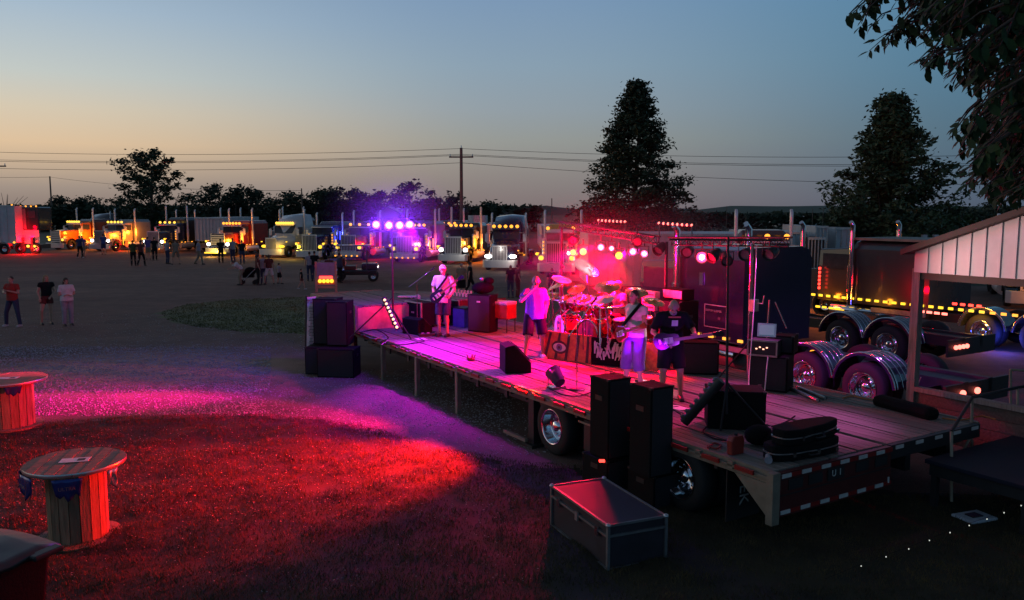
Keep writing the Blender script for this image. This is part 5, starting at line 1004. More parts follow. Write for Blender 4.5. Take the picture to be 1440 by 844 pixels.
# ------------------------------------------------------------------ drum riser, kit, drummer
T = thing('drum_riser', 'black drum riser with painted banners along its front', 'riser', (A.x, A.y, 0), STAGE)
rz_ = 1.30; RP = [(2.02, 8.0), (2.12, 7.6), (2.45, 6.75), (2.95, 6.0), (4.35, 6.0), (4.35, 8.8), (2.6, 8.8)]
MB().prism(RP[::-1], 1.004, rz_).build('platform', 'black_cloth', T)
def banner(a, b, z0, z1, name, mat):
    a, b = Vector(a + (0,)), Vector(b + (0,)); d = (b - a); L_ = d.length; d /= L_; nrm = Vector((-d.y, d.x, 0)); nrm = nrm if nrm.x < 0 else -nrm
    m = MB(); q = nrm * .03; m.hexa([a + Vector((0, 0, z0)), b + Vector((0, 0, z0)), b + q + Vector((0, 0, z0)), a + q + Vector((0, 0, z0)), a + Vector((0, 0, z1)), b + Vector((0, 0, z1)), b + q + Vector((0, 0, z1)), a + q + Vector((0, 0, z1))]); o = m.build(name, mat, T)
    return o, a, d, nrm, L_
def decal(o, a, d, nrm, pts, mat, off=.036, name='artwork', th=.004):
    m = MB(); f0 = [a + d * x + Vector((0, 0, z)) + nrm * off for x, z in pts]; f1 = [q + nrm * th for q in f0]; n = len(pts); m.add(f0 + f1, [tuple(range(n)), tuple(range(n, 2 * n))[::-1]] + [(i, n + i, n + (i + 1) % n, (i + 1) % n) for i in range(n)]); return m.build(name, mat, o)
b1 = banner((2.0, 8.0), (2.42, 6.78), 1.01, 1.60, 'banner', 'art_orange'); o, a_, d_, n_, L_ = b1
for k in range(5): x = .08 + k * .27; decal(o, a_, d_, n_, [(x, 1.02), (x + .07, 1.02), (x + .22 - k * .03, 1.58), (x + .16 - k * .03, 1.58)], 'frame_black', .034, 'black_stroke')
def eye(cx, cz, r):
    el = lambda rx, rz, q=0: [(cx + rx * math.cos(t), cz + rz * math.sin(t)) for t in [2 * math.pi * i / 20 for i in range(20)]]
    decal(o, a_, d_, n_, el(r * 1.35, r * .95), 'frame_black', .040, 'eye_outline'); decal(o, a_, d_, n_, el(r * 1.1, r * .6), 'art_white', .045, 'eye_white'); decal(o, a_, d_, n_, el(r * .5, r * .52), 'art_blue', .050, 'iris'); decal(o, a_, d_, n_, el(r * .2, r * .22), 'frame_black', .055, 'pupil')
eye(.50, 1.28, .15)
b2 = banner((2.42, 6.76), (2.97, 5.85), 1.01, 1.58, 'banner', 'black_cloth'); o, a_, d_, n_, L_ = b2; random.seed(11)
for k in range(46):
    x = .06 + (k % 23) * .041 + random.uniform(-.02, .02); z = 1.12 + random.random() * .22; hh = random.uniform(.12, .24); dx = random.uniform(-.07, .07); w_ = random.uniform(.018, .036)
    decal(o, a_, d_, n_, [(x, z), (x + w_, z), (x + dx + w_ * 1.3, z + hh), (x + dx, z + hh)], 'art_white', .034 + .0007 * k, 'scrawl')
b3 = banner((2.97, 5.85), (3.06, 5.45), 1.01, 1.55, 'banner', 'art_orange')
DK = thing('drum_kit', 'large double-bass drum kit with many cymbals on the riser', 'drum kit', St(3.0, 7.2, rz_), STAGE)
def drum(name, c, r, dep, ax='y', tilt=None, head='drum_head'):
    m = MB(); T_ = Matrix.Translation(Vector(c)) @ (tilt or Matrix.Identity(4)); m.T = T_; m.lathe([(0.001, -dep / 2), (r, -dep / 2), (r, dep / 2), (0.001, dep / 2)], ax='z', n=24, sm=False); o = m.build(name, 'drum_shell', DK)
    for q in (-1, 1): m = MB(); m.T = T_; m.lathe([(r + .004, q * dep / 2 - .02), (r + .014, q * dep / 2 - .02), (r + .014, q * dep / 2 + .012), (r - .012, q * dep / 2 + .012), (r - .012, q * dep / 2)], ax='z', n=24); m.build('hoop', 'chrome', o)
    m = MB(); m.T = T_; m.lathe([(0.001, dep / 2 + .004), (r - .012, dep / 2 + .004)], ax='z', n=24); m.build('drum_head', head, o)
    for k in range(8): a = 2 * math.pi * k / 8; m = MB(); m.T = T_; m.box((r * math.cos(a) * 1.03, r * math.sin(a) * 1.03, 0), (.02, .02, dep * .5)); m.build('lug', 'chrome', o)
    return o
RX = lambda d: Matrix.Rotation(R(d), 4, 'Y')
FRONT = Matrix.Rotation(R(-90), 4, 'Y')      # head faces the audience (-w)
b_a = drum('bass_drum', (-.35, .75, .30), .29, .42, tilt=Matrix.Rotation(R(-12), 4, 'Z') @ FRONT); b_b = drum('bass_drum', (-.25, -.05, .30), .29, .42, tilt=Matrix.Rotation(R(10), 4, 'Z') @ FRONT, head='maroon')
m = MB(); m.T = Matrix.Translation((-.35, .75, .30)) @ Matrix.Rotation(R(-12), 4, 'Z') @ FRONT @ Matrix.Translation((0, 0, .216)); 
m.prism([(.05, -.10), (.24, -.06), (.25, .04), (.10, .12), (-.2, .03), (-.27, -.02), (-.12, -.10)], 0, .004); m.build('drum_artwork', 'art_orange', b_a)
m = MB(); m.T = Matrix.Translation((-.35, .75, .30)) @ Matrix.Rotation(R(-12), 4, 'Z') @ FRONT @ Matrix.Translation((0, 0, .222)); m.prism([(.10, -.07), (.16, -.07), (.16, .06), (.10, .06)], 0, .004).prism([(-.02, -.05), (.03, -.05), (.03, .05), (-.02, .05)], 0, .004); m.build('drum_artwork', 'frame_black', b_a)
for (x, y, z, r, d, ti) in [(-.25, .95, .82, .15, .22, -30), (-.22, .62, .84, .16, .24, -28), (-.2, .15, .84, .17, .26, -28), (-.2, -.22, .80, .18, .28, -25), (-.30, .40, .95, .12, .16, -35)]: drum('tom_drum', (x, y, z), r, d, tilt=RX(ti))
drum('floor_tom', (.1, -.62, .42), .21, .40, tilt=RX(-6)); drum('floor_tom', (.5, -.75, .42), .22, .42, tilt=RX(-6)); drum('snare_drum', (.1, .45, .58), .18, .15, tilt=RX(-8))
def cymbal(x, y, z, r, tx, ty, z0=0.0):
    m = MB(); m.T = Matrix.Translation((x, y, z)) @ Matrix.Rotation(R(ty), 4, 'Y') @ Matrix.Rotation(R(tx), 4, 'X'); m.lathe([(.008, .03), (r * .2, .022), (r * .28, .005), (r * .65, -.004), (r, -.018)], n=28); m.build('cymbal', 'cymbal', DK)
    m = MB(); m.cyl((x + .04, y, z0 + .5), (x, y, z + .05), .010, None, 6).cyl((x + .04, y, z0 + .03), (x + .04, y, z0 + .55), .014, None, 6)
    for k in range(3): a = 2.09 * k; m.cyl((x + .04, y, z0 + .28), (x + .04 + .24 * math.cos(a), y + .24 * math.sin(a), z0 + .01), .009, None, 5)
    m.build('cymbal_stand', 'chrome', DK)
for q in [(-.5, 1.15, 1.15, .22, -20, -18), (-.35, 1.4, .98, .2, 10, -12), (-.55, .8, 1.28, .24, -8, -22), (-.5, .25, 1.22, .2, 8, -25), (-.55, -.1, 1.05, .16, 12, -20), (-.3, -.55, 1.32, .26, 14, -18), (.15, -.95, 1.22, .24, 18, -8), (.5, -1.1, 1.02, .22, 20, 0), (-.62, .5, 1.02, .14, 0, -30), (.1, 1.35, 1.22, .25, -20, 0)]: cymbal(*q)
def cymbal_at(px, py, w_, r, nrm):
    x, f, d = ray(px, py); k = x / f; p0 = A + SV * w_; s_ = (p0.x - k * p0.y) / (k * SU.y - SU.x); W = Q(px, py, (p0 + SU * s_).y)
    globals().setdefault('CYM', W); inv = (Matrix.Translation(DK.location) @ Matrix.Rotation(STAGE, 4, 'Z')).inverted(); c = inv @ W; n_ = (inv.to_3x3() @ Vector(nrm)).normalized(); q = n_.to_track_quat('Z', 'Y').to_matrix().to_4x4()
    m = MB(); m.T = Matrix.Translation(c) @ q; m.lathe([(.008, .03), (r * .2, .022), (r * .28, .005), (r * .65, -.004), (r, -.018)], n=32); m.build('cymbal', 'cymbal_shine', DK)  # paler copy of the cymbal brass, bright reflection put into the colour
    m = MB(); m.cyl((c.x + .1, c.y, .5), c, .011, None, 6).cyl((c.x + .1, c.y, .03), (c.x + .1, c.y, .55), .015, None, 6); m.build('cymbal_stand', 'chrome', DK)
cymbal_at(825, 376, 2.7, .30, (.41, -.41, .79)); cymbal_at(790, 392, 2.4, .22, (.2, -.25, .94)); cymbal_at(850, 420, 2.4, .2, (-.2, -.3, .9))
m = MB(); m.tube([(-.62, 1.35, .02), (-.62, 1.35, .92), (-.62, -.75, .92), (-.62, -.75, .02)], .019, 8).tube([(-.62, -.75, .9), (.35, -1.0, .9), (.35, -1.0, .02)], .019, 8).tube([(-.62, 1.35, .9), (.3, 1.5, .9), (.3, 1.5, .02)], .019, 8)
m.build('drum_rack', 'chrome', DK)
for y in (1.2, .95, .45, .1, -.3, -.6): MB().box((-.62, y, .92), (.07, .05, .07)).cyl((-.62, y, .92), (-.35, y, .86), .011, None, 6).build('rack_clamp', 'chrome', DK)
MB().cyl((.62, .1, .44), (.62, .1, .52), .17, None, 18).cyl((.62, .1, 0), (.62, .1, .44), .02, None, 8).build('drum_throne', 'black_cloth', DK)
for k, (x, y) in enumerate([(-.75, 1.3), (-.8, .35), (-.78, -.4)]):
    MB().cyl((x, y, .02), (x - .02, y, .62), .010, None, 6).cyl((x - .02, y, .62), (x + .25, y + .05, .78), .008, None, 6).ell((x + .27, y + .05, .79), (.03, .03, .04)).build('drum_microphone', 'frame_black', DK)
p = St(3.62, 7.3, rz_); person('drummer with grey hair seated behind the cymbals', p, STAGE + R(80), {'pelvis': (0, 0, .56), 'belly': (0, .02, .70), 'chest': (0, .05, .90), 'neck': (0, .08, 1.07), 'head': (0, .11, 1.20), 'shL': (.185, .06, 1.0), 'shR': (-.185, .06, 1.0), 'elL': (.32, .16, .80), 'elR': (-.34, .18, .86), 'wrL': (.2, .38, .78), 'wrR': (-.22, .36, 1.02), 'hipL': (.1, .02, .54), 'hipR': (-.1, .02, .54), 'kneeL': (.2, .42, .52), 'kneeR': (-.2, .42, .52), 'ankleL': (.2, .46, .09), 'ankleR': (-.2, .46, .09)}, 1.78, 1.1, 'skin', 'grey_cotton', .6, 'black_cotton', 'shorts', 'hair_grey', 'short', None, 'frame_black', True, topz=.52)
T = thing('drumsticks', 'pair of drumsticks in the hands of the drummer', 'drumsticks', p, STAGE + R(80)); MB().cyl((-.2, .42, 1.06), (-.02, .72, 1.22), .009, .006, 6).build('stick', 'cream_paint', T); MB().cyl((.19, .44, .80), (.05, .76, .90), .009, .006, 6).build('stick', 'cream_paint', T)
T = thing('fan_cabinet', 'pink-lit box fan hanging beside the drummer', 'fan', St(3.9, 6.7, 1.3), STAGE); MB().bx(-.05, .1, -.2, .2, .75, 1.15).build('housing', 'art_white', T); MB().cyl((0.02, 0, 0), (.02, 0, .75), .02, None, 8).build('post', 'chrome', T)
for k in range(4): MB().box((-.055, 0, .82 + k * .09), (.01, .34, .02)).build('grille_slat', 'frame_black', T)
# ------------------------------------------------------------------ stage lighting rig
SL = lambda w_, s_, z: St(w_, s_, z)
T = thing('lighting_truss', 'long lattice lighting truss on crank stands along the back of the stage', 'truss', (A.x, A.y, 0), STAGE)
def lattice(a, b, name):
    a, b = Vector(a), Vector(b); d = b - a; L_ = d.length; d.normalize(); up = Vector((0, 0, 1)); sd = d.cross(up).normalized(); hh = .16
    ch = [a + up * .0, a + up * hh + sd * .09, a + up * hh - sd * .09]
    for c in ch: MB().cyl(c, c + d * L_, .018, None, 6).build('chord', 'frame_black', T)
    n = int(L_ / .26); m = MB()
    for i in range(n):
        q = a + d * (L_ * i / n); r = a + d * (L_ * (i + .5) / n)
        for sg in (-1, 1): m.cyl(q, r + up * hh + sd * .09 * sg, .008, None, 5).cyl(r + up * hh + sd * .09 * sg, a + d * (L_ * (i + 1) / n), .008, None, 5)
    o = m.build(name, 'frame_black', T); o['kind'] = 'stuff'
lattice((4.25, 10.6, 3.74), (4.25, 6.9, 3.44), 'lacing'); lattice((4.2, 6.4, 3.44), (4.2, 3.35, 3.52), 'lacing')
def crank(w_, s_, h, mat='chrome'):
    MB().cyl((w_, s_, 1.05), (w_, s_, h), .045, .032, 10).build('mast', mat, T)
    for k in range(3): a = 2.1 * k + .5; MB().cyl((w_, s_, 1.7), (w_ + .55 * math.cos(a), s_ + .55 * math.sin(a), 1.02), .016, None, 6).build('stand_leg', 'frame_black', T)
crank(4.25, 10.5, 3.74, 'frame_black'); crank(4.3, 6.65, 3.5, 'frame_black'); crank(4.1, 4.1, 3.55)
MB().box((4.1, 4.02, 2.4), (.14, .12, .22)).tube([(4.1, 3.95, 2.45), (4.1, 3.8, 2.45), (4.1, 3.78, 2.6)], .012, 6).build('crank_winch', 'bright_steel', T)
def par(loc, aim, lens, label, r=.10, body='frame_black', group='par can spotlights on the stage rig', hang=True):
    t = thing('par_can', label, 'spotlight', loc, 0, group); d = (Vector(aim) - Vector(loc)).normalized(); q = d.to_track_quat('Z', 'Y').to_matrix().to_4x4()
    m = MB(); m.T = q; m.lathe([(.04, -.26), (r * .75, -.22), (r * .95, -.10), (r, .0), (r * 1.04, .06), (r * 1.04, .005), (r * .9, -.01)], n=20); m.build('housing', body, t)
    m = MB(); m.T = q; m.lathe([(.001, .0), (r * .88, .0)], n=20); m.build('lens', lens, t)
    if lens.startswith('lamp') and lens != 'lamp_gold': m = MB(); m.T = q; m.lathe([(.001, .03), (r * .42, .006)], n=16); m.build('bulb', 'lamp_core', t)
    m = MB(); m.tube([(-r * 1.15, 0, 0), (-r * 1.15, 0, .16), (r * 1.15, 0, .16), (r * 1.15, 0, 0)], .012, 5); 
    if hang: m.cyl((0, 0, .16), (0, 0, .30), .015, None, 6)
    m.build('yoke', 'frame_black', t); return t
AUD = Vector((0, 0, 2.6))
GL = Vector((0.4, 14.4, 1.0))
# (pixel, distance along stage w) -> the rig hangs at w about 4.2
def rig(px, py, w_=4.15):
    x, f, d = ray(px, py); k = x / f; s_ = None
    p0 = A + SV * w_; s_ = (p0.x - k * p0.y) / (k * SU.y - SU.x); Y = (p0 + SU * s_).y; return Q(px, py, Y)
CANS = [((806, 355), 'lamp_gold', 'half-hidden amber par can at the left end of the drum truss', (1, .55, .05), .085), ((820, 354), 'lamp_gold', 'amber par can second from the left of the drum truss', (1, .6, .05), .10), ((845, 348), 'lamp_pink', 'pink-white par can above the big cymbal', (1, .2, .4), .09), ((860, 349.5), 'lamp_pink', 'smaller pink-white par can left of the yellow one', (1, .2, .4), .07),
        ((870.5, 359.5), 'lamp_gold', 'large yellow par can in the middle of the drum truss', (1, .7, .05), .10), ((890, 354), 'lamp_pink', 'pink par can right of the large yellow one', (1, .2, .5), .09), ((906, 357), 'lamp_pink', 'pink par can at the right end of the drum truss', (1, .2, .5), .085), ((800, 356), 'lamp_white', 'small white lamp beside the half-hidden amber can', (1, .8, .8), .05),
        ((987, 362), 'lamp_hot', 'bright red-white par can above the dark truck side', (1, .05, .15), .12)]
for (pp, lens, lab, c, r) in CANS: par(rig(*pp), AUD, lens, lab, r)
for (pp, lab, aim) in [((926, 352), 'unlit par can with orange rim beside the chrome stack', (-6, 8, -4)), ((1002, 362), 'unlit par can just right of the bright red one', (-4, 10, -3)), ((1022, 366), 'unlit dark par can with a pale glint', (3, 6, -2)), ((1048, 358), 'unlit par can left of the chrome crank mast', (-3, 6, 0)), ((1082, 358), 'unlit par can right of the chrome crank mast', (-3, 8, 0)), ((966, 355), 'unlit par can left of the bright red one', (-3, 5, 0)), ((896, 340), 'unlit par can hung high over the drummer', (3, 6, 0)), ((806, 338), 'unlit par can clamped high at the left truss end', (-6, 6, 0))]: par(rig(*pp), aim, 'glass_pale', lab, .11)
def ledbar(name, label, a, b, n, mat, r=.035, body=.07):
    t = thing(name, label, 'light bar', (0, 0, 0)); a, b = Vector(a), Vector(b); d = (b - a).normalized(); toc = (Vector((0, 0, 4)) - a).normalized(); MB().cyl(a - d * .06, b + d * .06, body, None, 8).build('housing', 'frame_black', t)
    for k in range(n): q = a.lerp(b, k / (n - 1)) + toc * body; MB().ell(q, (r, r, r)).build('bulb', mat, t)
    return t
ledbar('light_bar', 'row of eight red bulbs above the left half of the truss', rig(842, 310, 5.2), rig(879, 312, 5.2), 8, 'lamp_redhot', .032, .04)
ledbar('light_bar', 'row of eight red bulbs above the dark truck, right of the other row', rig(927, 314, 5.2), rig(973, 317, 5.2), 8, 'lamp_redhot', .032, .04)
for a_, b_ in (((842, 310), (842, 330)), ((879, 312), (879, 332)), ((927, 314), (927, 336)), ((973, 317), (973, 336))): MB().cyl(rig(*a_, 5.2), rig(*b_, 4.4), .014, None, 6).build('bar_support', 'frame_black', T).parent = None or T
for o in [c for c in T.children if c.name.startswith('bar_support')]: o.matrix_parent_inverse = (Matrix.Translation(T.location) @ Matrix.Rotation(STAGE, 4, 'Z')).inverted()
# left stand with four purple lamps
pb = P(553, 474, 1.0); T = thing('light_stand', 'tripod light stand with crossbar at the left of the stage', 'light stand', (0, 0, 0)); Yb = pb.y
tp = Q(551, 320, Yb); MB().cyl((pb.x, Yb, 1.3), (tp.x, Yb, tp.z), .028, .02, 10).build('mast', 'frame_black', T); MB().cyl(Q(520, 325, Yb), Q(584, 325, Yb), .018, None, 8).build('crossbar', 'frame_black', T)
for dx, dy in ((-1.05, -.25), (.5, -.4), (.2, .6)): MB().cyl((pb.x, Yb, 2.0 if dx < -1 else 1.7), (pb.x + dx, Yb + dy, 1.01), .018, None, 6).build('stand_leg', 'frame_black', T)
PUR = []
for k, (px, py) in enumerate(((529, 316), (547, 317), (562, 317), (576, 316))):
    q = Q(px, py, Yb - .12); PUR.append(q); par(q, (1.5, 0, 1.5), 'lamp_purple', ['leftmost of the four purple lamps on the left stand', 'second purple lamp from the left on the left stand', 'third purple lamp from the left on the left stand', 'rightmost purple lamp on the left stand'][k], .105, hang=False, group='purple lamps on the left light stand')
ledbar('light_bar', 'slanted black bar of eight glowing peach bulbs at the left monitor', Q(541, 422, Yb - .5), Q(558, 460, Yb - .9), 8, 'lamp_peach', .035, .06)
# near light stand, right
pn = P(1019, 606, 1.0); T = thing('light_stand', 'tall black tripod light stand near the rear corner of the stage', 'light stand', (0, 0, 0)); Yn = pn.y
q = Q(1024, 333, Yn); MB().cyl((pn.x + .02, Yn, 1.25), (q.x, Yn, q.z), .022, .015, 10).build('mast', 'frame_black', T)
for a_, b_ in (((1022, 540), (1013, 606)), ((1024, 540), (1084, 606)), ((1024, 545), (1050, 570))): MB().cyl(Q(*a_, Yn), P(*b_, 1.01), .017, None, 6).build('stand_leg', 'frame_black', T)
MB().cyl(Q(941, 337, Yn + 3.2), Q(1100, 338, Yn + 3.0), .018, None, 8).build('crossbar', 'frame_black', T)
T = thing('light_bar', 'dark unlit light bar leaning on the right light stand', 'light bar', (0, 0, 0)); MB().cyl(P(962, 594, 1.08), Q(1014, 535, Yn), .075, None, 10).build('housing', 'frame_black', T)
for k in range(8): q = P(962, 594, 1.08).lerp(Q(1014, 535, Yn), .06 + k * .125); MB().ell(q + Vector((-.05, .02, .05)), (.04, .04, .035)).build('bulb', 'glass_pale', T)
# thin back stands
T = thing('light_stand', 'thin folded stand against the navy sleeper beside the mixer', 'light stand', (0, 0, 0)); MB().cyl(Q(1082, 422, 15.2), Q(1078, 478, 15.2), .012, None, 6).cyl(Q(1090, 425, 15.2), Q(1106, 462, 15.2), .010, None, 6).build('stand_leg', 'bright_steel', T)
# ------------------------------------------------------------------ speakers and boxes
def cab(name, label, loc, rot, w_, d, h, mat='black_box', cat='speaker', grille=True, handles=True, group=None):
    t = thing(name, label, cat, loc, rot, group); MB().bx(-w_ / 2, w_ / 2, -d / 2, d / 2, 0, h).build('cabinet', mat, t, .015)
    if grille: MB().bx(-w_ / 2 + .03, w_ / 2 - .03, -d / 2 - .012, -d / 2 + .0, .03, h - .03).build('grille', 'grille_cloth', t)
    if handles:
        for s_ in (-1, 1): MB().box((s_ * (w_ / 2 + .002), 0, h * .75), (.012, .16, .07)).build('handle', 'frame_black', t)
    for x in (-1, 1):
        for y in (-1, 1): MB().box((x * (w_ / 2 - .02), y * (d / 2 - .02), h - .01), (.05, .05, .03)).build('corner_cap', 'frame_black', t)
    return t
def stack(px0, px1, pyb, pyt, z=0):
    a, b = P(px0, pyb, z), P(px1, pyb, z); Y = (a.y + b.y) / 2; return Vector(((a.x + b.x) / 2, Y, z)), (b.x - a.x) , Q((px0 + px1) / 2, pyt, Y).z - z
RS = STAGE - R(90) + R(90)
c, w_, h = stack(836, 880, 700, 600); cab('subwoofer', 'black subwoofer under the left column speaker in front of the stage', (c.x + .05, c.y + .45, 0), RS, .6, .6, .52, grille=True)
cab('column_speaker', 'tall black column speaker, left of the front pair', (1.46, 11.92, .525), RS, .42, .44, Q(860, 533, 11.7).z - .53)
cab('subwoofer', 'black subwoofer under the right column speaker in front of the stage', (2.05, 11.35, 0), RS, .56, .56, .50)
cab('column_speaker', 'tall black column speaker, right of the front pair', (1.94, 11.15, .505), RS, .41, .44, Q(900, 542, 11.1).z - .50)
MB().box((1.30, 11.5, .56), (.08, .05, .03)).build('indicator_lamp', 'lamp_red', None, 0, label='small red light on the subwoofer left of the front speakers', cat='light')
Yl = 21.2
cab('column_speaker', 'tall black column speaker beside the white banner, left pair', (Q(463, 500, Yl).x, Yl, .72), R(-6), .62, .6, Q(463, 419, Yl).z - .72)
cab('column_speaker', 'tall black column speaker nearest the step deck, left pair', (Q(486, 500, Yl - .35).x - .12, Yl - .35, .74), R(-6), .55, .6, Q(486, 423, Yl - .35).z - .74)
cab('subwoofer', 'black subwoofer at the left end under the banner-side speaker', (Q(452, 520, Yl - .3).x, Yl - .3, 0), R(-6), .62, .7, .70)
cab('subwoofer', 'wide black subwoofer with a blue sheen under the left pair', (Q(480, 525, Yl - .75).x - .05, Yl - .75, 0), R(-6), .95, .6, .72)
T = thing('sponsor_banner', 'tall white banner with red heading and black list by the left speakers', 'banner', (0, 0, 0)); Yb2 = 21.3
bl, br, tl, tr = Q(431, 497, Yb2), Q(441, 494, Yb2), Q(432, 418, Yb2), Q(444, 417, Yb2)
MB().hexa([bl, br, br + Vector((0, .03, 0)), bl + Vector((0, .03, 0)), tl, tr, tr + Vector((0, .03, 0)), tl + Vector((0, .03, 0))]).build('panel', 'paper', T); MB().cyl(Q(430, 503, Yb2 + .1), Q(431, 416, Yb2 + .1), .03, None, 8).build('frame', 'frame_black', T)
textobj('heading', 'BACK IN\nIT NOW', .062, 'ink_red', T, Q(438.2, 424, Yb2 - .012), (R(90), 0, 0)); random.seed(5)
for k in range(26):
    y = 432 + k * 2.1; MB().box(Q(438 + random.uniform(-.6, .6), y, Yb2 - .008), (random.uniform(.06, .14), .004, .016)).build('list_line', 'ink', T)
# road case, front
T = thing('road_case', 'black road case with pale aluminium edges in the foreground grass', 'flight case'); pa, pbq, pc = P(776, 741), P(852, 803), P(928, 770)
ux = (pbq - pa); Lx = ux.length * 1.03; ang = math.atan2(ux.y, ux.x); T.location = pa; T.rotation_euler = (0, 0, ang); hz = Q(851, 737, pbq.y).z; Dy = .78
MB().bx(.01, Lx - .01, .01, Dy - .01, .02, hz - .14).build('body', 'case_panel', T); MB().bx(.01, Lx - .01, .01, Dy - .01, hz - .13, hz - .005).build('lid', 'case_panel', T)
e = .018
for x in (0, Lx): 
    for y in (0, Dy): MB().bx(x - e, x + e, y - e, y + e, .02, hz).build('corner_rail', 'case_edge', T)
for z_ in (.03, hz - .135, hz - .008):
    for y in (0, Dy): MB().bx(e, Lx - e, y - e, y + e * .6, z_ - .014, z_ + .014).build('edge_rail', 'case_edge', T)
    for x in (0, Lx): MB().bx(x - e * .6, x + e * .6, e, Dy - e, z_ - .014, z_ + .014).build('edge_rail', 'case_edge', T)
for x in (.16, .5, .84): MB().box((Lx * x, -.022, hz - .15), (.07, .02, .11)).build('latch', 'chrome' if x != .5 else 'bright_steel', T)
for x in (0, Lx):
    for y in (0, Dy): MB().ell((x, y, hz - .005), (.035, .035, .03)).build('ball_corner', 'bright_steel', T)
# monitors etc. on the deck
def wedge(label, p, rot, w_=.62, h=.46, d=.5):
    t = thing('stage_monitor', label, 'stage monitor', p, rot, 'wedge stage monitors'); prof = [(0, 0), (d, 0), (d, h * .35), (d * .35, h), (0, h * .92)]
    m = MB(); m.T = Matrix.Rotation(R(90), 4, 'Z'); m.prismy(prof, -w_ / 2, w_ / 2); m.build('cabinet', 'black_box', t, .012)
    m = MB(); m.T = Matrix.Rotation(R(90), 4, 'Z'); a, b = Vector((d + .008, 0, h * .38)), Vector((d * .38 + .008, 0, h + .0)); m.hexa([(a.x - .01, -w_ / 2 + .03, a.z), (a.x - .01, w_ / 2 - .03, a.z), (a.x + .01, w_ / 2 - .03, a.z), (a.x + .01, -w_ / 2 + .03, a.z), (b.x - .01, -w_ / 2 + .03, b.z), (b.x - .01, w_ / 2 - .03, b.z), (b.x + .012, w_ / 2 - .03, b.z), (b.x + .012, -w_ / 2 + .03, b.z)]); m.build('grille', 'grille_cloth', t)
    return t
q = P(710, 522, 1.005); wedge('large wedge monitor in front of the singer at the stage edge', (q.x - .05, q.y, 1.005), R(-78), .575, .56, .52)
q = P(577, 470, 1.005); wedge('wedge monitor at the foot of the slanted light bar', (q.x, q.y, 1.005), R(-40), .6, .42, .5)
q = P(782, 545, 1.005); T = thing('effects_unit', 'small black floor light on a yoke by the mic stand base', 'floor light', (q.x, q.y, 1.0), R(30)); m = MB(); m.T = Matrix.Translation((0, 0, .2)) @ Matrix.Rotation(R(-55), 4, 'X'); m.cyl((0, 0, -.16), (0, 0, .14), .10, .15, 14); m.build('housing', 'navy_cotton', T); MB().tube([(-.17, 0, .2), (-.17, 0, .02), (.17, 0, .02), (.17, 0, .2)], .014, 6).box((0, 0, .02), (.3, .2, .03)).build('yoke', 'chrome', T)
def micstand(label, px, py, h, boom, Y=None):
    p = P(px, py, 1.0); T = thing('microphone_stand', label, 'microphone stand', (p.x, p.y, 1.0)); MB().cyl((0, 0, .02), (0, 0, h), .011, None, 8).build('pole', 'chrome', T); MB().lathe([(.001, .03), (.14, .02), (.15, .0)], n=20, cap=True).build('base', 'frame_black', T)
    a, b = Vector(boom[0]), Vector(boom[1]); MB().cyl(a, b, .009, None, 6).build('boom', 'chrome', T); d = (b - a).normalized(); MB().cyl(b, b + d * .12, .014, .02, 8).ell(b + d * .14, (.026, .026, .03)).build('microphone', 'frame_black', T)
micstand('boom microphone stand near the front of the red-lit deck', 811, 548, 1.25, ((-.15, 0, .95), (.25, .1, 1.5)))
micstand('boom microphone stand left of the capped guitarist', 587, 462, 1.25, ((-.22, 0, 1.12), (.35, .05, 1.55)))
micstand('boom microphone stand left of the drum kit', 772, 488, 1.35, ((-.1, 0, 1.2), (.25, .1, 1.75)))
def at(px, py, z=1.0): p = P(px, py, z); return (p.x, p.y, z + .005)
t = cab('guitar_amplifier', 'black guitar amplifier cabinet with pale edge beyond the guitarist', at(679, 466), STAGE - R(60), .68, .4, .98, cat='amplifier'); 
MB().box((-.0, -.225, .80), (.10, .01, .04)).build('badge', 'art_white', t)
T = thing('drum_case', 'rounded black cases stacked on the guitar amplifier', 'case', at(679, 466)); T.location.z = 1.99; MB().ell((0, 0, .16), (.3, .2, .16)).ell((.16, .02, .34), (.14, .12, .1)).build('case_shell', 'black_cloth', T); MB().ell((-.02, -.1, .40), (.06, .05, .05)).build('buckle', 'bright_steel', T)
T = thing('cooler', 'red cooler with white lid on a low rack near the back', 'cooler', at(706, 466), STAGE - R(70)); MB().bx(-.33, .33, -.2, .2, .35, .72).build('tub', 'cooler_red', T, .02); MB().bx(-.34, .34, -.21, .21, .72, .80).build('lid', 'art_white', T, .02)
for x in (-.3, .3):
    for y in (-.17, .17): MB().cyl((x, y, 0), (x, y, .35), .015, None, 6).build('rack_leg', 'frame_black', T)
def fcase(label, loc, rot, w_, d, h, g='flight cases standing open at the step'):
    T = thing('flight_case', label, 'flight case', loc, rot, g); MB().bx(-w_ / 2, w_ / 2, -d / 2, d / 2, .06, h).build('body', 'black_box', T)
    for x in (-1, 1):
        for y in (-1, 1): MB().bx(x * w_ / 2 - .02, x * w_ / 2 + .02, y * d / 2 - .02, y * d / 2 + .02, .06, h + .01).build('corner_rail', 'aluminium', T); MB().cyl((x * w_ * .4, y * d * .4 - .02, .03), (x * w_ * .4, y * d * .4 + .02, .03), .035, None, 8).build('castor', 'frame_black', T)
    for z in (.08, h): 
        for y in (-1, 1): MB().bx(-w_ / 2, w_ / 2, y * d / 2 - .017, y * d / 2 + .017, z - .014, z + .014).build('edge_rail', 'aluminium', T)
    MB().box((0, -d / 2 - .01, h * .6), (.14, .02, .05)).build('handle', 'chrome', T)
fcase('black flight case with aluminium edges just left of the capped guitarist', at(592, 459), STAGE - R(80), .75, .5, .68); fcase('black flight case with aluminium edges directly behind the capped guitarist', at(623, 456), STAGE - R(80), .8, .5, .66)
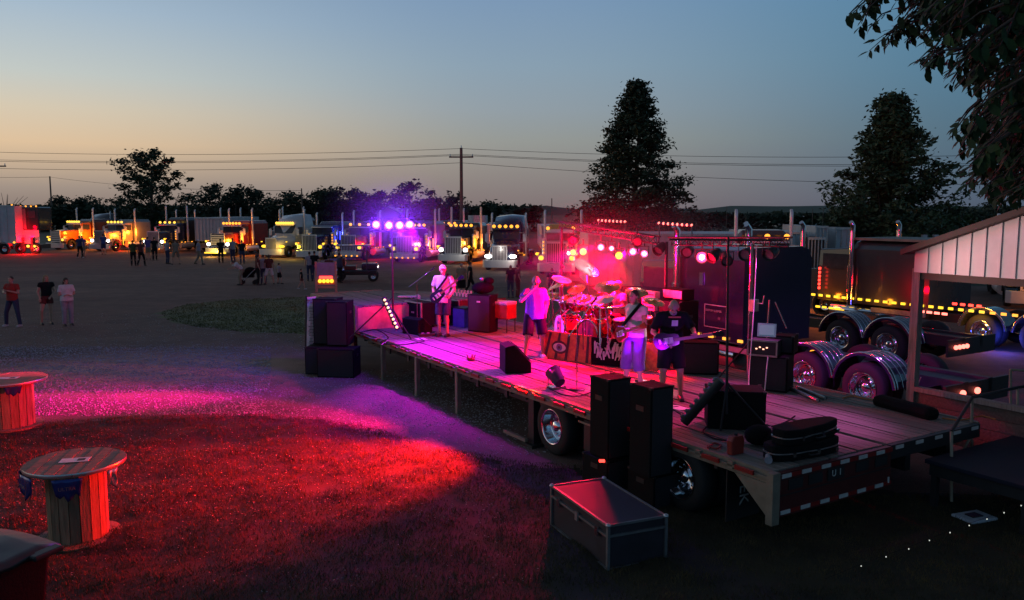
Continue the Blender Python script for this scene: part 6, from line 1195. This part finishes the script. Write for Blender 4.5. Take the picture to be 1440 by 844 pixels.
T = thing('flight_case', 'plain dark case under the raised deck right of the guitarist', 'flight case', at(653, 459), STAGE - R(80), 'flight cases standing open at the step'); MB().bx(-.25, .25, -.2, .2, 0, .52).build('body', 'purple_cotton', T); MB().bx(-.26, .26, -.21, .21, .5, .53).build('lid_edge', 'frame_black', T)
T = thing('side_table', 'small white-topped stand carrying gear by the step', 'table', at(573, 452)); MB().box((0, 0, .72), (.5, .3, .03)).build('table_top', 'art_white', T); MB().cyl((.12, 0, 0), (.12, 0, .72), .022, None, 8).build('leg', 'art_white', T); MB().ell((.3, 0, .68), (.1, .08, .1)).build('bag', 'art_white', T)
# bottles in two rows on raised deck
random.seed(3); ORD = ['first', 'second', 'third', 'fourth', 'fifth', 'sixth', 'seventh', 'eighth', 'ninth']
for k in range(13):
    px = 636 + (k % 7) * 4.4 + (2 if k > 6 else 0); py = 411.5 + (k % 7) * .5 + (4.5 if k > 6 else 0); p = P(px, py, HU); T = thing('glass', '%s pale glass from the left in the %s row on the raised deck' % (ORD[k % 7], 'back' if k < 7 else 'front'), 'glass', (p.x, p.y, HU + .003), 0, 'glasses in rows on the raised deck'); MB().lathe([(.03, 0), (.035, .11), (.03, .11), (.026, .01)], n=10).build('cup', 'art_white', T)
# amps and mixer on the right
t = cab('bass_amplifier', 'black bass amplifier cabinet behind the bass player', at(980, 524), STAGE - R(8) - R(90) + R(60), .78, .42, .62, cat='amplifier')
t2 = thing('amplifier_head', 'amplifier head on the tall amp rack behind the drummer', 'amplifier', at(921, 480)); t2.location = St(4.2, 6.15, 2.32); t2.rotation_euler = (0, 0, STAGE - R(90)); MB().bx(-.3, .3, -.16, .16, 0, .22).build('cabinet', 'black_box', t2); MB().bx(-.28, .28, -.175, -.16, .03, .19).build('face_plate', 'bright_steel', t2)
cab('amp_rack', 'tall dark amplifier rack under the amplifier head behind the drummer', St(4.2, 6.15, 1.005), STAGE - R(90), .7, .5, 1.3, cat='amplifier')
q = P(1084, 551, 1.0); t = cab('mixer_cabinet', 'black cabinet carrying the mixer at the back right', (q.x + .08, q.y + .25, 1.005), STAGE - R(62), .66, .5, .62, cat='cabinet', handles=False)
T = thing('mixer_rack', 'open effects rack with white frame and lit meters on the cabinet', 'mixer', (q.x - .06, q.y + .22, 1.63), STAGE - R(62)); MB().bx(-.24, .24, -.2, .2, 0, .26).build('case', 'case_panel', T)
m = MB(); m.bx(-.26, .26, -.215, -.2, -.01, .02).bx(-.26, .26, -.215, -.2, .25, .28).bx(-.26, -.235, -.215, -.2, 0, .27).bx(.235, .26, -.215, -.2, 0, .27).build('front_frame', 'bright_steel', T)
for k in range(4): MB().box((-.1 + .06 * k, -.206, .12 + .03 * (k % 2)), (.03, .01, .02)).build('meter_light', 'lamp_peach', T)
T = thing('laptop_screen', 'small tilted screen with pale frame on top of the rack', 'screen', (q.x + .0, q.y + .35, 1.92), STAGE - R(55)); m = MB(); m.T = Matrix.Rotation(R(-14), 4, 'X'); m.bx(-.16, .16, -.01, .01, 0, .24); m.build('bezel', 'bright_steel', T); m = MB(); m.T = Matrix.Rotation(R(-14), 4, 'X'); m.bx(-.13, .13, -.016, -.011, .03, .21); m.build('display', 'screen', T)
t = cab('power_amplifier', 'purple-lit amplifier box beside the effects rack', (q.x + .38, q.y + .42, 1.63), STAGE - R(62), .34, .4, .32, 'black_box', 'amplifier', handles=False)
q = P(1038, 606, 1.0); cab('equipment_trunk', 'big plain black trunk by the foot of the right light stand', (q.x + .02, q.y + .30, 1.005), R(-8), .82, .52, .56, cat='trunk', grille=False)
# long bars on the deck
for k, (dx, lab) in enumerate(((0, 'folded metal stand lying left of the pair on the deck'), (.14, 'folded metal stand lying right of the pair on the deck'))):
    a, b = P(1112 + k * 10, 546 - k * 2, 1.03), P(1150 + k * 10, 563 - k * 3, 1.03); T = thing('folded_stand', lab, 'stand'); MB().cyl(a, b, .026, None, 8).build('tube', 'bright_steel', T); MB().cyl(a + Vector((.04, .04, -.01)), b + Vector((.04, .04, -.01)), .018, None, 8).build('leg', 'frame_black', T)
T = thing('rolled_mat', 'dark rolled mat lying along the back edge near the shed post', 'mat'); a, b = P(1232, 562, 1.08), P(1316, 584, 1.08); d_ = (b - a); MB().box((a + b) / 2, (d_.length, .26, .20), 0, d_.to_track_quat('X', 'Z').to_matrix()).build('roll', 'black_cloth', T, .09)
# guitar cases
def gcase(label, loc, rot, z, L_=1.15, mat='black_box'):
    T = thing('guitar_case', label, 'guitar case', (loc[0], loc[1], z), rot, 'guitar cases stacked at the rear corner'); out = []
    for k in range(40):
        a = 2 * math.pi * k / 40; x = math.cos(a) * L_ / 2; u = x / (L_ / 2); w_ = .20 - .07 * max(0, u) ** .8 - .03 * math.exp(-((u + .1) / .22) ** 2); out.append((x, math.copysign(abs(math.sin(a)) ** .5, math.sin(a)) * w_))
    MB().prism(out, 0, .09).build('base_shell', mat, T, .015); MB().prism([(x * .995, y * .99) for x, y in out], .098, .20).build('lid_shell', mat, T, .02); MB().prism([(x * 1.005, y * 1.02) for x, y in out], .088, .100).build('trim', 'bright_steel', T)
    for x in (-.3, .1, .4): MB().box((x, -.185, .075), (.05, .02, .05)).build('latch', 'chrome', T)
    MB().tube([(-.1, -.22, .075), (-.1, -.26, .075), (.04, -.26, .075), (.04, -.22, .075)], .010, 6).build('handle', 'frame_black', T)
q = P(1128, 640, 1.0); gcase('black guitar case, lower one at the rear corner', q, STAGE - R(8), 1.01); gcase('black guitar case, upper one at the rear corner', (q.x + .06, q.y + .05), STAGE + R(2), 1.215)
T = thing('gig_bag', 'soft dark bag slumped left of the guitar cases', 'bag', at(1068, 628)); MB().ell((0, .05, .14), (.2, .16, .14)).ell((.12, 0, .1), (.15, .14, .1)).build('bag_body', 'black_cloth', T)
T = thing('red_container', 'small red plastic can at the stage edge before the bag', 'can', at(1034, 638), STAGE); m = MB(); m.rings([[Vector((x, y, z)) for x, y in ((-w2, -.05), (w2, -.05), (w2, .05), (-w2, .05))] for z, w2 in ((0, .11), (.18, .12), (.24, .09))], 0, False); m.build('shell', 'cooler_red', T, .02); MB().cyl((0, 0, .24), (0, 0, .27), .025, None, 10).build('spout', 'frame_black', T)
T = thing('coiled_rag', 'pale blue rolled cloth at the stage corner', 'cloth', at(1082, 652), STAGE); MB().cyl((-.02, 0, .04), (.12, .12, .05), .05, .04, 10).build('fold', 'grey_cotton', T)
# cables
def cable(label, pts, mat='black_cotton', r=.011, z=1.02):
    pp = [P(*q, z) if len(q) == 2 else Q(*q) for q in pts]; out = []
    for i in range(len(pp) - 1):
        for k in range(4): out.append(pp[max(0, i - 1)].lerp(pp[i], 0) * 0 + pp[i].lerp(pp[i + 1], k / 4) + Vector((0, 0, 0)))
    out.append(pp[-1])
    for _ in range(2): out = [out[0]] + [(out[i - 1] + out[i] * 2 + out[i + 1]) / 4 for i in range(1, len(out) - 1)] + [out[-1]]
    m = MB(); m.tube(out, r, 6); m.build('cable', mat, None, 0, label=label, cat='cable', group='cables')
cable('white cable hanging from the crank mast down to the trunk', [(1064, 345, 14.4), (1061, 420, 14.3), (1057, 480, 13.6), (1052, 540, 12.6), (1056, 580, 12.0), (1053, 612, 11.5)], 'white_cord', .008)
cable('pale cable dangling from the mixer cabinet', [(1080, 502, 13.9), (1078, 520, 13.8), (1076, 545, 13.7), (1074, 556, 13.7)], 'white_cord', .010)
cable('black cable looping across the deck past the trunk', [(945, 575), (965, 588), (985, 586), (1000, 596), (985, 607), (1005, 618), (1040, 622)])
cable('thin black cable on the deck right of the trunk', [(1085, 600), (1105, 594), (1118, 585)])
cable('black cable snaking round the floor light', [(770, 545), (790, 556), (815, 558), (835, 550), (850, 548)])
cable('tangled cable by the left monitor', [(505, 468), (530, 462), (550, 476), (530, 482), (560, 486), (600, 480), (590, 476)], 'black_cotton')
cable('second tangled cable near the left stage edge', [(515, 473), (528, 478), (540, 470), (546, 480), (536, 485)], 'grey_cotton', .01)
cable('orange cord lying on the trailer by the far wheel', [(1185, 560), (1200, 556), (1215, 561), (1232, 563)], 'orange_cord', .012)
cable('orange cord ending at the shed wall', [(1325, 588), (1350, 592), (1380, 584), (1400, 590)], 'orange_cord', .012)
cable('red cord coil on the deck edge by the front wheel', [(995, 627), (1008, 632), (1016, 626), (1004, 622), (995, 630)], 'cooler_red', .013)
# pedals
q = at(912, 545); T = thing('pedal_board', 'pale pedal board on the deck between the two right guitarists', 'pedals', q, STAGE - R(75)); MB().bx(-.3, .3, -.14, .14, 0, .07).build('board', 'bright_steel', T, .01)
for k in range(5): MB().box((-.22 + .11 * k, 0, .09), (.07, .11, .04)).build('pedal', 'art_white' if k % 2 else 'frame_black', T)
q = at(952, 567); T = thing('setlist', 'white sheet of paper on the deck at the bass player feet', 'paper', (q[0] - .05, q[1] - .35, 1.006), STAGE); MB().bx(-.11, .11, -.15, .15, 0, .003).build('sheet', 'paper', T); MB().bx(-.07, .07, .05, .1, .0035, .0045).build('print', 'ink', T)
q = at(603, 471); T = thing('effects_pedal', 'small glinting pedals at the capped guitarist feet', 'pedals', (q[0], q[1] - .15, 1.005), R(20)); MB().bx(-.25, .25, -.1, .1, 0, .05).build('board', 'frame_black', T)
for k in range(3): MB().box((-.15 + .14 * k, 0, .07), (.07, .1, .04)).build('pedal', 'chrome', T)
q = at(592, 477); T = thing('setlist', 'white paper on the deck left of the capped guitarist', 'paper', q, R(30)); MB().bx(-.12, .12, -.15, .15, 0, .003).build('sheet', 'paper', T)
# bottles by riser
for k in range(4):
    T = thing('water_bottle', '%s plastic bottle from the left on the left end of the drum riser' % ORD[k], 'bottle', St(2.2 + .1 * k, 8.25 - .13 * k, 1.305), 0, 'bottles on the riser end'); MB().lathe([(.032, 0), (.034, .14), (.012, .19), (.012, .21)], n=10, cap=True).build('bottle_body', 'foil_silver', T)
# ------------------------------------------------------------------ easel sign on the raised deck
q = P(459, 411, HU); T = thing('easel_sign', 'wooden easel with a dark board whose red band and yellow flames are made to glow on the raised deck', 'sign', (q.x, q.y, HU), R(4))
for x in (-.3, .3): MB().bx(x - .03, x + .03, -.03, .03, 0, .95).build('leg', 'cream_paint', T)
MB().bx(-.27, .27, -.02, .02, .22, .92).build('board', 'board_blue', T); MB().bx(-.26, .26, -.028, -.021, .24, .40).build('warm_panel', 'art_orange', T)
for k in range(4): inst('bulb', BM['lamp_gold'], T, (-.18 + .12 * k, -.06, .35)).scale = (.45, .45, .5)  # yellow flames of the board picture, made to glow as bulbs
MB().bx(-.2, .2, -.035, -.028, .42, .50).build('red_glow_band', 'lamp_red', T)  # red band of the board picture, made to glow
MB().bx(-.3, .3, .0, .04, .12, .2).build('shelf', 'cream_paint', T)
# ------------------------------------------------------------------ cable spools, bin, foam lid, dots
def spool(label, px, py, rt, rb, h, hub, rot=0, seed=0):
    p = P(px, py); T = thing('cable_spool', label, 'cable spool', (p.x, p.y, 0), rot, 'cable spool tables'); random.seed(seed)
    for (z, r, nm) in ((.0, rb, 'bottom'), (h - .05, rt, 'top')):
        n = 9; wd = 2 * r / n
        for k in range(n):
            x0, x1 = -r + k * wd + .003, -r + (k + 1) * wd - .003; f = lambda x: math.sqrt(max(.0004, r * r - x * x)); pts = [(x0 + (x1 - x0) * i / 4, -f(x0 + (x1 - x0) * i / 4)) for i in range(5)] + [(x1 - (x1 - x0) * i / 4, f(x1 - (x1 - x0) * i / 4)) for i in range(5)]
            MB().prism(pts, z, z + .05 + random.uniform(-.003, .003)).build('board', 'spool_wood', T)
    n = 18
    for k in range(n):
        a = 2 * math.pi * k / n; wd = 2 * hub * math.sin(math.pi / n) * .96; MB().box((hub * math.cos(a), hub * math.sin(a), h / 2), (.03, wd, h - .1), 0, Matrix.Rotation(a, 3, 'Z')).build('stave', 'spool_stave', T)
    MB().lathe([(rt + .002, h - .045), (rt + .006, h - .04), (rt + .006, h - .008), (rt + .002, h)], n=40).build('rim_band', 'bright_steel', T)
    return T, p
sp1, q1 = spool('wooden cable spool table with foil pennants, nearest the camera', 112, 757, .585, .50, 1.02, .33, R(12), 1)
sp2, q2 = spool('wooden cable spool table lit bright red at the left edge', 16, 600, .66, .56, .95, .40, R(-8), 2)
for (q, zz, lab) in ((q1, 1.025, 'white card lying on the near spool table'), (q2, .955, 'white card lying on the far red-lit spool table')):
    T = thing('paper_card', lab, 'paper', (q.x - .0, q.y, zz), R(14)); MB().bx(-.17, .17, -.09, .09, 0, .004).build('card', 'paper', T); MB().bx(.03, .12, -.05, .05, .0045, .0055).build('print', 'ink', T)
def pennant(label, q, a, r, z, w_, h, mat, txt=None, curl=.05):
    T = thing('foil_pennant', label, 'pennant', (q.x + r * math.sin(a), q.y - r * math.cos(a), z), a, 'foil pennants hanging from the spool tables'); n = 7; V = []; F = []
    for j in range(6):
        for i in range(n):
            u = i / (n - 1) - .5; v = j / 5; ww = w_ * (1 - .25 * v); zb = -h * v * (1 - .35 * abs(u) * 1.4 + .12 * math.sin(i * 2.3)); V.append((u * ww, -.02 - curl * math.sin(v * 2.4 + i * 1.7) * v, zb))
    for j in range(5):
        for i in range(n - 1): a_ = j * n + i; F.append((a_, a_ + 1, a_ + n + 1, a_ + n))
    m = MB(); m.add(V, F, 0, True); o = m.build('foil', mat, T); s_ = o.modifiers.new('s', 'SOLIDIFY'); s_.thickness = .004
    if txt: textobj('lettering', txt, .062, 'foil_silver', T, (0, -.06, -h * .42), (R(90), 0, 0))
    return T
pennant('dark blue foil pennant reading ULTRA at the front of the near spool', q1, R(2) + .30, .565, .96, .34, .26, 'foil_blue', 'ULTRA', .02)
pennant('blue foil pennant reading TRA on the left of the near spool', q1, R(-38), .565, .96, .34, .28, 'foil_blue', 'TRA', .02)
pennant('crumpled blue foil pennant hanging at the left rim of the near spool', q1, R(-78), .575, .97, .34, .24, 'foil_blue', None, .09)
pennant('silver foil scrap hanging at the right rim of the near spool', q1, R(72), .575, .97, .16, .24, 'foil_silver', None, .07)
pennant('dark foil pennant under the rim of the far red-lit spool', q2, R(38), .60, .90, .3, .18, 'foil_blue', None, .03)
T = thing('rubbish_bin', 'black bin with sagging grey lid cut by the lower left corner', 'bin', (-4.92, 7.15, 0), R(-22)); m = MB(); m.rings([[Vector((x * s_, y * s_, z)) for x, y in ((-.48, -.42), (.48, -.42), (.48, .42), (-.48, .42))] for z, s_ in ((0, .82), (1.0, 1.0))], 0, False); m.build('bin_body', 'black_box', T, .04)
m = MB(); V = [(-.54 + .135 * i, -.48 + .16 * j, 1.03 + .05 * math.cos((-.54 + .135 * i) * 2.6) + .01 * ((i * j) % 3)) for j in range(7) for i in range(9)]; F = [(j * 9 + i, j * 9 + i + 1, j * 9 + i + 10, j * 9 + i + 9) for j in range(6) for i in range(8)]; m.add(V, F, 0, True); o = m.build('lid', 'lid_grey', T); o.modifiers.new('s', 'SOLIDIFY').thickness = .05
m = MB(); m.box((.56, .3, 1.03), (.12, .3, .05)); m.build('lid_hinge', 'frame_black', T, .015); MB().box((0, -.49, .95), (.3, .04, .06)).build('handle', 'frame_black', T)
q = P(1370, 731); T = thing('foam_lid', 'pale foam box lid lying on the dark grass at the right', 'lid', (q.x, q.y, 0), R(20)); MB().bx(-.24, .24, -.17, .17, .01, .06).build('slab', 'styrofoam', T, .02); MB().bx(-.1, .08, -.07, .07, .06, .075).build('label_patch', 'lid_grey', T)
for k, (px, py) in enumerate([(1211, 796), (1246, 783), (1278, 772), (1307, 760), (1336, 749), (1363, 739), (1388, 730), (1412, 721), (1436, 711)]):
    q = Q(px, py, 7.6); T = thing('fairy_light', '%s tiny string light from the left in the dark lower right corner' % ORD[k], 'string light', q, 0, 'string of tiny lights at the lower right'); MB().ell((0, 0, 0), (.006, .006, .008), nu=6, nv=4).build('bulb', 'lamp_dot', T); MB().cyl((0, 0, .006), (0, 0, .018), .004, None, 5).build('socket', 'frame_black', T)
m = MB(); m.tube([Q(px, py - 2.6, 7.6) for px, py in [(1160, 817), (1211, 796), (1246, 783), (1278, 772), (1307, 760), (1336, 749), (1363, 739), (1388, 730), (1412, 721), (1436, 711), (1500, 686)]], .0015, 4); m.build('light_string', 'black_cotton', None, 0, label='thin black wire carrying the tiny lights at the lower right', cat='wire')
# small rock / toys along lip
q = P(662, 507, 1.0); T = thing('red_toy', 'small red spiky object at the front edge of the deck', 'toy', (q.x, q.y, 1.0)); m = MB()
for k in range(5): a = k * 1.3; m.cyl((.05 * math.cos(a), .04 * math.sin(a), .01), (.10 * math.cos(a), .06 * math.sin(a), .13), .022, .004, 6)
m.ell((0, 0, .035), (.09, .07, .04)); m.build('spikes', 'cooler_red', T)

# ------------------------------------------------------------------ the lamps' own light and added fill spots
def spot(name, loc, tgt, c, pw, ang, bl=.35, r=.07): return lamp(name, loc, c, pw, r, ang, tgt, bl)
MAG = (1, .0, .72); RED = (1, .0, .006); PINK = (1, .10, .35); PURP = (.55, .06, 1)
rg_ = lambda px, py, w_=4.0: rig(px, py, w_)
PW = dict(red=9000, mag=2600, deck=520, purp=5200, key=420)
# red floor light on the deck edge throws a grazing pool over the lawn
FL = St(.45, 5.25, 1.32)
spot('red_pool', FL, P(285, 700), (1, .008, 0), 13000, 62, .75, .05)
spot('red_pool', St(.45, 5.6, 1.34), P(480, 650), (1, .008, .01), 8000, 46, .8, .05)
spot('pink_pool', FL, P(400, 583), (1, .0, .12), 12000, 22, .7, .05)
spot('red_pool', FL, P(80, 610), RED, 9000, 26, .8, .05)
spot('magenta_beam', rig(845, 345, 4.4), P(40, 572), (1, .0, .30), 36000, 15, .9)
spot('violet_beam', rig(906, 350, 4.6), P(260, 545), (.8, .0, .8), 11000, 22, .95)
spot('spool_beam', rig(860, 308, 4.6), P(14, 590) + Vector((0, 0, .5)), (1, .03, .14), 42000, 6.5, .7)
# purple wash from the left stand
spot('purple_wash', PUR[3] + Vector((.1, -.3, 0)), P(600, 560), (.60, .0, 1), 1900, 70, .9)
spot('purple_deck', PUR[2] + Vector((0, -.3, 0)), P(680, 500, 1.0), (.85, .0, 1), 1100, 60, .7)
# deck washes from added spots above mid-stage, where no cans hang
def down(name, s_, w_, c, pw, ang=38, bl=.7, wl=2.9, ds=0): spot(name, St(wl, s_ + ds, 3.42), St(w_, s_, 1.0), c, pw, ang, bl)
down('magenta_deck', 8.6, 1.25, (1, .0, .62), 1300, 42, .8, ds=-.5)
down('magenta_deck', 7.0, 1.0, (1, .0, .48), 2000, 42, .7, ds=-.3)
down('pink_deck', 5.4, 1.0, (1, .0, .34), 1500, 40, .7)
down('white_pink_deck', 4.3, 1.5, (1, .62, .58), 520, 34, .8)
down('red_deck', 2.7, 1.2, (1, .02, .26), 420, 42, .9)
down('violet_deck', 1.4, 2.4, (.80, .16, .74), 230, 66, .9, 3.3)
down('violet_deck', 3.4, 3.0, (.80, .10, .75), 200, 60, .9, 3.6)
spot('shed_fill', St(2.7, 3.2, 3.0), St(5.4, -.5, 3.25), (1, .64, .60), 430, 50, .9)  # added spot that brightens the gable, no fixture hangs there
# low red wash on the kit
spot('drum_red', rig(860, 350, 3.4) + Vector((0, 0, -.1)), St(3.2, 7.2, 1.9), (1, .0, .03), 6500, 95, .6)
lamp('drum_glow', St(2.2, 7.4, 2.6), (1, .0, .04), 800, .1); lamp('drum_glow', St(3.6, 8.8, 2.9), (1, .0, .03), 1100, .1)
spot('amber_drum', rig(870, 361, 4.1), St(3.0, 6.6, 1.4), (1, .45, .04), 120, 60, .6)
spot('violet_singer', PUR[3] + Vector((.15, -.35, .05)), P(745, 500, 1.0) + Vector((0, 0, 1.15)), (.42, .0, 1), 5200, 15, .5)
spot('red_rim', rig(906, 357, 3.6), P(768, 505, 1.0) + Vector((0, 0, .9)), (1, .0, .05), 1900, 18, .5)
spot('cymbal_key', rig(987, 362, 3.4), CYM, (1, .5, .6), 900, 12, .8)  # narrow spot added to brighten the big cymbal
BAR = St(.95, 2.05, 1.75)
spot('violet_bar', BAR, St(1.85, 8.0, 2.3), (.40, .0, 1), 2600, 16, .6)
T = thing('added_floor_light', 'small black floor light added behind the right column speaker to hold fill spots', 'floor light', St(.32, 2.75, 1.0), STAGE + R(40)); MB().bx(-.12, .12, -.08, .08, 0, .05).tube([(-.14, 0, .05), (-.14, 0, .22), (.14, 0, .22), (.14, 0, .05)], .012, 6).build('yoke', 'frame_black', T); MB().cyl((0, -.12, .2), (0, .10, .3), .09, .11, 14).build('housing', 'frame_black', T)  # made-up fixture for the fill spots added on players and kit
spot('pink_fill', St(.36, 2.95, 1.38), St(1.62, 4.42, 2.25), (1, .03, .55), 95, 44, .7, .05)
spot('violet_fill', St(.36, 2.95, 1.38), St(2.6, 6.4, 1.5), (.8, .05, .8), 120, 34, .7, .05)
spot('violet_bar', BAR, St(1.75, 3.6, 2.2), (.50, .05, 1), 34, 60, .8)
spot('pink_guitarist', PUR[2] + Vector((0, -.35, 0)), P(624, 473, 1.0) + Vector((0, 0, 1.3)), (1, .22, .62), 230, 34, .6)
# added washes brightening the navy sleeper's side, no lit cans there
spot('truck_wash', rig(1020, 362, 4.4), St(7.1, 8.0, 2.0), (.40, .45, 1), 45, 90, .9)
spot('violet_truck', rig(1082, 356, 4.4), St(7.1, 4.4, .9), (.6, .10, 1), 420, 80, .8)
# added volumes standing in for lens glare round the lamp clusters
def glare(name, label, c, r, dens, col_):
    m = bpy.data.materials.new(name); m.use_nodes = True; n = m.node_tree.nodes; l = m.node_tree.links; n.remove(n['Principled BSDF']); v = n.new('ShaderNodeVolumePrincipled'); v.inputs['Color'].default_value = (.9, .9, .95, 1); v.inputs['Anisotropy'].default_value = .2; l.new(v.outputs[0], n['Material Output'].inputs['Volume']); MATS[name] = m
    t = n.new('ShaderNodeTexCoord'); le = n.new('ShaderNodeVectorMath'); le.operation = 'LENGTH'; l.new(t.outputs['Object'], le.inputs[0]); mr = n.new('ShaderNodeMapRange'); mr.interpolation_type = 'SMOOTHERSTEP'; l.new(le.outputs['Value'], mr.inputs[0]); mr.inputs[1].default_value = 0; mr.inputs[2].default_value = .96; mr.inputs[3].default_value = 1; mr.inputs[4].default_value = 0
    no = n.new('ShaderNodeTexNoise'); no.inputs['Scale'].default_value = 2.2; no.inputs['Detail'].default_value = 3; l.new(t.outputs['Object'], no.inputs['Vector']); m1 = n.new('ShaderNodeMath'); m1.operation = 'MULTIPLY'; l.new(mr.outputs[0], m1.inputs[0]); l.new(no.outputs[0], m1.inputs[1]); m2 = n.new('ShaderNodeMath'); m2.operation = 'MULTIPLY'; l.new(m1.outputs[0], m2.inputs[0]); m2.inputs[1].default_value = dens * 2; l.new(m2.outputs[0], v.inputs['Density'])
    o = MB().ell((0, 0, 0), (1, 1, 1), nu=24, nv=14).build(name, name); o.location = c; o.scale = r; return tag(o, label, 'glare', None, 'stuff')
def glowset(pts, c, pw):  # extra point lamps at the lenses to light the glare volumes
    for q in pts: lamp('lens_glow', q, c, pw, .05)
glowset([q + Vector((0, -.22, 0)) for q in PUR], (.20, .02, 1), 110)
glare('violet_glare', 'thin added volume for the violet lens glare around the purple lamps', (PUR[1] + PUR[2]) / 2 + Vector((0, .2, .15)), (2.3, 2.0, 1.7), .07, None)
RQ = [rig(820, 354), rig(860, 350), rig(890, 354), rig(987, 362)]
glowset([q + Vector((-.1, -.3, 0)) for q in RQ], (1, .0, .03), 40)
glare('red_glare', 'thin added volume for the red lens glare around the par cans over the drums', (RQ[0] + RQ[3]) / 2 + Vector((0, .3, .1)), (4.2, 3.2, 1.7), .024, None)
